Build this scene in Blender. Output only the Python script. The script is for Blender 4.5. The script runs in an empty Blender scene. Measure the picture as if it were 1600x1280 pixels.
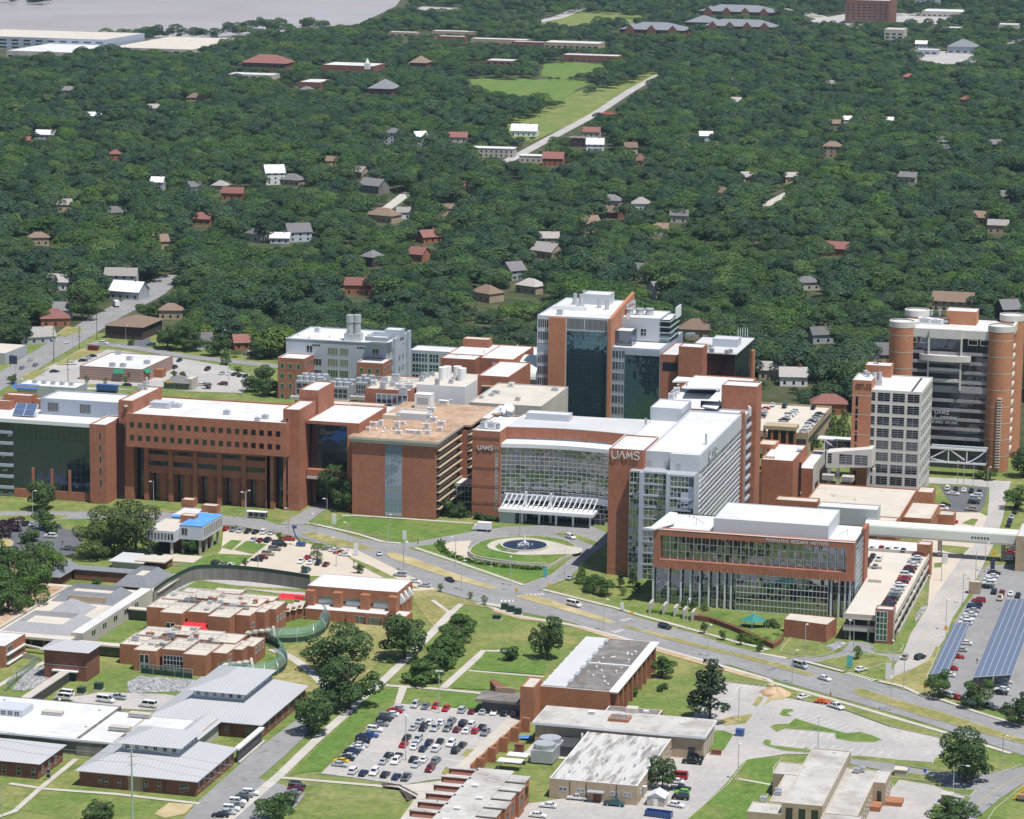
import bpy,math,random
import numpy as np
from mathutils import Matrix,Vector
random.seed(7)
rng=np.random.default_rng(11)
C=bpy.context.scene.collection
SC=bpy.context.scene
FOC=4800.0;PITCH=math.atan(920/4800);ROLL=math.radians(.7);CH=262.0;YAW=math.radians(14.5)
_c,_s=math.cos(PITCH),math.sin(PITCH)
_F=np.array([0,_c,-_s]);_up=np.array([0,_s,_c]);_rt=np.array([1.,0,0])
_R=_rt*math.cos(ROLL)+_up*math.sin(ROLL);_U=-_rt*math.sin(ROLL)+_up*math.cos(ROLL)
_Z=np.array([[math.cos(YAW),-math.sin(YAW),0],[math.sin(YAW),math.cos(YAW),0],[0,0,1]])
_F,_R,_U=_Z@_F,_Z@_R,_Z@_U
def ray(x,y):return _R*(x-800)/FOC-_U*(y-640)/FOC+_F
def G(x,y,z=0.0):
 d=ray(x,y);t=(z-CH)/d[2];return (d[0]*t,d[1]*t)
def PX(v):
 d=np.array(v,float)-[0,0,CH];k=d@_F;return (800+FOC*(d@_R)/k,640-FOC*(d@_U)/k)
def HZ(bx,by,ty):
 g=G(bx,by);lo,hi=0.,150.
 for _ in range(40):
  m=(lo+hi)/2
  if PX((g[0],g[1],m))[1] > ty:lo=m
  else:hi=m
 return lo
def FRP(x,y,Y):
 d=ray(x,y);t=Y/d[1];return (d[0]*t,CH+d[2]*t)
def RTP(x,y,X):
 d=ray(x,y);t=X/d[0];return (d[1]*t,CH+d[2]*t)
cam=bpy.data.cameras.new('camera');co=bpy.data.objects.new('camera',cam);C.objects.link(co)
cam.sensor_width=36;cam.lens=FOC*36/1600;cam.clip_start=5;cam.clip_end=30000
M4=Matrix(((_R[0],_U[0],-_F[0],0),(_R[1],_U[1],-_F[1],0),(_R[2],_U[2],-_F[2],CH),(0,0,0,1)))
co.matrix_world=M4;SC.camera=co
MATS={}
def _nodes(name):
 m=bpy.data.materials.new(name);m.use_nodes=True
 nt=m.node_tree;return m,nt,nt.nodes['Principled BSDF']
def N(nt,t,**k):
 n=nt.nodes.new(t)
 for a,v in k.items():
  if a in n.inputs:n.inputs[a].default_value=v
  else:setattr(n,a,v)
 return n
def mk(name,col,rough=.8,var=.15,scale=.3,col2=None,lo=.4,hi=.65,metal=0.,spec=.3,detail=6,wave=None,wmix=.25,rnd=0.,scale2=None,col3=None,lo3=.55,hi3=.7,bump=0.,stretch=None):
 """A plain surface broken up by noise: col varies in value; patches of col2 (and col3); optional ridges (wave = (axis, scale))."""
 m,nt,b=_nodes(name);L=nt.links.new
 tc=N(nt,'ShaderNodeTexCoord');vec=tc.outputs['Object']
 if stretch:
  mp=N(nt,'ShaderNodeMapping');mp.inputs['Scale'].default_value=stretch;L(vec,mp.inputs['Vector']);vec=mp.outputs['Vector']
 n1=N(nt,'ShaderNodeTexNoise',Scale=scale,Detail=detail);L(vec,n1.inputs['Vector'])
 r=N(nt,'ShaderNodeMapRange');r.inputs['From Min'].default_value=.3;r.inputs['From Max'].default_value=.7
 r.inputs['To Min'].default_value=1-var;r.inputs['To Max'].default_value=1+var
 L(n1.outputs['Fac'],r.inputs['Value'])
 cur=None
 base=N(nt,'ShaderNodeRGB');base.outputs[0].default_value=(*col,1);cur=base.outputs[0]
 def patch(cur,c2,sc,lo,hi):
  n2=N(nt,'ShaderNodeTexNoise',Scale=sc,Detail=7,Roughness=.65);L(vec,n2.inputs['Vector'])
  r2=N(nt,'ShaderNodeMapRange');r2.inputs['From Min'].default_value=lo;r2.inputs['From Max'].default_value=hi
  L(n2.outputs['Fac'],r2.inputs['Value'])
  mx=N(nt,'ShaderNodeMix',data_type='RGBA');L(r2.outputs[0],mx.inputs[0]);L(cur,mx.inputs[6]);mx.inputs[7].default_value=(*c2,1)
  return mx.outputs[2]
 if col2:cur=patch(cur,col2,scale2 or scale*.6,lo,hi)
 if col3:cur=patch(cur,col3,(scale2 or scale)*3.1,lo3,hi3)
 if wave:
  sx=N(nt,'ShaderNodeSeparateXYZ');L(tc.outputs['Object'],sx.inputs[0])
  mu=N(nt,'ShaderNodeMath',operation='MULTIPLY');L(sx.outputs[wave[0]],mu.inputs[0]);mu.inputs[1].default_value=wave[1]
  fr=N(nt,'ShaderNodeMath',operation='FRACT');L(mu.outputs[0],fr.inputs[0])
  lt=N(nt,'ShaderNodeMath',operation='LESS_THAN');L(fr.outputs[0],lt.inputs[0]);lt.inputs[1].default_value=wave[2] if len(wave) > 2 else .15
  mx=N(nt,'ShaderNodeMix',data_type='RGBA',blend_type='MULTIPLY');L(lt.outputs[0],mx.inputs[0]);L(cur,mx.inputs[6])
  mx.inputs[7].default_value=(1-wmix,1-wmix,1-wmix,1);cur=mx.outputs[2]
 if rnd:
  oi=N(nt,'ShaderNodeObjectInfo');rr=N(nt,'ShaderNodeMapRange');L(oi.outputs['Random'],rr.inputs['Value'])
  rr.inputs['To Min'].default_value=1-rnd;rr.inputs['To Max'].default_value=1+rnd
  m2=N(nt,'ShaderNodeMath',operation='MULTIPLY');L(rr.outputs[0],m2.inputs[0]);L(r.outputs[0],m2.inputs[1]);fac=m2.outputs[0]
 else:fac=r.outputs[0]
 vm=N(nt,'ShaderNodeVectorMath',operation='SCALE');L(cur,vm.inputs[0]);L(fac,vm.inputs['Scale'])
 L(vm.outputs[0],b.inputs['Base Color'])
 b.inputs['Roughness'].default_value=rough;b.inputs['Metallic'].default_value=metal;b.inputs['Specular IOR Level'].default_value=spec
 if bump:
  bp=N(nt,'ShaderNodeBump',Strength=bump,Distance=.3);L(n1.outputs['Fac'],bp.inputs['Height']);L(bp.outputs[0],b.inputs['Normal'])
 MATS[name]=m;return m
def glass(name,tint,refl=.45,refc=(.75,.85,.9),wob=.02):
 m,nt,b=_nodes(name);L=nt.links.new
 out=nt.nodes['Material Output']
 gl=N(nt,'ShaderNodeBsdfGlossy',Roughness=.02);gl.inputs['Color'].default_value=(*refc,1)
 b.inputs['Base Color'].default_value=(*tint,1);b.inputs['Roughness'].default_value=.15
 tc=N(nt,'ShaderNodeTexCoord');n=N(nt,'ShaderNodeTexNoise',Scale=.35,Detail=1);L(tc.outputs['Object'],n.inputs['Vector'])
 bp=N(nt,'ShaderNodeBump',Strength=wob,Distance=1.);L(n.outputs['Fac'],bp.inputs['Height']);L(bp.outputs[0],gl.inputs['Normal'])
 mx=N(nt,'ShaderNodeMixShader',Fac=refl);L(b.outputs[0],mx.inputs[1]);L(gl.outputs[0],mx.inputs[2]);L(mx.outputs[0],out.inputs[0])
 MATS[name]=m;return m
BR=(.36,.15,.092)
mk('brick',BR,.9,.14,.8,col2=(.29,.112,.068),scale2=.09,lo=.42,hi=.72,col3=(.25,.10,.065),lo3=.62,hi3=.8,wave=(2,1/.6,.12),wmix=.10)
mk('brick_old',(.37,.16,.085),.9,.12,.7,col2=(.30,.13,.075),scale2=.15,wave=(2,1/.5,.12),wmix=.10)
mk('brick_brown',(.235,.10,.066),.9,.12,.7,col2=(.19,.082,.055),scale2=.15,wave=(2,1/.5,.12),wmix=.12)
mk('brick_tan',(.43,.34,.24),.9,.10,.7,col2=(.37,.29,.2),scale2=.2,wave=(2,1/.4,.15),wmix=.10)
mk('brick_dark',(.075,.05,.045),.9,.2,.8)
mk('brick_stripe',(.36,.25,.21),.9,.06,.8,wave=(2,1/1.2,.35),wmix=.35)
mk('brick_orange',(.45,.205,.115),.9,.08,.8,col2=(.41,.18,.10),scale2=.12,wave=(2,1/.6,.12),wmix=.08)
mk('white_roof',(.64,.64,.635),.6,.06,.3,col2=(.50,.49,.475),scale2=.06,lo=.46,hi=.78,col3=(.42,.40,.38),lo3=.64,hi3=.8,wave=(1,1/7,.015),wmix=.22)
mk('grey_roof',(.52,.525,.535),.7,.06,.08,col2=(.50,.50,.49),scale2=.06,lo=.45,hi=.7,col3=(.4,.38,.36),lo3=.62,hi3=.75)
mk('cream_roof',(.55,.505,.435),.8,.08,.1,col2=(.45,.40,.34),scale2=.09,lo=.5,hi=.72,col3=(.3,.26,.22),lo3=.62,hi3=.74)
mk('stained_roof',(.48,.465,.44),.8,.10,.15,col2=(.33,.30,.27),scale2=.10,lo=.46,hi=.66,col3=(.19,.175,.16),lo3=.58,hi3=.72)
mk('streak_roof',(.52,.51,.49),.8,.1,.2,col2=(.21,.195,.18),scale2=.22,lo=.46,hi=.62,stretch=(2.2,.35,1))
mk('dark_roof',(.16,.145,.135),.9,.16,.3,col2=(.24,.22,.21),scale2=.14,lo=.45,hi=.68,col3=(.6,.59,.58),lo3=.64,hi3=.69)
mk('gravel_roof',(.46,.32,.22),.95,.2,.5,col2=(.33,.21,.135),scale2=.07,lo=.42,hi=.62,col3=(.55,.42,.32),lo3=.6,hi3=.75)
mk('slate_roof',(.205,.215,.235),.8,.12,1.2,wave=(2,1/.45,.2),wmix=.15)
mk('shingle_grey',(.17,.165,.17),.9,.15,1.,rnd=.25)
mk('shingle_brown',(.21,.15,.11),.9,.15,1.,rnd=.2)
mk('shingle_red',(.22,.10,.085),.9,.12,1.,rnd=.15)
mk('shingle_pale',(.34,.32,.30),.9,.1,1.,rnd=.2)
mk('seam_roof_x',(.50,.50,.51),.45,.04,.08,wave=(0,1/1.1,.16),wmix=.26,metal=.15)
mk('seam_roof_y',(.50,.50,.51),.45,.04,.08,wave=(1,1/1.1,.16),wmix=.26,metal=.15)
mk('white_panel',(.49,.52,.565),.45,.03,.1,wave=(2,1/1.4,.05),wmix=.14)
mk('panel_x',(.40,.44,.51),.45,.03,.1,wave=(0,1/1.6,.05),wmix=.14)
mk('metal_white',(.70,.71,.73),.4,.03,.2)
mk('metal_grey',(.42,.44,.47),.45,.06,.2,metal=.2)
mk('metal_blue_grey',(.34,.38,.46),.5,.05,.1,wave=(0,1/2.5,.04),wmix=.12)
mk('metal_dark',(.06,.062,.066),.5,.1,.3)
mk('galvanised',(.50,.52,.54),.4,.1,.6,metal=.35)
mk('alu',(.62,.65,.69),.4,.04,.3,metal=.2)
mk('concrete',(.50,.47,.42),.9,.08,.3,col2=(.40,.375,.335),scale2=.15)
mk('concrete_pale',(.50,.465,.41),.9,.09,.4,col2=(.42,.385,.335),scale2=.1)
mk('concrete_dark',(.24,.23,.21),.9,.15,.4,col2=(.15,.14,.13),scale2=.3,stretch=(1,1,.15))
mk('band_grey',(.27,.255,.27),.8,.08,.3,col2=(.36,.345,.355),scale2=.12)
mk('precast',(.58,.56,.53),.8,.05,.3)
mk('deck',(.55,.515,.455),.9,.06,.1,col2=(.56,.50,.42),scale2=.06,col3=(.44,.39,.33),lo3=.62,hi3=.8)
mk('asphalt',(.235,.23,.23),.9,.10,.5,col2=(.27,.268,.27),scale2=.06,lo=.42,hi=.62,col3=(.15,.15,.158),lo3=.6,hi3=.68)
mk('asphalt_pale',(.36,.345,.335),.9,.10,.6,col2=(.44,.41,.385),scale2=.045,lo=.42,hi=.62,col3=(.28,.27,.265),lo3=.6,hi3=.75)
mk('asphalt_dark',(.115,.12,.13),.9,.12,.1)
mk('pad',(.52,.455,.375),.9,.06,.1,col2=(.50,.44,.36),scale2=.06)
mk('paint_white',(.78,.78,.77),.7,.08,1.)
mk('paint_yellow',(.72,.40,.06),.7,.1,1.)
mk('soil',(.43,.27,.155),1.,.15,.3,col2=(.52,.40,.27),scale2=.12)
mk('mulch',(.26,.13,.08),1.,.2,1.)
mk('lawn',(.125,.185,.042),1.,.22,.6,col2=(.25,.235,.085),scale2=.045,lo=.40,hi=.68,col3=(.10,.145,.032),lo3=.48,hi3=.68)
mk('lawn_rich',(.095,.18,.032),1.,.22,.6,col2=(.185,.205,.06),scale2=.05,lo=.42,hi=.7,col3=(.078,.135,.025),lo3=.5,hi3=.68)
mk('lawn_dry',(.235,.22,.08),1.,.22,.6,col2=(.37,.30,.15),scale2=.06,lo=.48,hi=.66,col3=(.15,.185,.045),lo3=.5,hi3=.68)
mk('dry_bare',(.45,.36,.21),1.,.14,.2,col2=(.30,.26,.10),scale2=.08)
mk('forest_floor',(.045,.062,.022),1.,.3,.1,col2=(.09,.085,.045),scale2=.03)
mk('riprap',(.40,.40,.41),.95,.45,.9,detail=3,col2=(.22,.22,.22),scale2=.8,bump=.6)
mk('river',(.36,.335,.34),.45,.05,.004,col2=(.31,.27,.26),scale2=.0035,spec=.25)  # pale sky reflection and brown reflection patches are painted into the water colour
mk('bark',(.12,.09,.065),1.,.2,1.)
mk('timber',(.33,.24,.16),.9,.1,1.)
mk('tarp_blue',(.10,.30,.72),.6,.1,.5,col2=(.35,.55,.85),scale2=.6,lo=.6,hi=.68)
mk('awning_blue',(.05,.13,.5),.6,.05,1.)
mk('awning_red',(.62,.03,.04),.6,.06,1.)
mk('awning_green',(.03,.22,.13),.6,.06,1.)
mk('screen_green',(.028,.06,.045),.8,.1,.4)
mk('solar',(.085,.12,.21),.22,.06,.5,wave=(0,1/1.0,.05),wmix=-.5,spec=.5)
mk('tyre',(.02,.02,.022),.8,.05,3.)
mk('rubber',(.03,.03,.03),.8,.05,3.)
mk('lamp_lens',(.75,.75,.72),.3,.02,3.)
mk('sign_yellow',(.8,.42,.02),.6,.03,3.)
mk('sign_dark',(.05,.06,.11),.5,.05,3.)
mk('tent_teal',(.03,.20,.18),.7,.06,1.)
mk('sign_teal',(.12,.42,.42),.5,.05,3.)
mk('letters',(.70,.73,.77),.35,.03,3.,metal=.2)
mk('letters_dark',(.10,.045,.03),.7,.03,3.)
mk('translucent_roof',(.66,.70,.62),.5,.05,.2,wave=(0,1/1.2,.1),wmix=.08)
mk('pool_water',(.012,.022,.05),.08,.1,.5,spec=.5)
mk('foam',(.85,.87,.9),.6,.1,2.)
mk('pipe_white',(.74,.74,.74),.5,.04,.5)
mk('skin',(.36,.2,.13),.7,.05,3.);mk('cloth_dark',(.04,.04,.05),.9,.05,3.);mk('cloth_red',(.4,.05,.04),.9,.05,3.)
glass('glass_dark',(.008,.010,.016),.07,(.6,.72,.95))
glass('glass_teal',(.004,.028,.045),.17,(.28,.66,.9),.03)
glass('glass_refl',(.009,.013,.021),.30,(.72,.80,.95),.06)
glass('glass_green',(.010,.030,.032),.18,(.5,.8,.85))
glass('glass_grey',(.10,.115,.135),.22,(.8,.85,.95))
glass('glass_blue',(.045,.06,.10),.15,(.6,.75,.95))
glass('glass_deep',(.006,.010,.018),.18,(.30,.46,.85),.1)
glass('glass_strip',(.17,.23,.30),.12,(.8,.85,.95))
glass('car_glass',(.012,.014,.018),.14,(.8,.9,1))
def carp(n,c,metal=.15):
 m=mk('paint_'+n,c,.28,.02,1.,metal=metal,spec=.6);return m
CARC={'white':(.80,.80,.79),'silver':(.46,.48,.50),'grey':(.20,.21,.225),'black':(.016,.017,.02),'red':(.42,.012,.018),'maroon':(.15,.012,.022),'navy':(.018,.03,.085),'blue':(.04,.10,.30),'tan':(.42,.34,.25),'yellow':(.75,.50,.02),'green':(.02,.12,.06),'teal':(.02,.10,.12),'orange':(.65,.13,.02),'lime':(.2,.5,.05)}
for _n,_c in CARC.items():carp(_n,_c)
def foliage(name,c1,c2,c3):
 m,nt,b=_nodes(name);L=nt.links.new
 oi=N(nt,'ShaderNodeObjectInfo');cr=N(nt,'ShaderNodeValToRGB');e=cr.color_ramp.elements
 e[0].color=(*c1,1);e[1].color=(*c3,1);q=cr.color_ramp.elements.new(.5);q.color=(*c2,1)
 L(oi.outputs['Random'],cr.inputs[0])
 tc=N(nt,'ShaderNodeTexCoord');n=N(nt,'ShaderNodeTexNoise',Scale=.35,Detail=3);L(tc.outputs['Object'],n.inputs['Vector'])
 r=N(nt,'ShaderNodeMapRange');r.inputs['From Min'].default_value=.3;r.inputs['From Max'].default_value=.7;r.inputs['To Min'].default_value=.7;r.inputs['To Max'].default_value=1.35
 L(n.outputs['Fac'],r.inputs['Value']);vm=N(nt,'ShaderNodeVectorMath',operation='SCALE');L(cr.outputs[0],vm.inputs[0]);L(r.outputs[0],vm.inputs['Scale'])
 L(vm.outputs[0],b.inputs['Base Color']);b.inputs['Roughness'].default_value=.65;b.inputs['Specular IOR Level'].default_value=.25
 tr=N(nt,'ShaderNodeBsdfTranslucent');L(vm.outputs[0],tr.inputs['Color'])
 mx=N(nt,'ShaderNodeMixShader',Fac=.22);L(b.outputs[0],mx.inputs[1]);L(tr.outputs[0],mx.inputs[2]);L(mx.outputs[0],nt.nodes['Material Output'].inputs[0])
 MATS[name]=m
foliage('leaf_dark',(.046,.088,.028),(.058,.106,.033),(.070,.122,.038))
foliage('leaf_mid',(.055,.110,.026),(.066,.125,.030),(.078,.138,.034))
foliage('leaf_light',(.080,.150,.026),(.095,.165,.028),(.115,.180,.032))
foliage('leaf_forest',(.028,.060,.026),(.054,.103,.038),(.105,.172,.048))
foliage('leaf_blue',(.030,.065,.036),(.047,.092,.048),(.072,.122,.056))
foliage('leaf_olive',(.085,.118,.034),(.092,.125,.036),(.10,.135,.038))
foliage('leaf_plum',(.045,.018,.028),(.05,.02,.03),(.06,.024,.034))
foliage('leaf_pine',(.030,.055,.026),(.034,.062,.028),(.040,.070,.030))
def M(n):return MATS[n]
def tag(o,label=None,cat=None,group=None,kind=None):
 if label:o['label']=label
 if cat:o['category']=cat
 if group:o['group']=group
 if kind:o['kind']=kind
 return o
class MB:
 def __init__(s):s.v=[];s.f=[];s.mi=[];s.m=0
 def quad(s,*p):
  b=len(s.v);s.v += [tuple(q) for q in p];s.f.append(tuple(range(b,b+len(p))));s.mi.append(s.m);return s
 def box(s,x0,x1,y0,y1,z0,z1):
  if x0 > x1:x0,x1=x1,x0
  if y0 > y1:y0,y1=y1,y0
  if z0 > z1:z0,z1=z1,z0
  b=len(s.v)
  s.v += [(x0,y0,z0),(x1,y0,z0),(x1,y1,z0),(x0,y1,z0),(x0,y0,z1),(x1,y0,z1),(x1,y1,z1),(x0,y1,z1)]
  for q in ((0,3,2,1),(4,5,6,7),(0,1,5,4),(1,2,6,5),(2,3,7,6),(3,0,4,7)):
   s.f.append(tuple(b+i for i in q));s.mi.append(s.m)
  return s
 def prism(s,pts,z0,z1,top=True,bottom=False,sides=True):
  pts=[tuple(p[:2]) for p in pts]
  if sum(a[0]*b[1]-b[0]*a[1] for a,b in zip(pts,pts[1:]+pts[:1])) < 0:pts=pts[::-1]
  n=len(pts);b=len(s.v)
  s.v += [(x,y,z0) for x,y in pts]+[(x,y,z1) for x,y in pts]
  if sides:
   for i in range(n):
    j=(i+1) % n;s.f.append((b+i,b+j,b+n+j,b+n+i));s.mi.append(s.m)
  if top:s.f.append(tuple(b+n+i for i in range(n)));s.mi.append(s.m)
  if bottom:s.f.append(tuple(b+i for i in range(n))[::-1]);s.mi.append(s.m)
  return s
 def cyl(s,x,y,z0,z1,r0,r1=None,n=16,cap=True):
  r1=r0 if r1 is None else r1;b=len(s.v)
  for z,r in ((z0,r0),(z1,r1)):
   s.v += [(x+r*math.cos(2*math.pi*i/n),y+r*math.sin(2*math.pi*i/n),z) for i in range(n)]
  for i in range(n):
   j=(i+1) % n;s.f.append((b+i,b+j,b+n+j,b+n+i));s.mi.append(s.m)
  if cap:
   s.f.append(tuple(b+n+i for i in range(n)));s.mi.append(s.m);s.f.append(tuple(b+i for i in range(n))[::-1]);s.mi.append(s.m)
  return s
 def bar(s,p,q,w,h=None):
  """a square bar between two points"""
  h=h or w;p,q=Vector(p),Vector(q);d=(q-p)
  if d.length < 1e-6:return s
  d.normalize();a=d.cross(Vector((0,0,1)))
  if a.length < 1e-3:a=Vector((1,0,0))
  a.normalize();u=a.cross(d);a=a*w/2;u=u*h/2;b=len(s.v)
  for e in (p,q):s.v += [tuple(e-a-u),tuple(e+a-u),tuple(e+a+u),tuple(e-a+u)]
  for k in ((0,1,5,4),(1,2,6,5),(2,3,7,6),(3,0,4,7),(3,2,1,0),(4,5,6,7)):
   s.f.append(tuple(b+i for i in k));s.mi.append(s.m)
  return s
 def build(s,name,mats,parent=None,off=(0,0,0),smooth=False):
  me=bpy.data.meshes.new(name)
  me.from_pydata([(x-off[0],y-off[1],z-off[2]) for x,y,z in s.v],[],s.f)
  if not isinstance(mats,(list,tuple)):mats=[mats]
  for m in mats:me.materials.append(M(m) if isinstance(m,str) else m)
  if len(mats) > 1:me.polygons.foreach_set('material_index',s.mi)
  if smooth:me.polygons.foreach_set('use_smooth',[True]*len(me.polygons))
  me.update()
  o=bpy.data.objects.new(name,me);C.objects.link(o)
  if parent is not None:o.parent=parent
  return o
BOXES=[]
LANDMARKS=[]
def empty(name,loc,label,cat,group=None,rz=0):
 o=bpy.data.objects.new(name,None);C.objects.link(o);o.location=loc;o.rotation_euler=(0,0,rz);o.empty_display_size=1
 return tag(o,label,cat,group)
def copy_tree(root,loc,rz=0,label=None,group=None,sc=None,mat=None):
 r=root.copy();C.objects.link(r);r.location=loc;r.rotation_euler=(0,0,rz)
 if sc is not None:r.scale=(sc,sc,sc) if not isinstance(sc,tuple) else sc
 if label:r['label']=label
 if group:r['group']=group
 for ch in root.children:
  c=ch.copy();C.objects.link(c);c.parent=r
  for g in ch.children:
   d=g.copy();C.objects.link(d);d.parent=c
 return r
class Bd:
 """A building: an Empty with wall, roof, window ... children; all coordinates are metres on the campus grid."""
 def __init__(s,name,label,cat,loc,group=None,short=None):
  s.o=(loc[0],loc[1],0);s.root=empty(name,s.o,label,cat,group);s.cache={};s.n=0;s.roof=None
  if short:LANDMARKS.append((loc[0],loc[1],short))
 def part(s,name,mb,mats,parent=None,label=None,smooth=False):
  if parent is None and name in ('roof_vent','rooftop_unit','exhaust_stack','flue','satellite_dish','roof_railing','exhaust_fan','solar_array','steel_stack'):parent=s.roof
  if parent is not None:o=mb.build(name,mats,parent,s.o,smooth)
  else:o=mb.build(name,mats,s.root,s.o,smooth)
  if label:o['label']=label
  if name == 'roof':s.roof=o
  s.n += 1;return o
 def block(s,x0,x1,y0,y1,z0,z1,wall='brick',roof='white_roof',par=.5,coping=None,th=.35):
  if y0 > y1:y0,y1=y1,y0
  BOXES.append((x0,x1,y0,y1,z1))
  m=MB();m.prism([(x0,y0),(x1,y0),(x1,y1),(x0,y1)],z0,z1,top=False)
  i=[(x0+th,y0+th),(x1-th,y0+th),(x1-th,y1-th),(x0+th,y1-th)];e=[(x0,y0),(x1,y0),(x1,y1),(x0,y1)]
  m.m=1 if coping else 0
  for k in range(4):
   l=(k+1) % 4
   m.quad((*e[k],z1),(*e[l],z1),(*i[l],z1),(*i[k],z1));m.m=0
   m.quad((*i[l],z1-par),(*i[k],z1-par),(*i[k],z1),(*i[l],z1));m.m=1 if coping else 0
  w=s.part('wall',m,[wall,coping] if coping else wall)
  r=MB().quad((*i[0],z1-par),(*i[1],z1-par),(*i[2],z1-par),(*i[3],z1-par));s.part('roof',r,roof)
  return w
 def poly(s,pts,z0,z1,wall,roof,par=.5):
  s.part('wall',MB().prism(pts,z0,z1,top=False),wall);s.part('roof',MB().prism(pts,z1-par,z1-par+.01,sides=False),roof)
 def bx(s,name,mat,*b,parent=None,label=None):
  if name == 'wall':BOXES.append((b[0],b[1],b[2],b[3],b[5]))
  return s.part(name,MB().box(*b),mat,parent,label)
 @staticmethod
 def fm(face,pl):
  return {'f':lambda u,v,d:(u,pl-d,v),'b':lambda u,v,d:(u,pl+d,v),'r':lambda u,v,d:(pl+d,u,v),'l':lambda u,v,d:(pl-d,u,v)}[face]
 def fbox(s,mb,face,pl,u0,u1,v0,v1,d0,d1):
  f=s.fm(face,pl);a=f(u0,v0,d0);b=f(u1,v1,d1);mb.box(a[0],b[0],a[1],b[1],a[2],b[2]);return mb
 def win(s,face,pl,u0,v0,w,h,glassm='glass_dark',frame='metal_white',nu=1,nv=1,fw=.12,name='window',dep=.05):
  key=(face,round(w,2),round(h,2),glassm,frame,nu,nv,name)
  f=s.fm(face,pl);a=f(u0,v0,0)
  if key not in s.cache:
   mb=MB();g=s.fm(face,0)
   mb.quad(*( [g(0,0,.02),g(w,0,.02),g(w,h,.02),g(0,h,.02)] if face in 'fr' else [g(w,0,.02),g(0,0,.02),g(0,h,.02),g(w,h,.02)]));mb.m=1
   for i in range(nu+1):
    c=w*i/nu;s.fbox(mb,face,0,max(0,c-fw/2),min(w,c+fw/2),0,h,0,dep)
   for i in range(nv+1):
    c=h*i/nv;s.fbox(mb,face,0,0,w,max(0,c-fw/2),min(h,c+fw/2),0,dep+.012)
   o=mb.build(name,[glassm,frame],s.root);s.cache[key]=o
  else:
   o=s.cache[key].copy();C.objects.link(o)
  o.location=(a[0]-s.o[0],a[1]-s.o[1],a[2]);s.n += 1
  return o
 def curtain(s,face,pl,u0,u1,v0,v1,nu,nv,glassm='glass_refl',mull='alu',mw=.14,dep=.12,jit=.006,base=.03,name='curtain_wall',hw=None):
  mb=MB();f=s.fm(face,pl);hw=hw or mw
  du,dv=(u1-u0)/nu,(v1-v0)/nv
  for i in range(nu):
   for j in range(nv):
    a,b,c,d=u0+i*du,u0+(i+1)*du,v0+j*dv,v0+(j+1)*dv
    tu,tv=rng.normal(0,jit)*du,rng.normal(0,jit)*dv
    q=[f(a,c,base-tu-tv),f(b,c,base+tu-tv),f(b,d,base+tu+tv),f(a,d,base-tu+tv)]
    mb.quad(*(q if face in 'fr' else q[::-1]))
  mb.m=1
  for i in range(nu+1):s.fbox(mb,face,pl,u0+i*du-mw/2,u0+i*du+mw/2,v0,v1,0,dep)
  for j in range(nv+1):s.fbox(mb,face,pl,u0-mw/2,u1+mw/2,v0+j*dv-hw/2,v0+j*dv+hw/2,0,dep-.02)
  return s.part(name,mb,[glassm,mull])
 def unit(s,x,y,z,w,d,h,mat='metal_white',fan=True,name='rooftop_unit'):
  m=MB().box(x-w/2,x+w/2,y-d/2,y+d/2,z+.15,z+h);m.box(x-w/2-.08,x+w/2+.08,y-d/2-.08,y+d/2+.08,z+h,z+h+.08);m.box(x-w/2+.1,x+w/2-.1,y-d/2+.1,y+d/2-.1,z,z+.15)
  m.m=1
  m.box(x-w*.35,x+w*.35,y-d/2-.04,y-d/2,z+h*.3,z+h*.8)
  if fan:m.cyl(x,y,z+h+.08,z+h+.3,min(w,d)*.32,n=12)
  return s.part(name,m,[mat,'metal_grey'])
 def vent(s,x,y,z,h=1.,r=.3,mat='galvanised'):
  m=MB().cyl(x,y,z,z+h,r,n=10);m.cyl(x,y,z+h,z+h+.25,r*1.5,r*.6,n=10);return s.part('roof_vent',m,mat)
ZC=[0]
def zz():
 ZC[0] += 1;return ZC[0]*.0006
def sheet(name,label,pts,z,mat,px=True,cat='ground'):
 z += zz()
 w=[G(*p,z) for p in pts] if px else pts
 return tag(MB().prism(w,z,z,sides=False).build(name,mat),label,cat,kind='structure')
def kerbed(name,label,pts,mat,h=.15,z=0.,rim=.2,px=True,cat='ground',rimmat='concrete'):
 h += zz()
 w=[G(*p,z+h) for p in pts] if px else list(pts)
 if sum(a[0]*b[1]-b[0]*a[1] for a,b in zip(w,w[1:]+w[:1])) < 0:w=w[::-1]
 n=len(w);ins=[]
 for i in range(n):
  a,b,c=np.array(w[i-1]),np.array(w[i]),np.array(w[(i+1) % n])
  d1=(b-a)/max(np.linalg.norm(b-a),1e-6);d2=(c-b)/max(np.linalg.norm(c-b),1e-6)
  n1=np.array([-d1[1],d1[0]]);n2=np.array([-d2[1],d2[0]]);k=n1+n2;k=k/max(.6,1+float(n1@n2));ins.append(tuple(b+k*rim))
 m=MB();m.m=1;m.prism(w,z,z+h,top=False)
 for i in range(n):
  j=(i+1) % n;m.quad((*w[i],z+h),(*w[j],z+h),(*ins[j],z+h),(*ins[i],z+h))
 m.m=0;m.prism(ins,z+h+.02,z+h+.03,sides=False)
 return tag(m.build(name,[mat,rimmat]),label,cat,kind='structure')
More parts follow.
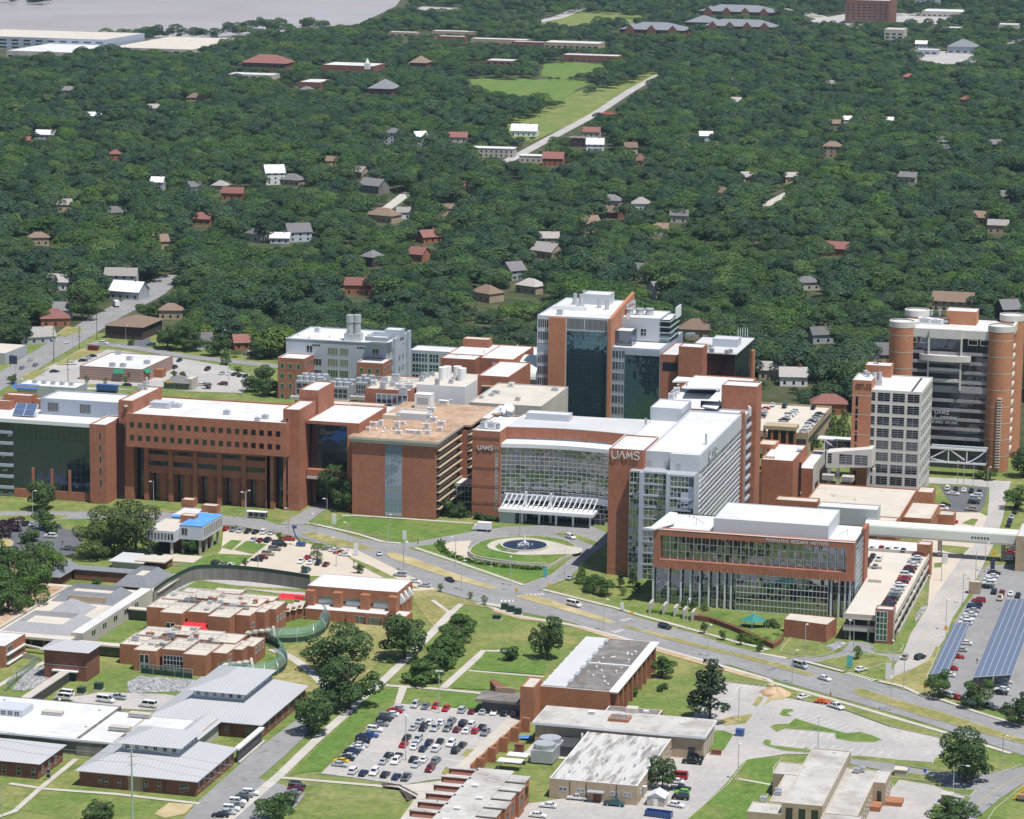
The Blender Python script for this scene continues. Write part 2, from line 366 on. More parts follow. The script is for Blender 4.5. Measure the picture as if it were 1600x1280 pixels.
def ribbon(name,label,line,width,z,mat,px=True,cat='ground',close=False):
 z += zz()
 w=[np.array(G(*p,z)) if px else np.array(p) for p in line];L,Rr=[],[]
 for i in range(len(w)):
  d=w[min(i+1,len(w)-1)]-w[max(i-1,0)];d=d/np.linalg.norm(d);nn=np.array([-d[1],d[0]])*width/2
  L.append(w[i]+nn);Rr.append(w[i]-nn)
 m=MB()
 for i in range(len(w)-1):m.quad((*Rr[i],z),(*Rr[i+1],z),(*L[i+1],z),(*L[i],z))
 return tag(m.build(name,mat),label,cat,kind='structure')
def smooth_line(pts,k=6):
 """Catmull-Rom through pixel points"""
 P=[np.array(p,float) for p in pts];P=[2*P[0]-P[1]]+P+[2*P[-1]-P[-2]];out=[]
 for i in range(1,len(P)-2):
  for t in np.linspace(0,1,k,endpoint=False):
   a,b,c,d=P[i-1:i+3];out.append(tuple(.5*((2*b)+(-a+c)*t+(2*a-5*b+4*c-d)*t*t+(-a+3*b-3*c+d)*t**3)))
 out.append(tuple(P[-2]));return out
def dashes(name,label,line,width,z,mat,dash=3.,gap=6.):
 z += zz()
 w=[np.array(G(*p,z)) for p in line];m=MB();carry=0.
 for a,b in zip(w,w[1:]):
  L=np.linalg.norm(b-a);d=(b-a)/L;nn=np.array([-d[1],d[0]])*width/2;t=-carry
  while t < L:
   s0,s1=max(t,0),min(t+dash,L)
   if s1 > s0:
    p,q=a+d*s0,a+d*s1;m.quad((*(p-nn),z),(*(q-nn),z),(*(q+nn),z),(*(p+nn),z))
   t += dash+gap
  carry=(L-(t-dash-gap)) if t > L else 0.
 return tag(m.build(name,mat),label,'road marking',kind='structure')
w=bpy.data.worlds.new('World');SC.world=w;w.use_nodes=True
nt=w.node_tree;bg=nt.nodes['Background'];sky=nt.nodes.new('ShaderNodeTexSky');sky.sky_type='NISHITA';sky.sun_disc=False
SUN=Vector((.34,-.21,1.)).normalized()
sky.sun_elevation=math.asin(SUN.z);sky.sun_rotation=math.atan2(SUN.x,SUN.y);sky.air_density=1.;sky.dust_density=.6;sky.altitude=200
nt.links.new(sky.outputs[0],bg.inputs[0]);bg.inputs[1].default_value=.085
sl=bpy.data.lights.new('sun','SUN');sl.energy=4.5;sl.angle=math.radians(.53);sl.color=(1.,.965,.91)
so=bpy.data.objects.new('sun',sl);C.objects.link(so);so.rotation_euler=SUN.to_track_quat('Z','Y').to_euler();so.location=(0,800,900)
SC.view_settings.view_transform='Standard';SC.view_settings.look='None';SC.view_settings.gamma=1;SC.view_settings.exposure=.24
SC.cycles.use_denoising=True;SC.cycles.max_bounces=6;SC.cycles.diffuse_bounces=2;SC.cycles.glossy_bounces=3;SC.cycles.transmission_bounces=2;SC.cycles.transparent_max_bounces=4;SC.cycles.volume_bounces=0
SC.cycles.caustics_reflective=False;SC.cycles.caustics_refractive=False
SC.cycles.sample_clamp_indirect=4.
def KK(s,ox,oy):return lambda *p:[(ox+x/s,oy+y/s) for x,y in p]
kA=KK(3.555,0,440);kB=KK(3.478,400,480);kC=KK(3.81,800,440);kD=KK(3.636,1160,460);kE=KK(4.922,700,620);kF=KK(2.909,940,580)
kG=KK(3.765,1200,780);kH=KK(3.81,0,760);kI=KK(3.3333,220,780);kJ=KK(3.3333,0,1020);kK=KK(3.764,440,940);kL=KK(3.81,780,960)
kM=KK(3.478,1140,980);kN=KK(2.7586,380,780);kO=KK(4.706,500,1080);kP=KK(3.81,0,420);kQ=KK(2,0,0);kS=KK(2,800,0)
BIG=[(-4500,-600),(3000,-600),(3000,8000),(-4500,8000)]
sheet('ground','broad ground sheet of mown grass and bare earth under the whole town',BIG,-.06,'lawn',px=False)
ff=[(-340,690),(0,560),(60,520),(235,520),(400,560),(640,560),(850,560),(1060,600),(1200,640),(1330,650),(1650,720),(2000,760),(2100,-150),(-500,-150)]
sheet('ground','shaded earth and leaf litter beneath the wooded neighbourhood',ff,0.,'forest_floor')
sheet('river','pinkish river in flood with sky reflection in its colour, at the upper left',[(-900,92),(-20,76),(140,64),(330,62),(480,46),(560,38),(618,10),(640,-20),(760,-60),(700,-120),(-1400,-120)],.05,'river',cat='water')
UP=[(-60,797)]+kH((150,150),(560,152))+[(250,800),(330,806),(400,808)]+kN((150,110),(270,112),(360,125),(500,170),(640,187),(700,205),(900,280),(1100,350),(1190,380),(1290,395),(1480,445),(1600,475))+kL((830,20),(1180,120))+kM((0,100),(340,180),(580,245),(800,300),(960,345),(1200,420),(1600,545))+[(1720,1171)]
LOW=[(1720,1212),(1600,1181)]+kM((1400,630),(1200,565),(1000,500),(600,385),(250,285),(0,205))+kL((1330,300),(1000,215),(700,130),(400,40))+kN((1110,470),(1000,440),(860,400),(740,365),(640,325),(560,275),(470,245),(245,165),(170,150))+[(370,822),(300,817)]+kH((560,195),(0,205))+[(-60,814)]
sheet('road','grey divided boulevard sweeping past the hospital from left to lower right',UP+LOW,.05,'asphalt',cat='road')
kerbed('median','dry median strip left of the hospital junction',kN((245,148),(300,141),(400,165),(480,187),(580,214),(520,216),(400,200),(300,172)),'lawn_dry',z=.05,cat='median')
kerbed('median','median strip with bare soil in front of the hospital lawn',kN((612,232),(660,232),(760,264),(900,315),(1000,350),(1105,384),(1060,386),(900,345),(740,290),(640,258)),'dry_bare',z=.05,cat='median')
kerbed('median','median strip with bare soil right of the signal crossing',[(800,931),(829,929),(862,938),(906,953),(945,965),(962,973),(948,973),(927,967),(893,957),(846,944)],'dry_bare',z=.05,cat='median')
kerbed('median','long narrow grass median beside the glass institute',kL((730,66),(770,66),(820,82),(1000,125),(1200,180),(1400,228))+kM((0,135),(120,158),(300,205),(480,262),(430,266),(240,215),(0,150))+kL((1200,203),(1000,148),(860,108),(760,82)),'lawn_dry',z=.05,cat='median')
kerbed('median','wide dry grass median at the lower right',kM((662,340),(720,330),(800,358),(1000,418),(1200,475),(1600,608),(1700,640),(1700,668),(1600,636),(1400,582),(1200,525),(1000,470),(820,408),(700,370)),'lawn_dry',z=.05,cat='median')
dashes('lane_marking','broken white lane line on the far carriageway',kN((420,165),(560,205),(700,240),(850,290),(1000,330),(1100,372),(1300,425))+kL((1000,90),(1300,180))+kM((200,170),(480,245),(760,320),(960,380),(1200,450),(1600,575)),.14,.08,'paint_white',5,8)
dashes('lane_marking','broken white lane line on the near carriageway',kN((430,215),(560,250),(700,310),(850,350),(950,385),(1050,410),(1200,455))+kL((500,35),(760,120),(1000,180),(1300,265),(1500,318))+kM((40,190),(300,270),(480,318),(650,368),(820,420),(980,470),(1200,535),(1600,655)),.14,.08,'paint_white',5,8)
dashes('lane_marking','solid white turn lane line by the glass institute',kL((1440,275),(1600,320))+kM((80,185),(260,238),(440,290)),.1,.085,'paint_white',50,.1)
for i,(a,b) in enumerate([(kN((1110,440),(1175,440))),(kN((1225,415),(1290,410))),(kL((680,108),(740,92))),(kL((730,40),(780,28))),(kM((640,250),(780,288))),(kI((830,120),(880,128)))]):
 pa,pb=np.array(G(*a)),np.array(G(*b));m=MB();d=pb-pa;L=np.linalg.norm(d);d /= L;nn=np.array([-d[1],d[0]])
 t=0.
 while t < L:q=pa+d*t;m.quad((*(q-nn*1.3),.09),(*(q+d*.6-nn*1.3),.09),(*(q+d*.6+nn*1.3),.09),(*(q+nn*1.3),.09));t += 1.3
 tag(m.build('crosswalk_marking','paint_white'),['zebra crossing near the yellow sign below the fountain','zebra crossing right of the fountain drive','zebra crossing on the near carriageway by the school roof','zebra crossing on the far carriageway by the planted terraces','zebra crossing at the mouth of the right hand street','zebra crossing at the lane beside the overhanging brick building'][i],'road marking',kind='structure')
sheet('road','looped asphalt drive in front of the hospital atrium',kN((640,187),(830,165),(960,135),(1050,122),(1150,118),(1330,112),(1490,112),(1560,140),(1575,185),(1500,240),(1440,305),(1380,350),(1250,400),(1180,385),(1000,340),(700,215)),.04,'asphalt',cat='road')
kerbed('lawn','broad clipped front lawn below the mid brick building',kN((395,95),(430,72),(600,84),(840,96),(1000,108),(1130,120),(990,140),(880,160),(740,186),(690,190),(650,183),(560,160),(460,128),(370,118)),'lawn_rich')
ribbon('sidewalk','pale walk edging the front lawn along the boulevard',kN((300,105),(400,128),(500,152),(600,183),(680,190)),1.8,.21,'concrete_pale',cat='path')
ribbon('sidewalk','pale walk along the top of the front lawn',kN((425,70),(480,70),(640,80),(850,94),(990,104)),1.8,.21,'concrete_pale',cat='path')
kerbed('lawn','sloping lawn between fountain mound and boulevard',kN((705,210),(760,200),(840,192),(870,200),(900,235),(980,270),(1060,285),(1180,298),(1300,305),(1325,292),(1420,240),(1435,238),(1330,325),(1215,366),(1170,362),(1050,326),(900,272),(780,232)),'lawn_rich')
ribbon('sidewalk','pale walk along the boulevard below the fountain mound',kN((740,208),(900,262),(1050,314),(1210,370)),1.7,.21,'concrete_pale',cat='path')
sheet('road','sunken concrete ramp curling round the fountain mound',kN((865,195),(900,183),(985,178),(968,210),(975,240),(1020,264),(1100,284),(1290,300),(1180,300),(1050,287),(950,262),(890,228)),.2,'pad',cat='road')
def mound(pts,z0,z1,name,label,mat):kerbed(name,label,pts,mat,h=z1-z0,z=z0,rim=.4,rimmat='concrete')
isl=smooth_line(kN((972,235),(985,205),(1040,176),(1120,164),(1210,158),(1320,162),(1400,180),(1440,208),(1440,226),(1380,252),(1310,284),(1180,277),(1060,264),(1000,252)),5)
mound(isl,0,1.2,'lawn','raised lawn mound that carries the fountain plaza','lawn_rich')
pl=smooth_line(kN((1050,198),(1080,180),(1150,168),(1230,166),(1320,180),(1400,200),(1460,212),(1440,234),(1330,238),(1200,240),(1110,226),(1060,212)),5)
sheet('plaza','white paved ring around the fountain pool',[tuple(p) for p in pl],1.26,'concrete_pale',cat='plaza')
sheet('lawn','crescent of grass inside the white plaza ring',kN((1085,205),(1105,190),(1120,205),(1140,220),(1190,226),(1170,231),(1110,222)),1.30,'lawn_rich')
kerbed('lawn','curved verge on the far right side of the hospital drive',kN((1335,148),(1400,142),(1480,165),(1540,190),(1510,200),(1440,172),(1370,160)),'lawn',z=.04)
sheet('road','grey side street running up beside the parking deck',[(1395,1045),(1412,1018)]+kG((840,790),(960,600),(1130,360),(1230,250),(1290,100),(1300,0))+[(1546,762),(1500,757),(1440,755),(1440,745),(1500,748),(1580,752),(1574,770)]+kG((1400,0),(1385,100),(1335,250),(1260,400),(1180,560),(1085,700),(1040,820),(960,940),(860,990),(700,1060)),.052,'asphalt_pale',cat='road')
for nm,ln in (('left',kG((850,905),(990,690),(1080,540),(1170,380),(1290,300),(1320,250),(1350,80))),('right',kG((915,912),(1035,705),(1130,540),(1215,410),(1270,310)))):
 dashes('lane_marking','yellow centre line of the right hand street, %s one of two' % nm,ln,.12,.085,'paint_yellow',200,.1)
dashes('lane_marking','yellow centre line crossing the side street mouth',kG((600,1045),(720,1000),(870,960)),.12,.085,'paint_yellow',200,.1)
sheet('parking_lot','asphalt car park under the solar canopies',kG((1210,560),(1250,420),(1300,390),(1506,380))+[(1640,870),(1760,1200),(1600,1122)]+kG((1220,1190),(1000,1130),(940,1060),(1020,880),(1100,720),(1150,640)),.045,'asphalt',cat='parking lot')
kerbed('lawn','triangular lawn with a young tree beside the psychiatric driveway',kM((480,188),(560,165),(670,150),(760,138),(860,160),(882,180),(790,215),(680,235),(640,237),(560,212)),'lawn')
kerbed('lawn','grass bank below the low brick block of the institute',kM((285,110),(330,55),(480,85),(565,130),(480,158),(400,165),(275,130)),'lawn')
kerbed('lawn','small lawn at the foot of the stair tower',kM((770,100),(800,88),(930,85),(948,95),(930,130),(860,138),(790,130)),'lawn')
kerbed('lawn','dry lawn between the side street and the solar car park',kM((800,285),(860,275),(960,240),(1060,190),(1095,150),(1120,100),(1145,110),(1075,265),(1110,300),(1100,365),(1050,370),(960,335),(860,305)),'lawn_dry')
sheet('road','dark driveway curving into the parking deck',kM((640,100),(650,75),(760,85),(790,140),(890,145),(960,150),(910,190),(860,170),(740,135),(640,160),(480,190),(330,195),(330,165),(500,165),(600,135)),.056,'asphalt',cat='road')
ribbon('sidewalk','pale walk beside the far carriageway under the terraces',kN((1290,388),(1480,436),(1600,466))+kL((840,4),(1150,90),(1400,160),(1600,208))+kM((150,138),(310,168)),1.7,.1,'concrete_pale',cat='path')
ribbon('sidewalk','pale walk across the triangular lawn corner',kM((410,185),(620,240)),1.6,.22,'concrete_pale',cat='path')
ribbon('sidewalk','pale walk along the dry lawn by the side street',kM((810,292),(940,320),(1050,372),(1160,395),(1330,455),(1600,540)),1.6,.22,'concrete_pale',cat='path')
ribbon('sidewalk','new pale walk along the near side of the boulevard',kN((1050,462),(1200,505))+kL((500,75),(900,185),(1200,270),(1600,385))+kM((230,300),(560,392),(860,480),(1180,575),(1400,645),(1530,685)),1.9,.1,'concrete_pale',cat='path')
ribbon('soil','strip of turned orange soil beside the new walk',kN((1080,478),(1200,512))+kL((400,55),(640,126),(900,200),(1200,287),(1500,370))+kM((230,310),(480,385),(700,452),(960,530),(1170,595)),2.4,.03,'soil',cat='ground')
sheet('parking_lot','dark asphalt car park below the round cornered tower',kD((1120,1085),(1395,1100),(1375,1200),(1345,1240),(1130,1236),(1190,1190),(1150,1140)),.03,'asphalt_dark',cat='parking lot')
sheet('path','pale concrete apron under the skyway beside the street',kG((780,20),(1180,30),(1245,80),(1290,100),(1230,250),(1130,360),(1050,500),(960,640),(940,640),(960,340),(880,200),(820,100)),.028,'pad',cat='path')
kerbed('lawn','grass square before the long skyway',kG((1140,140),(1200,112),(1240,118),(1215,155)),'lawn',z=.04)
kerbed('lawn','grass strip under the long skyway',kG((1010,268),(1110,275),(1190,285),(1150,325),(1080,315),(1000,290)),'lawn',z=.04)
kerbed('lawn','grass patch beside the parking deck end pier',kG((975,375),(1030,372),(1020,400),(975,402)),'lawn',z=.04)
ribbon('road','drive in front of the round cornered tower',kD((1130,1062),(1250,1066),(1380,1078),(1480,1090)),5,.03,'asphalt_pale',cat='road')
sheet('parking_lot','wide sun bleached car park and lanes among the lower buildings',kM((-100,312),(0,300),(220,330),(300,385),(370,395),(520,425),(640,460),(860,540),(1170,610),(1180,660),(1100,735),(660,700),(430,690),(300,690),(90,720),(50,760),(-20,850),(-240,1060),(-400,1300),(-1350,1200),(-1270,985),(-700,900),(-240,560)),.03,'asphalt_pale',cat='parking lot')
sheet('road','grey lane running below the car park to the curving road',kM((640,712),(830,735),(1110,785),(1400,800),(1600,758),(1700,740),(1700,800),(1600,845),(1470,930),(1330,1050),(1270,1130),(1180,1130),(1240,1000),(1310,930),(1180,880),(1120,830),(820,775),(660,745)),.045,'asphalt',cat='road')
dashes('lane_marking','yellow centre line of the curving road at lower right',kM((1660,770),(1560,815),(1450,880),(1360,950),(1310,1000),(1280,1060)),.15,.07,'paint_yellow',300,.1)
sheet('parking_lot','small grey car park right of the tan stone building',kM((740,940),(830,945),(920,830),(1110,860),(1280,920),(1240,970),(1110,960),(1080,1060),(680,1060)),.04,'asphalt_pale',cat='parking lot')
kerbed('lawn','arrow shaped grass island in the lower right car park',kM((218,540),(240,528),(320,524),(355,494),(440,520),(560,556),(640,575),(710,568),(780,588),(835,612),(790,625),(680,622),(575,605),(570,575),(440,562),(300,552),(260,570)),'lawn_rich',z=.03)
kerbed('lawn','small grass hook at the top of the car park',kM((268,470),(290,442),(345,445),(352,455),(315,468),(345,484),(290,484)),'lawn_rich',z=.03)
kerbed('lawn','grass strip in front of the tan stone building',kM((175,625),(195,608),(230,615),(225,640),(330,652),(440,665),(520,685),(440,684),(290,670),(190,640)),'lawn_rich',z=.03)
kerbed('lawn','long grass strip behind the tan stone building',kM((650,700),(700,697),(880,715),(1100,745),(1110,715),(1160,690),(1220,700),(1400,715),(1590,745),(1480,785),(1380,792),(1110,775),(840,735),(660,715)),'lawn',z=.03)
kerbed('lawn','grass slope between boulevard walk and car park',kM((240,310),(560,402),(900,500),(1150,580),(1160,606),(880,540),(640,450),(600,440),(510,420),(360,388),(320,360)),'lawn',z=.02)
kerbed('lawn','grass strip left of the soil heap',kM((-120,285),(0,245),(230,302),(190,312),(0,296),(-110,306)),'lawn',z=.02)
kerbed('lawn','round topped grass island left of the car park',kM((122,420),(150,376),(186,380),(180,400),(150,430)),'lawn_dry',z=.03)
kerbed('lawn','grass island under the tall pine',kL((1290,640),(1360,610),(1450,600),(1500,590),(1510,605),(1470,650),(1350,660)),'lawn_dry',z=.03)
kerbed('lawn','large grass corner left of the tan stone building',kM((60,760),(90,720),(160,708),(290,705),(240,760),(240,870),(60,1100),(-240,1100),(-240,1050),(-10,850)),'lawn_rich',z=.02)
ribbon('sidewalk','thin walk crossing the grass corner',kM((30,820),(240,858)),1.2,.21,'concrete_pale',cat='path')
kerbed('lawn','grass patch with a stepped walk by the blue bin',kL((1230,830),(1280,690),(1340,690),(1400,715),(1340,810),(1290,810)),'lawn_rich',z=.02)
kerbed('lawn','lawn around the large tree at the right edge',kM((1130,860),(1240,880),(1340,880),(1310,915),(1240,905),(1160,880)),'lawn',z=.05)
kerbed('lawn','grass beyond the curving road with yellow barrier',kM((1390,1060),(1440,985),(1600,855),(1800,790),(1800,1200),(1380,1200)),'lawn',z=.02)
kerbed('lawn','square of lawn with brick edging by the tan stone building',kM((815,830),(885,850),(890,870),(830,945),(800,940),(840,870)),'lawn',z=.04)
kerbed('lawn','grass square beside the small shed hut',kM((820,785),(900,780),(1140,815),(1100,840),(940,820),(830,812)),'lawn',z=.04)
m=MB();rows=[(kM((350,490),(400,462)),10,kM((355,500),(660,560))),]
def stalls(label,a,b,n,d,z=.06):
 pa,pb,dd=np.array(G(*a)),np.array(G(*b)),np.array(d);m=MB()
 for i in range(n):
  q=pa+(pb-pa)*i/max(1,n-1);e=q+dd;v=dd/np.linalg.norm(dd);nn=np.array([-v[1],v[0]])*.08
  m.quad((*(q-nn),z),(*(e-nn),z),(*(e+nn),z),(*(q+nn),z))
 tag(m.build('stall_marking','paint_white'),label,'road marking',kind='structure')
stalls('white stall lines along the top of the arrow island',*kM((350,490),(620,570)),9,(2.5,5))
stalls('white stall lines along the foot of the arrow island',*kM((325,580),(530,605)),5,(.9,5))
stalls('white stall lines in front of the tan stone building',*kM((280,645),(860,700)),12,(.8,4.6))
stalls('white stall lines beside the tall pine',*kL((1410,445),(1560,440)),5,(1.0,5))
kerbed('lawn','bright lawn square with the round bush behind the square car park',kK((1000,508),(1105,408),(1540,445),(1500,525),(1250,520)),'lawn_rich',h=.1,rim=.05,rimmat='lawn_rich')
kerbed('lawn','bright lawn square under the tall oak',kK((1115,400),(1200,292),(1560,325),(1545,432)),'lawn_rich',h=.1,rim=.05,rimmat='lawn_rich')
ribbon('sidewalk','long diagonal walk running from the lower left up to the boulevard',kK((-420,1370),(0,1010),(180,835),(570,490),(720,350),(870,200),(1000,60),(1050,15),(1200,12),(1330,30)),3.,.06,'concrete',cat='path')
ribbon('sidewalk','worn diagonal walk between hedge row and lawn squares',kK((950,508),(1080,390),(1190,290),(1340,290)),2.6,.06,'concrete',cat='path')
ribbon('sidewalk','level walk along the top of the square car park',kK((610,492),(900,512),(1140,535),(1260,548)),2.2,.07,'concrete',cat='path')
ribbon('sidewalk','narrow walk between the two lawn squares',kK((1100,405),(1545,442)),1.4,.14,'concrete',cat='path')
ribbon('sidewalk','steps from the level walk down to the square car park',kK((715,505),(680,600)),2.4,.09,'concrete_pale',cat='path')
ribbon('sidewalk','pale walk along the lower edge of the square car park',kK((0,1035),(560,1082),(620,1090)),1.8,.06,'concrete_pale',cat='path')
ribbon('sidewalk','worn path curving behind the two big oaks',smooth_line(kK((-60,280),(60,330),(180,420),(270,510)),4),3.2,.05,'concrete',cat='path')
ribbon('sidewalk','short walk joining the diagonal walk near the gym',kK((890,-10),(990,60)),2.,.07,'concrete_pale',cat='path')
ribbon('sidewalk','dirt track worn down the bank to the square car park',kK((430,650),(500,745)),1.2,.06,'soil',cat='path')
sheet('parking_lot','pale square car park with rows of cars',kO((555,88),(1000,125),(1350,165),(1490,190),(1110,520),(960,640),(800,655),(610,690),(280,640),(5,605)),.04,'asphalt_pale',cat='parking lot')
for a,b in (((1430,210),(1110,520)),):ribbon('sidewalk','concrete apron on the right side of the square car park',kO((1440,210),(1030,600)),5.5,.07,'concrete_pale',cat='path')
for t,q in (('upper',kO((450,318),(1200,400))),('lower',kO((310,432),(1130,525)))):ribbon('drain_strip','%s concrete drain strip across the square car park' % t,q,1.0,.075,'concrete_pale',cat='ground')
sheet('plaza','pale entrance plaza left of the stepped brick school',kK((590,1090),(800,1070),(960,1050),(1030,1000),(1000,1090),(780,1290),(690,1290),(790,1150),(700,1095)),.07,'concrete_pale',cat='plaza')
for lab,q in (('dry patch of weeds in the right of the square car park',kO((1040,470),(1080,425),(1160,430),(1120,475),(1070,490))),('dry patch of weeds at the lower right of the square car park',kO((890,610),(920,555),(1010,570),(960,640)))):sheet('lawn',lab,q,.06,'lawn_dry')
kerbed('lawn','steep bright bank left of the square car park',kK((470,590),(590,508),(690,515),(665,600),(490,745),(235,990),(45,1020),(150,920),(440,640)),'lawn_rich',h=.06,rim=.05,rimmat='lawn_rich')
kerbed('lawn','bright bank above the square car park',kK((735,520),(1140,548),(1240,570),(1290,640),(1000,620),(700,600)),'lawn_rich',h=.06,rim=.05,rimmat='lawn_rich')
sheet('road','grey lane beside the hip roofed buildings with parked cars',kJ((1560,338),(1700,300),(1640,385),(1490,530),(1345,655),(1480,690),(1590,740),(1540,800),(1330,940),(900,940),(1015,790),(1340,500)),.04,'asphalt',cat='road')
sheet('parking_lot','grey service yard with vans behind the flat roofed wing',kJ((300,240),(450,220),(520,205),(860,215),(1000,240),(800,300),(600,290)),.03,'asphalt_pale',cat='parking lot')
ribbon('sidewalk','pale walk along the front of the near hip roofed building',kJ((-60,870),(75,825),(210,705),(400,550)),1.7,.05,'concrete_pale',cat='path')
ribbon('sidewalk','pale walk from the corner to the lane',kJ((50,680),(230,708),(600,735),(1040,785)),1.7,.06,'concrete_pale',cat='path')
ribbon('sidewalk','pale walk below the rubble bank at far left',kJ((-40,190),(80,120),(230,50),(400,20)),2.,.05,'concrete_pale',cat='path')
sheet('lawn','bare dry patch in the lower left lawn',kJ((800,840),(880,780),(1010,790),(960,840),(860,860)),.02,'dry_bare')
sheet('lawn','dry lawn around the curved fence enclosures',kI((620,940),(780,760),(900,740),(1000,620),(1250,640),(1330,700),(1200,900),(990,1000),(720,1010)),.01,'lawn_dry')
sheet('lawn','dry lawn right of the gym',kI((1400,470),(1510,450),(1600,520),(1600,640),(1520,660),(1440,560)),.01,'lawn_dry')
sheet('parking_lot','pale concrete car park with islands above the curved wall',kI((430,172),(480,150),(700,185),(780,205),(900,240),(990,250),(1120,262),(1260,330),(1420,410),(1540,470),(1400,480),(1330,410),(880,400),(600,372),(350,358),(420,260)),.035,'pad',cat='parking lot')
kerbed('lawn','grass wedge between the pale car park and the white canopied hall',kI((415,250),(470,212),(530,216),(475,265)),'lawn_rich',z=.03)
kerbed('lawn','grass diamond in the pale car park',kI((482,262),(550,216),(660,236),(590,288)),'lawn_rich',z=.03)
kerbed('lawn','grass apron below the hall with the blue tarp',kI((165,345),(260,322),(385,282),(590,292),(515,345),(340,354)),'lawn_rich',z=.03)
kerbed('lawn','verge between the pale car park and the boulevard',kN((310,190),(400,195),(470,252),(560,290),(660,340),(760,385),(700,380),(560,315),(480,270),(380,200)),'lawn',z=.02)
kerbed('lawn','lawn at the signal crossing with young shrubs',kN((800,400),(840,402),(960,436),(1080,470),(1000,460),(930,450),(890,480),(820,430)),'lawn_dry',z=.02)
sheet('road','asphalt lane between brick buildings leading up from the boulevard',kB((130,1180),(310,1080),(420,1000),(520,1000),(400,1085),(260,1183)),.046,'asphalt',cat='road')
sheet('parking_lot','dark asphalt car park left of the big willow oak',kH((-100,215),(210,205),(345,245),(520,275),(460,370),(420,420),(330,400),(0,400),(-100,380)),.035,'asphalt_dark',cat='parking lot')
kerbed('lawn','curved verge above the left car park',kH((-100,175),(120,172),(400,172),(415,180),(330,200),(100,208),(-100,205)),'lawn',z=.04)
kerbed('lawn','long verge below the dark glass block',kH((-100,120),(330,108),(620,104),(900,110),(1240,130),(1340,160),(1240,155),(620,148),(330,148),(-100,150)),'lawn',z=.03)
kerbed('path','tan planting bed at the left edge',kH((-100,330),(40,300),(80,330),(70,370),(-100,375)),'dry_bare',z=.03)
sheet('yard','grey exercise yard inside the curved wall',kI((90,510),(280,400),(500,395),(870,440),(880,480),(860,510),(560,470),(300,500),(120,560)),.02,'asphalt_pale')
sheet('lawn','grass ring inside the curved wall',kI((150,500),(300,420),(500,450),(860,470),(860,486),(560,466),(300,480)),.045,'lawn')
for a,q in (('near',kI((430,860),(520,810),(620,800),(690,820),(720,850),(640,900),(460,905))),('far',kI((700,690),(760,640),(860,615),(930,625),(960,650),(880,700),(700,720)))):
 sheet('lawn','bright grass inside the %s round fence' % a,q,.03,'lawn_rich')
ST=[(-200,700),(0,596),(60,560),(110,530),(170,493),(230,462),(250,446),(275,430)]
ribbon('road','grey avenue rising past the shops at the upper left',smooth_line(ST,4),16.,.04,'asphalt',cat='road')
ribbon('road','cross street behind the white roofed pharmacy',smooth_line(kP((540,440),(800,470),(1100,520),(1600,575),(1900,610)),4),9.,.045,'asphalt',cat='road')
dashes('lane_marking','yellow centre line of the upper left avenue',smooth_line(ST[1:],4),.12,.08,'paint_yellow',400,.1)
sheet('parking_lot','car park around the white roofed pharmacy',kP((120,660),(340,560),(520,490),(640,480),(1050,530),(1480,600),(1500,700),(1440,740),(800,720),(400,720)),.03,'asphalt_pale',cat='parking lot')
for lab,q in (('verge with small trees between avenue and pharmacy',kP((330,570),(440,500),(500,470),(640,480),(600,500),(480,530),(380,575))),('tree lined verge at the avenue below the pharmacy',kP((130,640),(200,600),(240,605),(300,590),(200,660),(140,670))),('grass island right of the pharmacy car park',kP((1350,570),(1600,580),(1600,610),(1480,625),(1370,600))),('planted strip in front of the pharmacy',kP((460,690),(640,685),(900,705),(1180,720),(1000,730),(620,705),(460,702))),('grass in front of the brown hip roofed office',kP((600,430),(640,410),(780,440),(740,450))),('front lawn of the orange roofed cottage',kP((330,390),(400,340),(500,360),(480,375),(400,405)))):
 kerbed('lawn',lab,q,'lawn_dry' if 'cottage' in lab or 'tree' in lab else 'lawn',z=.03)
sheet('parking_lot','dark drive beside the brown hip roofed office',kP((760,450),(880,395),(900,440),(870,470)),.05,'asphalt_dark',cat='parking lot')
ribbon('road','pale street running through the woods towards the fields',smooth_line([(770,262),(800,248),(830,232),(880,205),(930,178),(985,142),(1040,112)],4),9.5,.05,'asphalt_pale',cat='road')
sheet('lawn','large pale playing field beyond the woods',[(732,122),(880,124),(930,128),(900,140),(880,158),(790,155),(745,143)],.04,'lawn_rich')
sheet('lawn','green park along the street through the woods',[(790,165),(880,150),(960,125),(1045,104),(1035,112),(960,160),(880,200),(830,222),(795,215)],.03,'lawn')
sheet('lawn','mown field beside the long school with green roof',[(850,100),(900,97),(945,102),(925,115),(880,124),(845,118)],.04,'lawn_rich')
sheet('lawn','grass fields near the horizon of the town',[(840,36),(900,18),(960,20),(1040,30),(1010,44),(940,34),(880,42)],.04,'lawn')
ribbon('road','broad pale road with cars between the far fields',[(820,38),(870,28),(910,12),(950,-10)],18.,.06,'asphalt_pale',cat='road')
ribbon('road','straight railway grade at the top right',[(1170,-20),(1220,8),(1290,30),(1345,45)],26.,.06,'concrete',cat='railway')
ribbon('road','pale road at the far top right corner',[(1560,76),(1590,64),(1640,50)],14.,.06,'asphalt_pale',cat='road')
ribbon('road','short pale street between the houses in the woods',[(590,335),(615,318),(638,300)],8.,.05,'concrete',cat='road')
ribbon('road','gap of pale street in the right hand woods',[(1195,322),(1212,312),(1235,300)],7.,.05,'concrete',cat='road')
sheet('parking_lot','far car park full of cars beside the river',[(636,18),(660,10),(720,12),(722,22),(680,26)],.07,'asphalt_pale',cat='parking lot')
sheet('parking_lot','pale yards around the far right warehouses',[(1416,82),(1440,76),(1530,86),(1545,100),(1500,106),(1440,94)],.07,'asphalt_pale',cat='parking lot')
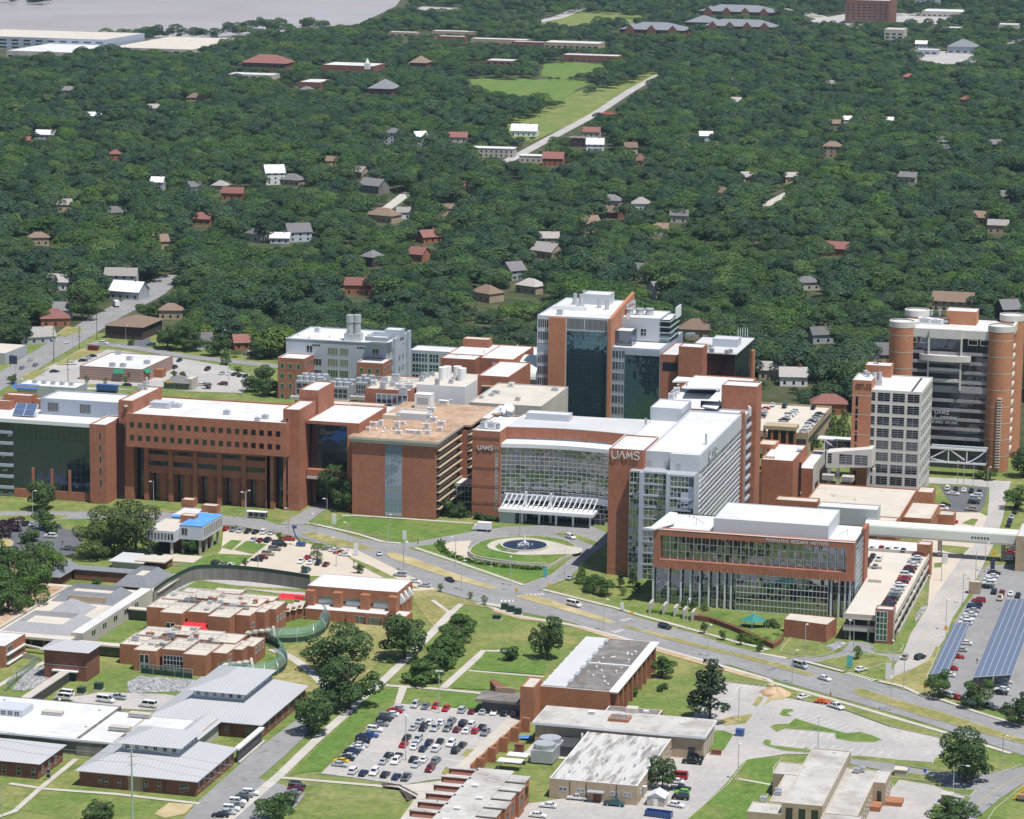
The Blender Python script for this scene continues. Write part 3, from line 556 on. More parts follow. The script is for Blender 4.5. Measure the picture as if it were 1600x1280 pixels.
sheet('parking_lot','pale yards around the top right office blocks',[(1255,34),(1320,22),(1440,20),(1520,30),(1500,40),(1400,34),(1330,42)],.07,'asphalt_pale',cat='parking lot')
def k1(f,x,y):return f((x,y))[0]
def FX(Y,p):return FRP(p[0],p[1],Y)[0]
def FZ(Y,p):return FRP(p[0],p[1],Y)[1]
def RY(X,p):return RTP(p[0],p[1],X)[0]
def RZ(X,p):return RTP(p[0],p[1],X)[1]
def letters(B,face,pl,u0,v0,h,text,mat='letters',w=.62,gap=.25,th=.16,d=.35,name='lettering',st=None):
 """Strokes of capital letters as bars standing off a facade"""
 S={'U':[((0,1),(0,.25)),((0,.25),(.3,0)),((.3,0),(.7,0)),((.7,0),(1,.25)),((1,.25),(1,1))],'A':[((0,0),(.5,1)),((.5,1),(1,0))],'A-':[((0,0),(.5,1)),((.5,1),(1,0)),((.2,.38),(.8,.38))],
         'M':[((0,0),(.12,1)),((.12,1),(.5,.2)),((.5,.2),(.88,1)),((.88,1),(1,0))],'S':[((.95,.85),(.7,1)),((.7,1),(.25,1)),((.25,1),(.05,.76)),((.05,.76),(.3,.56)),((.3,.56),(.75,.44)),((.75,.44),(.97,.22)),((.97,.22),(.7,0)),((.7,0),(.25,0)),((.25,0),(.02,.15))],
         'P':[((0,0),(0,1)),((0,1),(.9,1)),((.9,1),(.9,.5)),((.9,.5),(0,.5))],'Y':[((0,1),(.5,.5)),((1,1),(.5,.5)),((.5,.5),(.5,0))],'C':[((1,.85),(.7,1)),((.7,1),(.2,1)),((.2,1),(0,.7)),((0,.7),(0,.3)),((0,.3),(.2,0)),((.2,0),(.7,0)),((.7,0),(1,.15))],
         'H':[((0,0),(0,1)),((1,0),(1,1)),((0,.5),(1,.5))],'I':[((.5,0),(.5,1))],'T':[((0,1),(1,1)),((.5,0),(.5,1))],'R':[((0,0),(0,1)),((0,1),(.9,1)),((.9,1),(.9,.5)),((.9,.5),(0,.5)),((.4,.5),(1,0))],'E':[((0,0),(0,1)),((0,1),(1,1)),((0,.5),(.8,.5)),((0,0),(1,0))],
         'N':[((0,0),(0,1)),((0,1),(1,0)),((1,0),(1,1))],'J':[((1,1),(1,.2)),((1,.2),(.7,0)),((.7,0),(.2,0)),((.2,0),(0,.25))],'O':[((0,.25),(0,.75)),((0,.75),(.3,1)),((.3,1),(.7,1)),((.7,1),(1,.75)),((1,.75),(1,.25)),((1,.25),(.7,0)),((.7,0),(.3,0)),((.3,0),(0,.25))],
         'K':[((0,0),(0,1)),((1,1),(0,.45)),((.3,.6),(1,0))],'L':[((0,1),(0,0)),((0,0),(1,0))],'D':[((0,0),(0,1)),((0,1),(.6,1)),((.6,1),(1,.7)),((1,.7),(1,.3)),((1,.3),(.6,0)),((.6,0),(0,0))],'B':[((0,0),(0,1)),((0,1),(.9,.95)),((.9,.95),(.9,.55)),((.9,.55),(0,.5)),((.9,.45),(.9,.05)),((.9,.05),(0,0))],'.':[((.4,0),(.4,.12))],
         'V':[((0,1),(.5,0)),((.5,0),(1,1))],'W':[((0,1),(.25,0)),((.25,0),(.5,.7)),((.5,.7),(.75,0)),((.75,0),(1,1))],'F':[((0,0),(0,1)),((0,1),(1,1)),((0,.5),(.8,.5))],'G':[((1,.85),(.7,1)),((.7,1),(.2,1)),((.2,1),(0,.7)),((0,.7),(0,.3)),((0,.3),(.2,0)),((.2,0),(.8,0)),((.8,0),(1,.2)),((1,.2),(1,.45)),((1,.45),(.6,.45))]}
 mb=MB();f=B.fm(face,pl);u=u0
 for ch in text:
  if ch != ' ':
   for a,b in S[ch]:mb.bar(f(u+a[0]*w*h,v0+a[1]*h,d),f(u+b[0]*w*h,v0+b[1]*h,d),th,th)
  u += (w+gap)*h if ch not in 'I' else (w*.8+gap)*h
 return B.part(name,mb,mat)
b=Bd('glass_office_block','dark reflective glass block with brick end pier cut by the left edge','building',(-470,1105),short='dark glass block at the left edge')
xp,xq=FX(1088,kA((510,785))[0]),FX(1088,kA((600,785))[0]);xg=FX(1088,kA((75,800))[0])
b.block(-545,xp,1088,1130,0,30.6,'metal_grey','white_roof')
b.bx('fascia','metal_white',-545,xp+.3,1086.6,1088,29.6,31.1)
b.curtain('f',1088,xg,xp-.1,3.5,29.4,14,9,'glass_deep','metal_dark',.1,.1,.003)
b.bx('plinth','brick',xg,xp,1087.4,1088,0,3.4)
for i in range(6):b.bx('spandrel','metal_blue_grey',-545,xg-.2,1086.9,1088,3+i*4.4,4.1+i*4.4)
b.curtain('f',1088,-545,xg-.2,1,29.4,26,6,'glass_dark','metal_dark',.12,.1)
for px in (185,290,388):x=FX(1088,kA((px,1000))[0]);b.bx('column','brick',x-.5,x+.5,1087.3,1088,0,12)
b.block(xp,xq,1085.5,1104,0,31.4,'brick','white_roof',coping='metal_white')
for i in range(5):z=7+i*4.6;b.win('f',1085.5,FX(1088,kA((565,900))[0]),z,.9,2.7,'glass_dark','metal_grey')
b.bx('recess_glass','glass_dark',xq+.02,xq+3.2,1096,1100,0,30)
x0,x1=FX(1104,kA((225,680))[0]),FX(1104,kA((655,680))[0])
b.block(x0,x1,1104,1122,30.2,36.6,'metal_blue_grey','white_roof')
for p in (265,443):b.win('f',1104,FX(1104,kA((p,700))[0]),31.5,4.6,3.6,'metal_dark','metal_grey',8,1,name='louvre')
b.block(FX(1112,kA((32,620))[0])-1,FX(1112,kA((172,620))[0]),1112,1118,30.2,35.5,'brick','cream_roof');b.block(FX(1112,kA((180,620))[0]),FX(1112,kA((258,640))[0]),1113,1118,30.2,34.2,'brick','cream_roof')
b.block(-500,FX(1108,kA((55,650))[0]),1108,1113,30.2,33.6,'brick','cream_roof')
m=MB();sx=FX(1100,kA((150,690))[0]);m.quad((sx-4.5,1096,30.8),(sx+4.5,1096,30.8),(sx+4.5,1100.5,34.8),(sx-4.5,1100.5,34.8));m.m=1
for u in (-4.5,0,4.5):m.bar((sx+u,1096,30.7),(sx+u,1100.5,34.7),.15);m.bar((sx+u,1100.5,30.2),(sx+u,1100.5,34.7),.15)
for u in (0,.5,1):m.bar((sx-4.5,1096+u*4.5,30.72+u*4),(sx+4.5,1096+u*4.5,30.72+u*4),.12)
b.part('solar_array',m,['solar','metal_white'])
b.unit(FX(1098,kA((190,715))[0]),1098,30.2,2,1.5,1.6)
b=Bd('brick_education_building','long red brick building whose windowed upper storeys overhang tall piers','building',(-405,1110),short='long overhanging brick building')
Yo,Yb=1093.,1097.;xl,xr=-437.1,-371.6;zt,zo=34.9,21.8
b.block(xl,xr,Yo,1131,zo,zt,'brick','white_roof',par=.6)
b.bx('soffit','brick',xl+.1,xr-.1,Yo+.1,Yb+3,zo-.05,zo+.2)
step=(FX(Yo,kB((120,688))[0])-FX(Yo,kA((733,795))[0]))/18;u=FX(Yo,kA((733,795))[0])
for j,p in enumerate(((733,795),(733,867))):
 z=FZ(Yo,kA(p)[0])
 for i in range(19):b.win('f',Yo,u+i*step-.95,z-1.05,1.9,2.15,'glass_dark','brick',fw=.08,dep=.03)
b.bx('rear_wall','brick',xl+3,xr+3,Yb+4.3,1131,0,zo)
ex=[FX(Yb,kA((p,1000))[0]) for p in (745,800,825,935,960,1070,1095,1205,1230,1340,1365,1475,1500)]+[FX(Yb,kB((p,880))[0]) for p in (58,95,148)]
bays=[(ex[2],ex[3]),(ex[4],ex[5]),(ex[6],ex[7]),(ex[8],ex[9]),(ex[10],ex[11]),(ex[12],ex[13])]
z1,z2,z3,z4,z5=FZ(Yb,kA((830,935))[0]),FZ(Yb,kA((830,958))[0]),FZ(Yb,kA((830,995))[0]),FZ(Yb,kA((830,1022))[0]),FZ(Yb,kA((830,1062))[0])
for a,c in bays:
 b.win('f',Yb+.6,a,z2,c-a,z1-z2,'glass_dark','metal_dark',4,1,.1);b.win('f',Yb+.6,a,z4,c-a,z3-z4,'glass_dark','metal_dark',4,1,.1)
 b.bx('bay_band','brick',a,c,Yb+.5,Yb+4.2,z5,z4);b.bx('bay_band','brick',a,c,Yb+.5,Yb+4.2,z3,z2);b.bx('bay_head','brick',a,c,Yb+.5,Yb+4.2,z1,zo)
 w=(c-a);mb=MB();n=10;cx,cy,r=a+w*.66,Yb+4.2,w*.36
 pts=[(cx+r*math.cos(math.pi+math.pi*i/n),cy+r*.8*math.sin(math.pi+math.pi*i/n)) for i in range(n+1)]
 mb.prism(pts,0,z5);b.part('bay_pier',mb,'brick',smooth=False)
 b.bx('entry_slot','glass_dark',a+w*.08,a+w*.3,Yb+4.05,Yb+4.25,0,z5)
for a,c in [(ex[1],ex[2]),(ex[3],ex[4]),(ex[5],ex[6]),(ex[7],ex[8]),(ex[9],ex[10]),(ex[11],ex[12]),(ex[13],ex[14])]:b.bx('pier','brick',a,c,Yb,Yb+4.3,0,zo)
for a,c in ((ex[0],ex[1]),(ex[14],ex[15])):b.bx('tall_slot','glass_dark',a,c,Yb+3.6,Yb+4.3,0,zo)
b.block(-441.5,-435.6,Yb-.5,1128,0,39.2,'brick','white_roof',par=.4);b.bx('pier','brick',-437.6,ex[0],Yb,Yb+5,0,zo)
xa,xb=ex[15],FX(Yb,kB((236,700))[0])
b.block(xa,xb,Yb,1117,0,39.6,'brick','white_roof',par=.4);b.bx('slot_window','glass_dark',xa+1.2,xa+1.9,Yb-.04,Yb,1,36)
x0=FX(1118,kB((235,540))[0]);b.block(x0,x0+7.8,1118,1138,30,43.5,'brick','white_roof',par=.4)
x2=FX(1104,kB((495,700))[0]);x3=FX(1104,kB((548,640))[0]);zb=FZ(1104,kB((400,640))[0])
b.block(xb+.3,x3+1,1104,1140,zb,34.3,'brick','white_roof',par=.4);b.bx('recessed_glass','glass_dark',xb+.3,x2,1109,1138,15,zb);b.bx('end_pier','brick',x2,x3+1,1104,1140,0,zb)
b.bx('bridge_floor','brick',xb+.3,x2,1105,1138,11.6,14.9);b.bx('bridge_sill','concrete_pale',xb+.3,x2,1104.7,1105,11.2,12.2)
for i in range(4):x=xb+1+i*(x2-xb-2)/3;b.bx('bridge_column','brick',x-.6,x+.6,1112,1113.4,0,11.6)
for p,w_,d_,h_ in ((kA((900,690)),8,6,2.2),(kA((1260,730)),2.4,2,1.6),(kA((1430,765)),2,1.6,1.2),(kB((50,598)),2.4,2,1.5),(kA((985,690)),3,3,1.4)):
 x,y=G(*p[0],zt);b.unit(x,y,zt-.6,w_,d_,h_,'white_panel',fan=w_ < 4)
mb=MB()
for i in range(3):mb.cyl(-371.2,Yo+2+i*3,zt,zt+.1,.1)
x,y=G(*kA((815,600))[0],39);mb=MB().cyl(x,y,39,44,.5,n=10);mb.box(x-3.5,x-1.5,y-1,y+1,39,41.2);b.part('roof_plant',mb,'galvanised')
m=MB();c=(-438.2,1096.2,36.4);m.cyl(*c[:2],36.1,36.5,.15);m.cyl(c[0],c[1],36.5,37.2,.3,.9,n=12);b.part('dish',m,'metal_white')
b=Bd('brick_slab_building','flat brown roofed brick block with a blue glass strip down its blank front','building',(-330,1135),short='brown roofed brick block')
X0,X1,Ym=-347.,-313.8,1098.5
b.block(X0,X1,Ym,1172,0,30.,'brick','gravel_roof',par=.0)
b.bx('eave_slab','concrete_pale',X0-1.2,X1+1.4,Ym-1.3,1173,29.6,30.5);b.bx('eave_band','concrete',X0-.5,X1+.7,Ym-.6,1172.5,28.3,29.6)
b.part('roof',MB().quad((X0-1,Ym-1.1,30.53),(X1+1.2,Ym-1.1,30.53),(X1+1.2,1172.8,30.53),(X0-1,1172.8,30.53)),'gravel_roof')
b.bx('roof_wing','gravel_roof',X1+1.4,X1+4.4,1133,1173,29.7,30.45)
ua,ub=FX(Ym,kB((703,800))[0]),FX(Ym,kB((793,800))[0]);b.curtain('f',Ym,ua,ub,1.5,28.2,4,14,'glass_strip','metal_blue_grey',.1,.08,.001,name='strip_window')
b.bx('strip_base','metal_grey',ua,ub,Ym-.1,Ym,.2,1.5)
b.curtain('r',X1,Ym+1.2,1132,2,28,16,8,'glass_dark','metal_dark',.14,.1,.002);b.curtain('r',X1+3,1133,1171,2,28,18,8,'glass_dark','metal_dark',.14,.1,.002)
b.bx('end_wing','brick',X1-1,X1+2.97,1132.6,1172,0,28.3)
for i in range(8):
 z=3.6+i*3.25
 b.bx('sun_shade','brick_tan',X1,X1+1.5,Ym+1,1132,z,z+.35);b.bx('sun_shade','brick_tan',X1+3,X1+4.5,1132.8,1171.5,z,z+.35)
for p,w_,d_,h_ in ((kB((915,545)),5,4,4.5),(kB((640,650)),2,1.6,1.5),(kB((610,670)),1.2,1.2,1),(kB((680,650)),1.2,1.2,2.),(kB((768,660)),1.4,1.4,2.2),(kB((775,690)),2,1.4,1.1),(kB((840,685)),3,1.2,1.),(kB((885,690)),1.8,1.2,1.1),(kB((935,690)),1.5,1.5,1.1),(kB((930,660)),1.4,1.4,1.6),(kB((1000,675)),1.5,1.3,1.2),(kB((965,625)),2.,1.4,1.6),(kB((940,615)),1.6,1.4,2.0),(kB((955,570)),2.2,1.8,1.4),(kB((1010,640)),2.,1.6,1.2),(kB((860,580)),1.4,1.2,1.),(kB((1020,530)),3.,1.5,1.4),(kB((800,640)),1.2,1.2,1.)):
 x,y=G(*p[0],30.5);b.unit(x,y,30.5,w_*1.35,d_*1.35,h_*1.25,'pipe_white',fan=w_ < 3)
x,y=G(*kB((840,615))[0],30.5);b.block(x-6,x+6,y,y+9,30.5,33.2,'white_panel','cream_roof',par=.5)
x,y=G(*kB((720,610))[0],30.5);b.block(x-4,x+4.5,y,y+5,30.5,32.2,'cream_roof','cream_roof',par=.1)
for p in ((700,668),(735,672),(760,640),(655,668),(690,690),(720,684),(810,640),(975,640),(905,640),(1060,515)):
 x,y=G(*kB(p)[0],30.5);b.vent(x,y,30.5,random.uniform(.5,1.4),.3,'pipe_white')
b=Bd('hospital_atrium_building','hospital with mirrored atrium wall, white canopy and lettered left brick pier','building',(-262,1125),short='hospital atrium')
b.block(-302.3,-291.5,1109,1142,0,33.6,'brick','white_roof',coping='metal_white')
for z in (4.6,11.3,18.4,25.4,30):b.bx('brick_course','brick_brown',-302.36,-291.44,1108.94,1109,z,z+1.1)
u=FX(1109,kE((372,600))[0]);b.win('f',1109,u-.45,3,.9,24.5,'glass_grey','metal_white',1,11,.14,name='slit_window')
za,zb_=FZ(1109,kE((230,405))[0]),FZ(1109,kE((230,370))[0]);ua=FX(1109,kE((230,390))[0]);ub=FX(1109,kE((350,390))[0]);h=zb_-za
letters(b,'f',1109,ua,za,h,'UAMS','letters',(ub-ua)/h/4*.80,(ub-ua)/h/4*.22,.22,.3)
N_=9;xs=np.linspace(-291.5,-219.5,N_);ycv=lambda x:1119.5+3.0*math.sin(math.pi*min(1,max(0,(x+291.5)/48)))
for i in range(N_-1):
 pass
def curved(yoff,x0,x1,z0,z1,mat,name,th=1.5,n=12):
 mb=MB();X=np.linspace(x0,x1,n+1);pts=[(x,ycv(x)+yoff) for x in X]+[(x,ycv(x)+yoff+th) for x in X[::-1]]
 mb.prism(pts,z0,z1,bottom=True);return b.part(name,mb,mat)
curved(0,-291.4,-222,29.4,33.4,'brick','wall',1.2);curved(.4,-291.4,-222,27.4,29.4,'glass_blue','clerestory',.6)
for i in range(6):x=-291+i*9.9;mb=MB().box(x-.4,x+.4,ycv(x)-.05,ycv(x)+1,27.4,29.4);b.part('clerestory_pier',mb,'brick')
mb=MB()
for i in range(60):x=-290+i*1.0;mb.box(x-.06,x+.06,ycv(x)+.28,ycv(x)+.4,27.4,29.4)
b.part('clerestory_frame',mb,'alu')
curved(-9.0,-291.4,-240,27.2,28.7,'metal_white','ledge',10.5);
mb=MB();nu,nv=23,16;X=np.linspace(-291.4,-249.5,nu+1);Zs=np.linspace(0,27.2,nv+1);yg=lambda x:ycv(x)-8.2
for i in range(nu):
 for j in range(nv):
  t1,t2=rng.normal(0,.010,2)
  mb.quad((X[i],yg(X[i])+t1,Zs[j]),(X[i+1],yg(X[i+1])-t1,Zs[j]),(X[i+1],yg(X[i+1])-t1+t2,Zs[j+1]),(X[i],yg(X[i])+t1+t2,Zs[j+1]))
mb.m=1
for i in range(nu+1):mb.box(X[i]-.05,X[i]+.05,yg(X[i])-.1,yg(X[i])-.02,0,27.2)
for j in range(nv+1):
 for i in range(nu):mb.bar((X[i],yg(X[i])-.07,Zs[j]),(X[i+1],yg(X[i+1])-.07,Zs[j]),.1,.12)
b.part('curtain_wall',mb,['glass_refl','alu'])
pts=[(x,ycv(x)) for x in np.linspace(-291.5,-219.4,13)]+[(-219.4,1152),(-291.5,1146)]
b.part('roof',MB().prism(pts,33.4,33.6),'grey_roof');b.bx('wall','concrete',-291.3,-219.6,1124,1150,0,33.3)
b.bx('side_glass','glass_grey',-302,-301,1142,1150,20,33)
x0,x1=FX(1136,kE((600,130))[0]),FX(1136,kE((930,130))[0]);b.block(x0,x1,1136,1142,33.6,36.2,'white_panel','white_roof',par=.2)
x,y=G(*kE((1520,235))[0],33.6);b.part('flue',MB().cyl(x,y,33.6,37.2,.45,n=12),'galvanised')
x,y=G(*kE((455,140))[0],33.6)
m=MB();m.box(x-1.5,x+1.5,y-1.5,y+1.5,33.6,33.8)
for a in range(3):m.bar((x+1.3*math.cos(a*2.1),y+1.3*math.sin(a*2.1),33.8),(x,y,36.2),.2)
NDISH=18
def dish(m,c,R,ax,dep):
 ax=Vector(ax).normalized();p=ax.cross(Vector((0,0,1))).normalized();q=p.cross(ax);c=Vector(c);prev=None
 for k in range(5):
  r=R*k/4;ring=[c+p*r*math.cos(2*math.pi*i/NDISH)+q*r*math.sin(2*math.pi*i/NDISH)+ax*dep*(k/4)**2 for i in range(NDISH)]
  if prev:
   for i in range(NDISH):j=(i+1) % NDISH;m.quad(prev[i],prev[j],ring[j],ring[i])
  prev=ring
 for i in range(3):m.bar(tuple(prev[i*6]),tuple(c+ax*R*.75),.1)
 m.bar(tuple(c+ax*R*.7),tuple(c+ax*R*.85),.4)
dish(m,(x+.4,y,36.4),2.3,(.55,-.35,.6),.8);dish(m,(x-2.6,y-.3,35.2),1.2,(-.7,-.4,.5),.4);m.bar((x-2.6,y-.3,33.6),(x-2.6,y-.3,35.2),.25);b.part('satellite_dish',m,'metal_white')
x,y=G(*kE((335,240))[0],33.6);b.unit(x,y,33.2,3.4,2.2,2.8);b.unit(x-3.6,y+.4,33.2,1.6,2,2.2,'galvanised');b.unit(x+2.4,y+1,33.2,1.,1.5,2.,'metal_grey')
for p in ((370,140),(680,150)):x,y=G(*kE(p)[0],33.6);b.bx('roof_walkway','timber',x-1.5,x+1.5,y-1.6,y+1.6,33.7,34.1)
x0,x1=-289.5,-252.7;b.bx('canopy','metal_white',x0,x1,1100.5,1109,4.4,5.6)
m=MB()
for i in range(19):
 x=x0+.8+i*(x1-x0-1.6)/18;m.bar((x,1101,5.5),(x+.6,1109.5,9.6),.3,.5)
m.box(x0,x1,1109.2,1109.7,9.4,9.9);b.part('canopy_rib',m,'metal_white');
for i in range(5):x=x0+9+i*6.6;b.bx('canopy_column','metal_white',x-.35,x+.35,1102,1102.7,0,4.4)
for px in (598,790):x=FX(1106,kE((px,800))[0]);b.bx('mast','metal_white',x-.4,x+.4,1106,1106.8,0,11.5)
b.bx('entrance_wall','white_panel',x0+.2,x0+6.3,1101.5,1109,0,4.4);b.curtain('f',1108.5,x0+6.5,x1+3,0,4.4,18,2,'glass_dark','metal_grey',.12,.1)
bl=Bd('glass_link_building','low glass link with pale sloping roof between the brick block and the lettered pier','building',(-308,1128))
bl.block(-313,-302.4,1122,1150,0,9.5,'concrete','white_roof',par=.2);bl.curtain('f',1121.9,-315,-302.4,.5,8.5,8,4,'glass_green','alu',.12,.1)
bl.block(-309,-302.5,1146,1175,9,31,'concrete','white_roof',par=.2)
b=Bd('panelled_hospital_tower','white panelled tower wing with tall lettered brick pier and banded glass side','building',(-210,1075),short='white panelled hospital tower')
b.block(-232,-219.6,1034.1,1060,0,45.6,'brick','white_roof',coping='metal_white')
za,zb_=FZ(1034,kE((1270,470))[0]),FZ(1034,kE((1270,412))[0]);ua=FX(1034,kE((1262,440))[0]);ub=FX(1034,kE((1482,440))[0]);h=zb_-za
letters(b,'f',1034.1,ua,za,h,'UAMS','letters',(ub-ua)/h/4*.80,(ub-ua)/h/4*.22,.30,.45)
xw0,xw1,Yw,Yf=-219.6,-200.0,1038.,1031.;xs_=FX(Yw,kF((318,400))[0])
b.block(xw0,xw1,Yw,1118,0,44.7,'white_panel','white_roof',par=.7)
b.block(xs_,xw1+.1,Yw-2.5,Yw+.5,0,44.75,'white_panel','white_roof',par=.1)
b.block(-232,-221.3,1060,1118,0,42.5,'white_panel','white_roof',par=.3)
for px,Yq in ((218,Yw),(294,Yw),(349,Yw-2.5)):x=FX(Yq,kF((px,415))[0]);b.win('f',Yq,x-.8,38.6,1.6,2.6,'metal_grey','metal_grey',name='louvre')
zt_=FZ(Yf,kF((195,462))[0]);c0=FX(Yf,kF((128,500))[0]);c1=FX(Yf,kF((178,500))[0]);c2=FX(Yf,kF((195,500))[0]);c3=FX(Yf,kF((300,500))[0]);c4=FX(Yf,kF((318,500))[0]);c5=FX(Yf,kF((425,500))[0])
b.bx('glazed_bay','metal_grey',c0,xs_,Yf,Yw-.02,0,zt_+.5);b.bx('glazed_bay','metal_grey',xs_,xw1-.3,Yf-2,Yw-2.52,0,zt_+.5)
b.curtain('f',Yf,c0,c1,0,zt_,3,20,'glass_refl','alu',.12,.1,.01);b.curtain('f',Yf,c2,c3,0,zt_,5,20,'glass_refl','alu',.12,.1,.012);b.curtain('f',Yf-2,c4,xw1-2.2,0,zt_,5,20,'glass_refl','alu',.12,.1,.012)
for a in (c1,c3):b.bx('mullion_column','panel_x',a,a+1.1,Yf-2.6,Yf+.1,0,zt_+.6)
for i in range(9):
 z=zt_+.4-i*4.15;b.bx('floor_band','panel_x',c0,c3,Yf-.25,Yf+.1,z-.4,z+.2);b.bx('floor_band','panel_x',c4,xw1-1.2,Yf-2.25,Yf-1.9,z-.4,z+.2)
b.bx('corner_glass','glass_blue',xw1-2.1,xw1-.3,Yf-2.2,Yf-1.95,0,zt_)
zs=RZ(xw1,kC((1140,1105))[0]);b.bx('side_panel','white_panel',xw1,xw1+.35,Yw-2.4,1116,zs,44.72)
for i in range(11):
 z=zs-1.0-i*3.6
 b.curtain('r',xw1,Yw-2,1115.5,z-2.65,z+.4,34,2,'glass_refl','metal_white',.1,.14,.004,name='ribbon_window');b.bx('side_band','alu',xw1,xw1+.25,Yw-2.2,1116,z-3.2,z-2.65)
 b.bx('sun_shade','alu',xw1+.1,xw1+.35,Yw-2.2,1116,z-1.0,z-.85)
b.bx('brick_fin','brick',xw1-.5,xw1+1.2,1116,1119,0,45.2)
zl=RZ(xw1+.4,kC((1192,1040))[0]);yl0=RY(xw1+.4,kC((1168,1050))[0]);yl1=RY(xw1+.4,kC((1218,980))[0])
letters(b,'r',xw1+.4,yl0,40.3,3.2,'UAMS','metal_grey',(yl1-yl0)/3.2/4*.8,(yl1-yl0)/3.2/4*.2,.35,.3)
x0,x1=-209.8,-196.3
b.block(x0,x1,1128,1139,0,53.2,'brick','white_roof',coping='metal_white');
b.block(xw1-10,xw1+1.6,1119,1128,0,44,'metal_grey','white_roof')
for i in range(9):z=42-i*4;b.bx('ribbon_window','glass_blue',xw1+1.6,xw1+1.7,1119.5,1127.8,z-2.4,z);b.bx('side_band','white_panel',xw1+1.6,xw1+2.1,1119.2,1128,z-3.6,z-2.45)
for p in ((1410,790),(1418,800)):x,y=G(*kC(p)[0],44);b.vent(x,y,44,3,.35,'metal_white')
x,y=G(*kC((1155,960))[0],44.7);b.part('flue',MB().cyl(x,y,44,48,.4,n=10),'galvanised')
x0=FX(1118,kC((862,800))[0]);b.block(x0,x0+12,1106,1124,36,47.2,'white_panel','white_roof',par=.4)
x0=FX(1130,kC((860,740))[0]);xE=-209.9;b.block(x0,xE,1132,1205,0,42.5,'brick','white_roof',par=.4)
q=[G(*kC(p)[0],46.5) for p in ((955,597),(985,570),(1260,590),(1240,640),(1035,635),(1055,595))]
b.part('roof_canopy',MB().prism(q,46.2,46.8,bottom=True),'metal_white')
q=[G(*kC(p)[0],45) for p in ((1130,745),(1240,635),(1240,735),(1215,760))];b.part('roof_canopy',MB().prism(q,44.6,45.1,bottom=True),'metal_white')
x,y=G(*kC((1110,668))[0],42);b.bx('roof_screen','glass_dark',x-5,x+7,y,y+2,42,45.5)
for p in ((965,690),(980,665),(950,700)):x,y=G(*kC(p)[0],42.3);b.unit(x,y,42.1,2.2,2,2.4);b.vent(x+.5,y,44.4,1.4,.4)
x,y=G(*kC((1150,745))[0],44.7);b.bx('roof_screen','glass_dark',x-2,x+6,y+1,y+2,44.1,46.6)
b=Bd('psychiatric_institute','glass institute in a red brick picture frame with white roof penthouse','building',(-173,1011),short='brick framed glass institute')
x0,x1,Yp=-207.5,-139.,997.
b.block(x0,x1,Yp+3.2,1025,0,26,'metal_dark','white_roof',par=.3)
b.bx('frame_top','brick',x0,x1,Yp,Yp+3.2,24.3,26.3);b.bx('frame_bottom','brick',x0,x1,Yp,Yp+4.4,13.0,15.9);b.bx('frame_side','brick',x0,x0+2.2,Yp,Yp+3.2,15.9,24.3);b.bx('frame_side','brick',x1-2.7,x1,Yp,Yp+3.2,15.9,24.3)
b.bx('coping','metal_white',x0-.1,x1+.1,Yp-.1,Yp+.5,26.31,26.45)
m=MB()
for i in range(27):x=x0+5+i*2.25;m.quad((x,Yp-.02,13.),(x+.2,Yp-.5,13.),(x+.2,Yp-.02,15));m.quad((x+.2,Yp-.5,13.),(x+.5,Yp-.02,13.),(x+.2,Yp-.02,15))
b.part('brick_corbel',m,'brick')
b.curtain('f',Yp+2.4,x0+2.3,x1-2.8,15.9,24.3,46,3,'glass_refl','alu',.1,.14,.006,hw=.25)
for i in range(23):x=x0+5.4+i*2.7;b.bx('mullion_fin','alu',x-.1,x+.1,Yp+1.5,Yp+2.3,15.9,24.3)
b.curtain('f',Yp+3.0,x0+.5,x1-.5,0,13,48,5,'glass_refl','alu',.1,.1,.006,hw=.2)
for i,px in enumerate((236,305,362,405,448,489,528,562,590)):x=FX(Yp+1.6,kF((px,950))[0]);b.bx('column','alu',x-.3,x+.3,Yp+1,Yp+1.7,0,13)
for px in (1045,1080,1108,1130):x=FX(Yp+1.6,kF((px,1000))[0]);b.bx('column','alu',x-.3,x+.3,Yp+1,Yp+1.7,0,13)
ua,ub=FX(Yp+1,kF((612,1000))[0]),FX(Yp+1,kF((1030,1000))[0]);b.bx('glazed_bay','metal_grey',ua,ub,Yp+.6,Yp+3,0,12.9);b.curtain('f',Yp+.6,ua,ub,0,12.8,24,6,'glass_refl','alu',.1,.12,.008,hw=.25)
za=24.75;ua,ub=FX(Yp,kF((748,770))[0]),FX(Yp,kF((1040,790))[0])
t='PSYCHIATRIC RESEARCH INSTITUTE';h=1.0;un=sum((.62+.33)*h for c in t);k=(ub-ua)/un;letters(b,'f',Yp,ua,za,h,t,'letters',.62*k,.33*k,.14,.12)
X=x1
b.curtain('r',X,Yp+4,1017,0,24,8,12,'glass_green','alu',.12,.12,.01);b.bx('side_pier','brick',X-.5,X+.8,1017,1025.4,0,26.9);b.bx('side_glass','glass_blue',X-.05,X+.02,Yp+3.3,Yp+4,0,26)
b.block(-187.8,-148.6,1001,1027,25.7,30.6,'white_panel','white_roof',par=.2)
q=[G(*kF(p)[0],27) for p in ((188,712),(225,708),(285,660),(310,640),(345,645),(330,690),(240,718))];b.part('roof_curl',MB().prism(q,26.6,27.1,bottom=True),'metal_white')
m=MB();x,y=G(*kF((450,695))[0],26.);m.bar((x-1.5,y,25.8),(x-1.5,y,28),.15);m.bar((x-1.5,y,28),(x+1.5,y-1,26.4),.15);x,y=G(*kF((1098,745))[0],26.);m.bar((x-1.5,y,26),(x+1.5,y,28),.15);m.bar((x+1.5,y,26),(x+1.5,y,28),.15);b.part('roof_davit',m,'metal_grey')
for p in ((400,660),(420,665),(540,640)):x,y=G(*kF(p)[0],26);b.vent(x,y,25.8,.5,.2,'metal_grey')
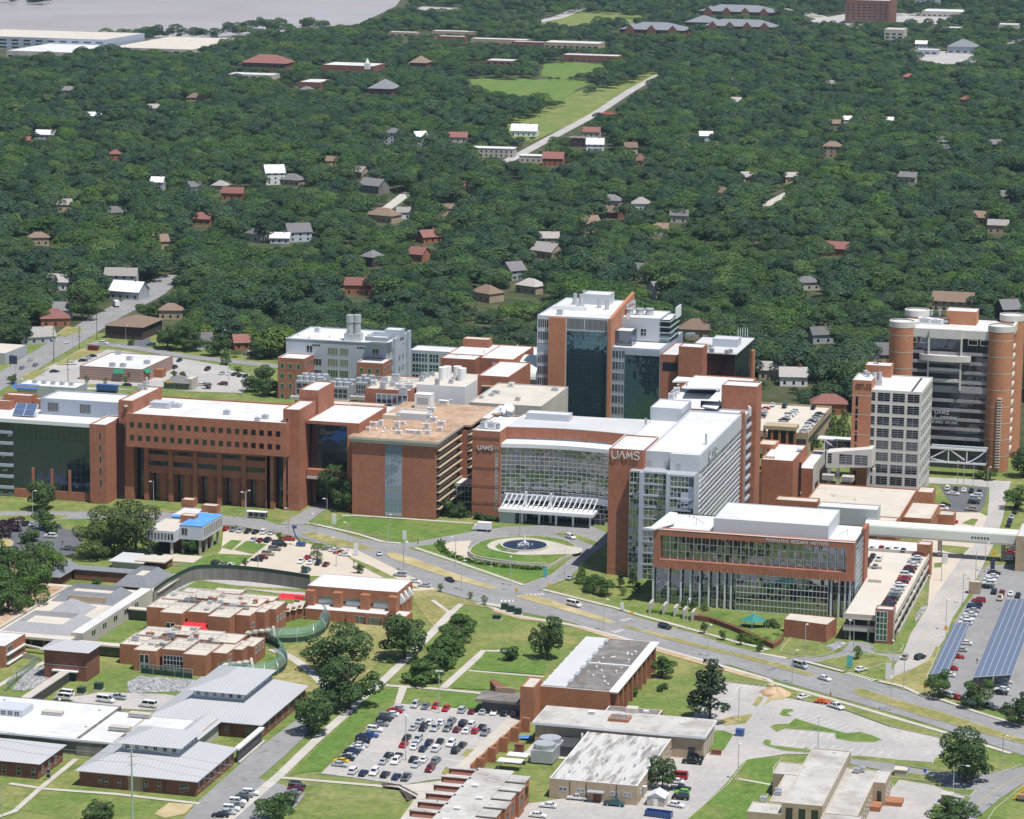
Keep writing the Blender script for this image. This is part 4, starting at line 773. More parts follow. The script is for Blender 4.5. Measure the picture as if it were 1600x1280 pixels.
lb=Bd('low_brick_annex','low windowless red brick block with pale flat roof at the foot of the institute','building',(-158,985))
q=[G(*kG(p)[0],6.) for p in ((95,705),(130,668),(405,695),(345,738),(200,718))]
lb.poly([q[0],q[4],q[3],q[2],q[1]],0,6.,'brick','cream_roof',.3)
tw=Bd('planter_terrace','row of stepped grey walls and planted beds along the walk below the institute','terrace',(-190,985))
for i,px in enumerate((218,280,330,372,410)):
 x,y=G(*kF((px,1135-((4-i)*9)))[0]);tw.bx('wall_fin','concrete_pale',x-.4,x+.4,y,y+5.5,0,3.4-.1*i)
 if i < 4:x2,y2=G(*kF(((280,330,372,410)[i],1135-((3-i)*9)))[0]);tw.bx('planting_bed','lawn_rich',x+.42,x2-.42,y+.5,y+5,0,.9)
q=[G(*kF(p)[0],1.6) for p in ((420,1110),(490,1120),(600,1160),(780,1240),(820,1215),(830,1180),(640,1120),(490,1085))];tw.part('brick_retaining_wall',MB().prism(q,0,1.6),['brick_brown']);tw.part('planting_bed',MB().prism([(x+(-165-x)*.06,y+(983-y)*.06) for x,y in q],1.55,1.75),'lawn_rich')
x,y=G(*kF((690,1185))[0]);cn=empty('shade_canopy',(x,y,0),'teal fabric shade sail on a pole over the institute terrace','canopy')
m=MB();P=[(-4.2,-1.5),(0,-3.2),(4.2,-.8),(3.4,2.2),(-3.4,2.0)]
for i in range(5):j=(i+1) % 5;m.quad((*P[i],4.0),(*P[j],4.0),(0,0,6.3));mid=((P[i][0]+P[j][0])/2*.8,(P[i][1]+P[j][1])/2*.8)
m.build('sail','tent_teal',cn);m=MB().cyl(0,0,1.6,6.2,.15,n=8)
for p in P:m.cyl(p[0]*.95,p[1]*.95,1.6,4,.09,n=6)
m.build('pole','metal_grey',cn)
b=Bd('teal_glass_tower','tallest brick and teal glass tower with a slanted brick fin wall','building',(-300,1295),short='teal glass tower')
x0,x1,Yc,H_=-317.4,-285.6,1269.,52.9
b.block(x0,x1,Yc,1322,0,H_,'white_panel','white_roof',par=.5)
ua,ub=FX(Yc,kC((222,300))[0]),FX(Yc,kC((320,300))[0]);b.bx('brick_pylon','brick_orange',ua,ub,Yc-1.5,Yc-.01,0,H_-.4)
uc,ud=FX(Yc,kC((325,500))[0]),FX(Yc,kC((562,500))[0]);zg=FZ(Yc,kC((400,296))[0])
b.curtain('f',Yc,uc,ud,0,zg,16,24,'glass_teal','metal_dark',.1,.1,.006)
b.win('f',Yc,uc,zg+.8,(ud-uc)*.42,4.6,'metal_dark','metal_grey',14,1,.18,name='louvre');b.win('f',Yc,uc+(ud-uc)*.45,zg+.8,(ud-uc)*.55,4.6,'metal_dark','metal_grey',18,1,.18,name='louvre')
for i in range(10):
 z=47.6-i*5.05-(0 if i == 0 else .3);b.win('f',Yc,x0+.4,z,ua-x0-.8,3.7,'glass_blue' if i else 'metal_dark','alu',5,1,.16,name='window');b.win('f',Yc,ud+.3,z,x1-ud-1.2,3.7,'glass_blue','alu',2,1,.16,name='window')
fin=[(Yc-2,0),(1313,0),(1313,58.2),(Yc-2,H_+.2)]
fx0,fx1=x1,x1+1.3;m=MB();A=[(fx0,y,z) for y,z in fin];B_=[(fx1,y,z) for y,z in fin]
m.quad(*A[::-1]);m.quad(*B_)
for i in range(4):j=(i+1) % 4;m.quad(A[i],A[j],B_[j],B_[i])
b.part('fin_wall',m,'brick_orange')
letters(b,'r',fx1,1295,53.8,1.25,'WINTHROP P. ROCKEFELLER','letters',.42,.18,.18,.25);letters(b,'r',fx1,1298,51.6,1.25,'CANCER INSTITUTE','letters',.46,.2,.18,.25)
for p,w_,d_,h_ in ((kC((375,130)),2.6,2.6,4.5),(kC((412,140)),3,3,4.8),(kC((430,105)),2.5,2.5,4),(kC((520,150)),2,2,4),(kC((565,160)),2,2,4)):
 x,y=G(*p[0],H_);b.part('exhaust_stack',MB().cyl(x,y,H_-.5,H_+h_*.6,w_*.5,w_*.4,12).cyl(x,y,H_+h_*.6,H_+h_,w_*.33,w_*.36,12),'galvanised')
x,y=G(*kC((475,140))[0],H_);b.block(x-5,x+7,y+4,y+14,H_-.5,H_+4.2,'white_panel','white_roof',par=.2);x,y=G(*kC((320,165))[0],H_);b.block(x-6,x+9,y,y+3,H_-.5,H_+1.2,'pipe_white','grey_roof',par=.1)
x,y=G(*kC((285,190))[0],H_);b.unit(x,y,H_-.5,2.5,2,2,'galvanised')
b2=Bd('tower_annex','white roofed annex with dark curtain wall stepping down from the teal tower','building',(-270,1290))
xa=fx1+.02;xb=FX(Yc,kC((880,450))[0]);zr=40.8
b2.block(xa,xb,Yc,1318,0,zr,'metal_blue_grey','white_roof',par=.4)
uc=FX(Yc,kC((672,500))[0]);b2.curtain('f',Yc,uc,xb-.1,0,zr-3.2,12,22,'glass_teal','metal_dark',.12,.1,.006);b2.bx('parapet_band','metal_blue_grey',uc,xb,Yc-.3,Yc,zr-3,zr-.5)
for i in range(9):z=36-i*4.9;b2.win('f',Yc,xa+.3,z,uc-xa-.6,3.4,'glass_blue','alu',4,1,.16)
b2.block(xa,FX(1275,kC((700,330))[0])+1,1275,1285,zr,47,'glass_blue','white_roof',par=.3)
xw,xz=FX(1288,kC((700,250))[0]),FX(1288,kC((882,250))[0]);zt_=51.0
b2.block(xw-6,xz,1288,1310,zr,zt_,'white_panel','white_roof',par=.3);b2.block(xz,xz+4.4,1288,1307,zr,zt_-.4,'glass_green','white_roof',par=.3)
for i in range(4):b2.bx('floor_band','metal_grey',xz-.02,xz+4.7,1287.6,1307.2,zr+1.4+i*2.5,zr+1.8+i*2.5)
b2.bx('roof_blade','metal_white',xz+4.4,xz+5.,1299,1309,zt_-1.5,zt_+3.4)
b2.win('f',1288,FX(1288,kC((765,335))[0]),zr+2.2,2.6,3.2,'glass_green','metal_white',2,2);b2.win('f',1288,FX(1288,kC((680,280))[0]),zr+9,1.4,3,'metal_white','metal_grey',name='door')
for i,p in enumerate(((700,195),(760,195),(818,195))):x,y=G(*kC(p)[0],zt_);b2.part('exhaust_fan',MB().cyl(x,y,zt_-.3,zt_+2.2,1.9,1.7,14).cyl(x,y,zt_+2.2,zt_+2.6,2.,2.,14),'galvanised')
b3=Bd('dark_glass_annex','brick stair tower joined to a bronze dark glass block with flat grey roof','building',(-240,1300),short='bronze glass block')
q0,q1=FX(1270,kC((885,430))[0]),FX(1270,kC((1000,430))[0]);b3.block(q0,q1,1270,1302,0,38.6,'brick','grey_roof',par=.3);b3.win('f',1270,FX(1270,kC((897,480))[0]),31.5,6.6,3.8,'glass_dark','metal_dark',5,1)
q2=FX(1268,kC((1140,385))[0]);b3.block(q1,q2,1267,1277,0,43,'brick','white_roof',par=.4);
q3=FX(1270,kC((1310,445))[0]);b3.block(q1+.1,q3,1277.2,1318,0,39.2,'metal_dark','grey_roof',par=.2);b3.bx('eave','metal_white',q2,q3+.8,1276.4,1319,39,39.5)
b3.part('roof',MB().quad((q2,1277,39.53),(q3+.5,1277,39.53),(q3+.5,1318.5,39.53),(q2,1318.5,39.53)),'grey_roof')
mk('bronze_glass',(.03,.008,.010),.1,.2,.1,spec=.6)
b3.curtain('f',1277.2,q2+.1,q3,0,39,10,10,'bronze_glass','metal_dark',.1,.05,.003);b3.curtain('r',q3,1278,1318,0,39,16,10,'glass_dark','metal_dark',.1,.05,.006)
b3.bx('side_band','metal_white',q3,q3+.6,1282,1308,21.5,23.4);b3.bx('brick_fin','brick_orange',q3-1,q3+1,1318,1321,0,34)
x,y=G(*kC((1260,390))[0],39.5);b3.block(x-5,x+6,y,y+9,39.5,43,'white_panel','grey_roof',par=.2)
for p in ((1050,330),(1075,328),(1180,400),(1190,420),(1280,430),(1300,425)):x,y=G(*kC(p)[0],39.5);b3.unit(x,y,39.5,2,1.6,1.5,'galvanised')
m=MB()
for i in range(5):x,y=G(*kC((1345+i*14,335))[0],39.5);m.bar((x,y,39.5),(x,y,44),.18)
b3.part('antenna_mast',m,'metal_white')
b=Bd('grey_laboratory_building','pale grey panelled laboratory block with brick corner stubs and twin steel stacks','building',(-430,1345),short='pale grey laboratory block')
Yl=1330.;x0,x1=FX(Yl,kB((163,200))[0]),FX(Yl,kB((712,200))[0]);zt_=FZ(Yl,kB((165,170))[0])
b.block(x0,x1,Yl,Yl+36,0,zt_,'panel_x','white_roof',par=.5);b.bx('roof_coping','metal_white',x0-.3,x1+.3,Yl-.3,Yl+.1,zt_,zt_+.4)
xr_=FX(Yl,kB((830,200))[0])
for k in range(4):
 z=zt_-6.5-k*5.2
 for a,c_ in ((390,445),(455,502)):ua,ub=FX(Yl,kB((a,300))[0]),FX(Yl,kB((c_,300))[0]);b.win('f',Yl,ua,z,ub-ua,3.4,'glass_green' if k > 1 else 'glass_grey','alu',4,1)
 for a in (305,548):ua=FX(Yl,kB((a,300))[0]);b.win('f',Yl,ua,z,4.6,3.,'glass_green','alu',3,1) if k > 0 else b.win('f',Yl,ua,z+3.6,4,1,'glass_dark','alu',3,1)
for k in range(5):
 for j in range(6):b.win('r',x1,Yl+2+j*5.6,zt_-6-k*5.2,2.6,2.8,'glass_grey','alu',3,1)
for y in (Yl+9,Yl+31):b.bx('side_buttress','panel_x',x1,x1+1.2,y,y+4,0,zt_+1)
for pL,pR,pt,Yq in ((118,262,265,1316),(548,690,290,1316)):
 ua,ub=FX(Yq,kB((pL,pt))[0]),FX(Yq,kB((pR,pt))[0]);z=FZ(Yq,kB((pL,pt+8))[0]);b.block(ua,ub,Yq,Yl-.02,0,z,'brick','white_roof',coping='metal_white')
 for k in range(5):
  for j in range(3):b.win('f',Yq,ua+1.2+j*(ub-ua-1)/3,z-5-k*4.7,2.,2.4,'glass_green','metal_white')
  for j in range(3):b.win('r',ub,Yq+1.5+j*4.3,z-4.4-k*4.7,1.6,2.4,'glass_dark','metal_white')
 b.win('f',Yl,ua+(ub-ua)*.72 if pL < 300 else ua+(ub-ua)*.25,z+.5,3,3.4,'glass_dark','metal_white',2,1,name='door')
ua,ub=FX(1322,kB((592,200))[0]),FX(1322,kB((712,200))[0]);b.block(ua,ub,1322,Yl+6,30,FZ(1322,kB((592,182))[0]),'panel_x','white_roof',par=.1)
for p in (512,550):
 x,y=G(*kB((p,175))[0],zt_);m=MB().box(x-2.3,x+2.3,y-2.3,y+2.3,zt_-.5,zt_+3)
 m.cyl(x,y,zt_+3,zt_+8,1.7,1.6,14);m.cyl(x,y,zt_+8,zt_+11.5,1.9,1.9,14);b.part('steel_stack',m,'galvanised')
x,y=G(*kB((775,150))[0],zt_);b.block(x-5,x+3,y-6,y+.5,zt_-.5,zt_+3.2,'panel_x','white_roof',par=.2);x,y=G(*kB((335,130))[0],zt_);b.unit(x,y,zt_-.5,2.5,2.5,2.2)
for p in ((230,150),(290,165),(400,160),(610,150),(660,165),(700,150)):x,y=G(*kB(p)[0],zt_);b.vent(x,y,zt_-.5,.9,.3)
lk=Bd('glass_bridge_building','three storey link of green glass bays between laboratory and rear brick hall','building',(-400,1400))
Yq=1372;ua,ub=FX(Yq,kB((835,300))[0]),FX(Yq,kB((1000,300))[0]);z=FZ(Yq,kB((840,232))[0]);lk.block(ua,ub+8,Yq,Yq+14,0,z,'panel_x','white_roof',par=.3)
for k in range(4):
 for a,c_ in ((850,932),(942,992)):p,q=FX(Yq,kB((a,300))[0]),FX(Yq,kB((c_,300))[0]);lk.win('f',Yq,p,z-5.4-k*5,q-p,3.9,'glass_green','alu',5 if a < 900 else 3,2,.2)
b=Bd('rear_brick_hall','brick hall with broad white roof and a curved glazed vault behind the hospital','building',(-350,1300),short='white roofed rear brick hall')
Yq=1285;p,q=FX(Yq,kB((1003,290))[0]),FX(Yq,kB((1190,290))[0]);z=FZ(Yq,kB((1003,275))[0]);b.block(p,FX(Yq,kB((1520,290))[0]),Yq+12,1327,0,z,'brick','white_roof',par=.3);b.block(p,q,Yq,Yq+12,0,z,'brick','white_roof',par=.3)
u2,u3=FX(1262,kB((1215,300))[0]),FX(1262,kB((1400,300))[0]);z2=FZ(1262,kB((1220,275))[0]);b.block(u2,u3,1262,Yq+12,0,z2,'brick','white_roof',par=.2);b.win('f',1262,FX(1262,kB((1285,300))[0]),z2-3.4,1.8,1.8,'white_panel','metal_white')
m=MB();n=10;a0,a1=u3+.1,FX(1266,kB((1520,300))[0])
for i in range(n):
 t0,t1=math.pi*.5*i/n,math.pi*.5*(i+1)/n;f_=lambda t:(1266+16*(1-math.cos(t)),z2-9+8*math.sin(t))
 (ya,zA),(yb,zB)=f_(t0),f_(t1);m.quad((a0,ya,zA),(a1,ya,zA),(a1,yb,zB),(a0,yb,zB))
b.part('glazed_vault',m,'translucent_roof');b.bx('vault_wall','glass_grey',a0,a1,1266,1282,z2-13,z2-9);b.block(a0,a1,1258,1270,0,z2-13,'brick','white_roof',par=.2)
for k in range(3):b.win('f',1258,FX(1258,kB((1445,440))[0]),z2-19-k*6,7,2.4,'glass_dark','metal_dark',4,1)
x,y=G(*kB((1195,215))[0],z);b.block(x-6,x+6,y,y+6,z-.3,z+3.4,'brick','cream_roof',par=.1)
for p in ((1090,260),(1180,265),(1290,240),(1350,225),(1420,215),(1470,240),(1320,255),(1240,245)):x,y=G(*kB(p)[0],z);b.vent(x,y,z-.3,1.,.25)
b=Bd('cooling_plant','grey cooling tower bank with round fans on a raised concrete deck','cooling plant',(-410,1230))
Yq=1232
for pL,pR,pt,pb,nf in ((215,350,400,480,4),(392,500,430,500,3),(540,600,410,480,2)):
 ua,ub=FX(Yq,kB((pL,400))[0]),FX(Yq,kB((pR,400))[0]);za,zb_=FZ(Yq,kB((pL,pb))[0]),FZ(Yq,kB((pL,pt))[0])
 b.part('tower_cell',MB().box(ua,ub,Yq,Yq+14,za,zb_),'metal_grey');b.win('f',Yq,ua+.3,za+.6,ub-ua-.6,zb_-za-1.4,'metal_dark','galvanised',4,2,.35,name='louvre');b.bx('deck','concrete',ua-2,ub+2,Yq-2,Yq+16,za-1.6,za-.1)
 for i in range(nf):
  for j in range(2):b.part('fan_cowl',MB().cyl(ua+(i+.5)*(ub-ua)/nf,Yq+3.5+j*7,zb_,zb_+1.6,1.7,1.9,14),'galvanised')
 for x in (ua,ub):b.bx('deck_column','concrete',x-.4,x+.4,Yq,Yq+1,0,za-1.5)
b=Bd('plant_building','white rendered plant block with rooftop tanks and pipework among the brick wings','building',(-340,1200),short='white plant block')
Yq=1205;ua,ub=FX(Yq,kB((872,450))[0]),FX(Yq,kB((1135,450))[0]);z=FZ(Yq,kB((872,418))[0]);b.block(ua,ub,Yq,Yq+30,0,z,'pipe_white','cream_roof',par=.3)
ua2=FX(1198,kB((592,500))[0]);ub2=FX(1198,kB((760,500))[0]);z2=FZ(1198,kB((592,440))[0]);b.block(ua2,ub2+6,1198,1230,0,z2,'brick','cream_roof',par=.3);b.curtain('f',1198,FX(1198,kB((655,500))[0]),ub2+5,4,z2-2,6,6,'glass_blue','alu',.3,.12)
for i,p in enumerate(((645,420),(700,410),(760,400),(780,440),(690,440),(745,425),(830,440),(800,470))):x,y=G(*kB(p)[0],z2);b.unit(x,y,z2-.3,random.uniform(2,4),random.uniform(2,3),random.uniform(1.4,3),random.choice(['galvanised','metal_grey','pipe_white']))
m=MB()
for i in range(9):x,y=G(*kB((620+i*28,395+(i*13) % 40))[0],z2);m.bar((x,y,z2+1.5),(x+5,y+1,z2+1.5),.3);m.bar((x,y,z2),(x,y,z2+2.2),.15)
b.part('pipe_rack',m,'galvanised')
for p in ((1015,390),(1040,385),(1095,385),(1120,395)):x,y=G(*kB(p)[0],z);b.part('tank',MB().cyl(x,y,z-.3,z+5,1.8,n=14),'pipe_white')
for p in ((900,400),(930,380),(960,370),(915,385),(985,420),(1060,410)):x,y=G(*kB(p)[0],z);b.unit(x,y,z-.3,1.8,1.6,random.uniform(1,3),'galvanised')
b.block(ub,FX(1212,kB((1330,430))[0]),1225,1262,0,z+1.5,'brick','white_roof',par=.4)
for k in range(3):b.bx('sun_shade','brick_tan',ub+2,FX(1212,kB((1330,430))[0])+1.2,1223.4,1225,z-3-k*3.6,z-2.6-k*3.6);b.bx('ribbon_window','glass_dark',ub+2,FX(1212,kB((1330,430))[0])-.5,1224.9,1225,z-5.6-k*3.6,z-3.2-k*3.6)
b.block(-322,-292,1176,1222,0,31.2,'concrete','cream_roof',par=.4);b.block(-360,-335,1176,1196,0,24,'concrete','cream_roof',par=.3);b.block(-395,-362,1141,1194,0,25,'brick','cream_roof',par=.3);b.block(-372,-347.5,1141,1176,0,27.5,'concrete','white_roof',par=.3)
for i in range(14):x,y=random.uniform(-372,-350),random.uniform(1144,1172);b.unit(x,y,27.2,random.uniform(1.2,3),random.uniform(1.2,2.5),random.uniform(.8,2),random.choice(['galvanised','pipe_white','metal_grey']))
for i in range(7):x,y=random.uniform(-320,-295),random.uniform(1182,1218);b.unit(x,y,30.8,random.uniform(1.5,3),random.uniform(1.5,3),random.uniform(.8,1.8),random.choice(['galvanised','pipe_white']))
b=Bd('eye_institute','pale gridded office tower with brick stair shaft lettered eye institute','building',(-150,1220),short='pale gridded eye institute tower')
Yj=1186.;x0,x1=FX(Yj,kD((735,545))[0]),FX(Yj,kD((1020,545))[0]);zt_=FZ(Yj,kD((735,540))[0])
b.block(x0,x1,Yj,1221,0,zt_,'precast','white_roof',par=.4)
pL,pR=FX(Yj-2,kD((627,485))[0]),FX(Yj-2,kD((733,485))[0]);zp=FZ(Yj-2,kD((627,485))[0]);b.block(pL,pR,Yj-2,Yj+14,0,zp,'brick_orange','white_roof',par=.3,coping='metal_white')
zr=[FZ(Yj,kD((770,y))[0]) for y in (557,605,625,672,692,740,760,808,826,873,893,940,961,1008)]
for k in range(9):
 z1=zr[0]-(zr[0]-zr[2])*k;hh=zr[0]-zr[1]
 if z1-hh < 0:break
 for a,c_ in ((727,757),(770,840),(855,925),(940,1008)):ua,ub=FX(Yj,kD((a,560))[0]),FX(Yj,kD((c_,560))[0]);b.win('f',Yj,ua,z1-hh,ub-ua,hh,'glass_dark','metal_grey',2 if a > 730 else 1,4,.09)
 for j in range(6):b.win('r',x1,Yj+2.2+j*5.5,z1-hh+.2,3.6,hh-.3,'glass_dark','precast',2,2,.2)
 if k < 8:u=FX(Yj-2,kD((650,600))[0]);b.win('f',Yj-2,u-.4,z1-hh-2.2,.95,hh+.4,'glass_dark','metal_dark')
for z in (zp-6.3,zp-14,zp-22,zp-30):b.bx('course','concrete_pale',pL-.04,pR+.04,Yj-2.04,Yj+14,z,z+.3)
letters(b,'f',Yj-2,pL+1.0,zp-2.3,.85,'JONES EYE','letters_dark',.62,.28,.14,.06);letters(b,'f',Yj-2,pL+1.0,zp-3.7,.85,'INSTITUTE','letters_dark',.62,.28,.14,.06)
x,y=G(*kD((770,400))[0],zp);ua,ub=FX(1216,kD((698,400))[0]),FX(1216,kD((845,400))[0]);b.block(ua,ub,1216,1224,zt_-5,FZ(1216,kD((698,400))[0]),'brick_orange','white_roof',par=.2)
for p in ((700,455),(715,465)):x,y=G(*kD(p)[0],zp);b.vent(x,y,zp-.3,1.8,.7,'galvanised')
for p in ((750,515),(778,512)):x,y=G(*kD(p)[0],zt_);b.part('exhaust_stack',MB().box(x-1,x+1,y-1,y+1,zt_-.4,zt_+1.8).cyl(x,y,zt_+1.8,zt_+5,.9,.9,10),'galvanised')
x,y=G(*kD((770,385))[0],zt_+5);m=MB();m.cyl(x,y,zt_+4,zt_+6.5,.25,n=6);dish(m,(x,y,zt_+6.8),1.3,(-.3,-.6,.6),.4);b.part('satellite_dish',m,'metal_dark')
b.bx('roof_strip','metal_dark',x1-4.6,x1-3.8,Yj+2,1219,zt_-.38,zt_-.2)
b=Bd('cylinder_cornered_tower','dark banded tower with four round brick corner shafts at the far right','building',(-137,1275),short='round cornered dark tower')
xa,xb,Ya,Yb2,H_=-160.,-115.,1256.,1291.,58.
b.block(xa,xb,Ya,Yb2,0,H_,'metal_dark','white_roof',par=.8)
b.curtain('f',Ya,xa+4,xb-4,3,55,18,26,'glass_dark','metal_dark',.1,.06,.002)
b.curtain('r',xb,Ya+1,Yb2-1,3,55,14,26,'glass_dark','metal_dark',.1,.06,.002)
for i in range(13):
 z=47.6-i*3.95-(0 if i < 3 else .1)
 if z > 2:b.bx('floor_band','band_grey',xa+3.5,xb-3.5,Ya-.45,Ya-.02,z,z+1.25);b.bx('floor_band','precast',xb,xb+.9,Ya+1.5,Yb2-1,z,z+1.25)
b.bx('crown_band','precast',xa+3,xb-3,Ya-.5,Ya,54.6,H_+.02);b.bx('crown_band','precast',xb,xb+1.2,Ya+1,Yb2-.5,54.6,H_+.02);b.bx('crown_bay','precast',-147,-133.5,Ya-1.6,Ya-.5,54.4,H_+.3)
for u in (-156,-150.5,-131,-126):b.win('f',Ya-.5,u,52,4.,2.4,'glass_dark','precast',fw=.4)
n=14;pts=[(-140.2+12.2*math.sin(t),Ya-.5-5.2*math.cos(t)*(1 if abs(t) < 1.6 else 0)) for t in np.linspace(-1.05,1.05,n)];pts=[(x,y+2.2) for x,y in pts]+[(-129.6,Ya-.4),(-150.8,Ya-.4)]
b.part('curved_balcony',MB().prism(pts,45.0,47.5,bottom=True),'precast')
for z in (36.5,41):b.bx('balcony','precast',-147,-133.4,Ya-1.5,Ya-.46,z-.2,z+1.1)
for x in (-147,-133.6):b.bx('balcony_post','precast',x-.35,x+.35,Ya-1.6,Ya-.5,33,54.4)
b.bx('wide_band','band_grey',xa+3.5,xb-3.5,Ya-.6,Ya,32,34.6)
for cx,cy,rr,top in ((-158.5,1257.5,5.3,60.6),(-117.9,1257.6,5.3,60.8),(-156.5,1290,5.2,60.5),(-116.5,1290,5.2,60.5)):
 m=MB().cyl(cx,cy,0,top-2.4,rr,n=28,cap=False);b.part('corner_shaft',m,'brick_orange',smooth=True)
 m=MB().cyl(cx,cy,top-2.4,top,rr+.12,n=28,cap=False);m.cyl(cx,cy,top-.4,top-.39,rr-.5,n=28);r0=rr-.5
 for i in range(28):
  a,c_=2*math.pi*i/28,2*math.pi*(i+1)/28;m.quad((cx+r0*math.cos(a),cy+r0*math.sin(a),top),(cx+(rr+.12)*math.cos(a),cy+(rr+.12)*math.sin(a),top),(cx+(rr+.12)*math.cos(c_),cy+(rr+.12)*math.sin(c_),top),(cx+r0*math.cos(c_),cy+r0*math.sin(c_),top))
 b.part('shaft_cap',m,'precast')
 if cy < 1270:
  m=MB()
  for i in range(8):m.cyl(cx,cy,6.5+i*6.9,6.85+i*6.9,rr+.06,n=28,cap=False)
  b.part('shaft_course',m,'concrete_pale')
m=MB()
for i in range(26):z=2+i*1.15;m.box(-117.7,-115.9,1251.6,1252.6,z,z+.45)
b.part('shaft_grille',m,'precast')
ua,ub=FX(1275,kD((1160,100))[0]),FX(1275,kD((1330,100))[0]);b.block(ua,ub,1275,1285,H_-1,FZ(1275,kD((1160,92))[0]),'brick_orange','white_roof',par=.2,coping='precast')
for p,w_,d_,h_ in ((kD((1035,155)),5,3,2.5),(kD((1100,160)),6,2,2.2),(kD((1150,158)),4,2.5,2.4),(kD((1190,150)),4,3,3)):x,y=G(*p[0],H_);b.unit(x,y,H_-.8,w_,d_,h_,'pipe_white' if w_ > 4 else 'brick_brown')
for p in (1075,1120):x,y=G(*kD((p,120))[0],H_);b.vent(x,y,H_-.8,3,.5)
y0=22.6;letters(b,'f',Ya-.46,-143.5,y0,1.35,'UAMS','letters',.8,.35,.2,.12);letters(b,'f',Ya-.46,-150.5,y0-2.1,1.15,'JACKSON T. STEPHENS','letters',.5,.24,.18,.12);letters(b,'f',Ya-.46,-151.3,y0-3.9,.85,'SPINE NEUROSCIENCES INSTITUTE','letters',.5,.22,.12,.12)
t=Bd('truss_footbridge','white trussed footbridge between gridded tower and round cornered tower','footbridge',(-138,1240))
P0,P1=(FX(1240,kD((1068,870))[0]),FZ(1240,kD((1068,870))[0])),(FX(1240,kD((1385,888))[0]),FZ(1240,kD((1385,888))[0]));zt_,zb_=P0[1],FZ(1240,kD((1068,930))[0]);m=MB()
L=P1[0]-P0[0]
for Y in (1240,1245):
 m.bar((P0[0],Y,zt_),(P1[0],Y,zt_),.8);m.bar((P0[0],Y,zb_-1.3),(P1[0],Y,zb_-1.3),.7)
 for f_ in (.33,.66):m.bar((P0[0]+L*f_,Y,zb_-1.3),(P0[0]+L*f_,Y,zt_),.45)
 m.bar((P0[0],Y,zb_),(P0[0]+L*.33,Y,zt_),.5);m.bar((P0[0]+L*.33,Y,zt_),(P0[0]+L*.62,Y,zb_),.5)
 for i in range(8):
  a,c_=i/8,(i+1)/8;f_=lambda q:zb_-1.5*math.sin(math.pi*q)+(zt_-zb_)*max(0,(q-.6)/.4)**1.6
  m.bar((P0[0]+L*a,Y,f_(a)),(P0[0]+L*c_,Y,f_(c_)),.5)
t.part('truss',m,'metal_white');t.bx('walkway','glass_dark',P0[0],P1[0],1240.6,1244.4,zb_-1,zt_-.5);t.bx('deck','concrete_pale',P0[0],P1[0],1240.2,1244.8,zb_-1.8,zb_-1)
b=Bd('brick_clinic','red brick clinic with pale flat roofs right of the panelled tower','building',(-185,1190),short='brick clinic')
Yk=1163.;x0,x1=FX(Yk,kD((85,950))[0]),FX(Yk,kD((288,950))[0]);zt_=FZ(Yk,kD((88,935))[0])
b.block(-200,x1,Yk,1196,0,zt_,'brick','white_roof',par=.3)
xe=FX(1176,kD((402,1000))[0]);b.block(x1,xe,1176,1215,0,FZ(1176,kD((295,985))[0]),'brick','white_roof',par=.3);b.bx('glass_slot','glass_dark',x1+.3,FX(1176,kD((335,1010))[0]),1175.9,1176,0,zt_-3)
b.bx('side_wall','precast',xe,xe+.06,1176.1,1214,0,zt_-4)
ua,ub=FX(1185,kD((90,850))[0]),FX(1185,kD((185,850))[0]);b.block(ua,ub,1185,1195,zt_-.3,FZ(1185,kD((90,850))[0]),'brick_orange','cream_roof',par=.3)
ua=FX(Yk,kD((90,1000))[0]);b.bx('recess','brick_brown',ua+.1,ua+1.6,Yk-.05,Yk,0,zt_-5);b.win('f',Yk,ua,zt_-4.2,1.2,1.3,'glass_dark','metal_dark');b.win('f',Yk,ua,4,1.4,4,'glass_dark','metal_dark')
x,y=G(*kD((325,890))[0],zt_);b.vent(x,y,zt_-.4,1,.9,'galvanised');x,y=G(*kD((110,925))[0],zt_)
for i in range(4):b.bx('roof_walkway','timber',x+i*1.3,x+i*1.3+.9,y,y+2,zt_-.2,zt_+.2)
br=Bd('curved_skywalk','pale precast skywalk on columns bending between clinic and gridded tower','skywalk',(-165,1185))
Yq=1178;ua,ub,uc=FX(Yq,kD((475,930))[0]),FX(Yq,kD((735,930))[0]),FX(Yq,kD((756,930))[0]);zt_,zb_=FZ(Yq,kD((480,900))[0]),FZ(Yq,kD((480,985))[0])
zt2=FZ(Yq,kD((735,875))[0]);m=MB();A=[(ua,Yq,zb_),(ub,Yq,zb_+1.2),(ub,Yq,zt2-.3),(ua,Yq,zt_)];B_=[(x,y+8,z) for x,y,z in A]
m.quad(*A);m.quad(*B_[::-1]);m.quad(A[3],A[2],B_[2],B_[3]);m.quad(A[1],A[0],B_[0],B_[1]);m.quad(A[2],A[1],B_[1],B_[2]);m.quad(A[0],A[3],B_[3],B_[0]);br.part('body',m,'precast')
for a,c_ in ((485,508),(550,625),(637,712)):p,q=FX(Yq,kD((a,940))[0]),FX(Yq,kD((c_,940))[0]);br.win('f',Yq,p,zb_+1.9,q-p,4.,'glass_dark','metal_grey',2 if a > 500 else 1,4,.15)
for a in (490,540,715,745):x=FX(Yq,kD((a,1000))[0]);br.bx('column','precast',x-.6,x+.6,Yq+1,Yq+2.2,0,zb_+.6)
br2=Bd('arched_footbridge','footbridge with white sagging arch left of the brick stair shaft','footbridge',(-185,1215))
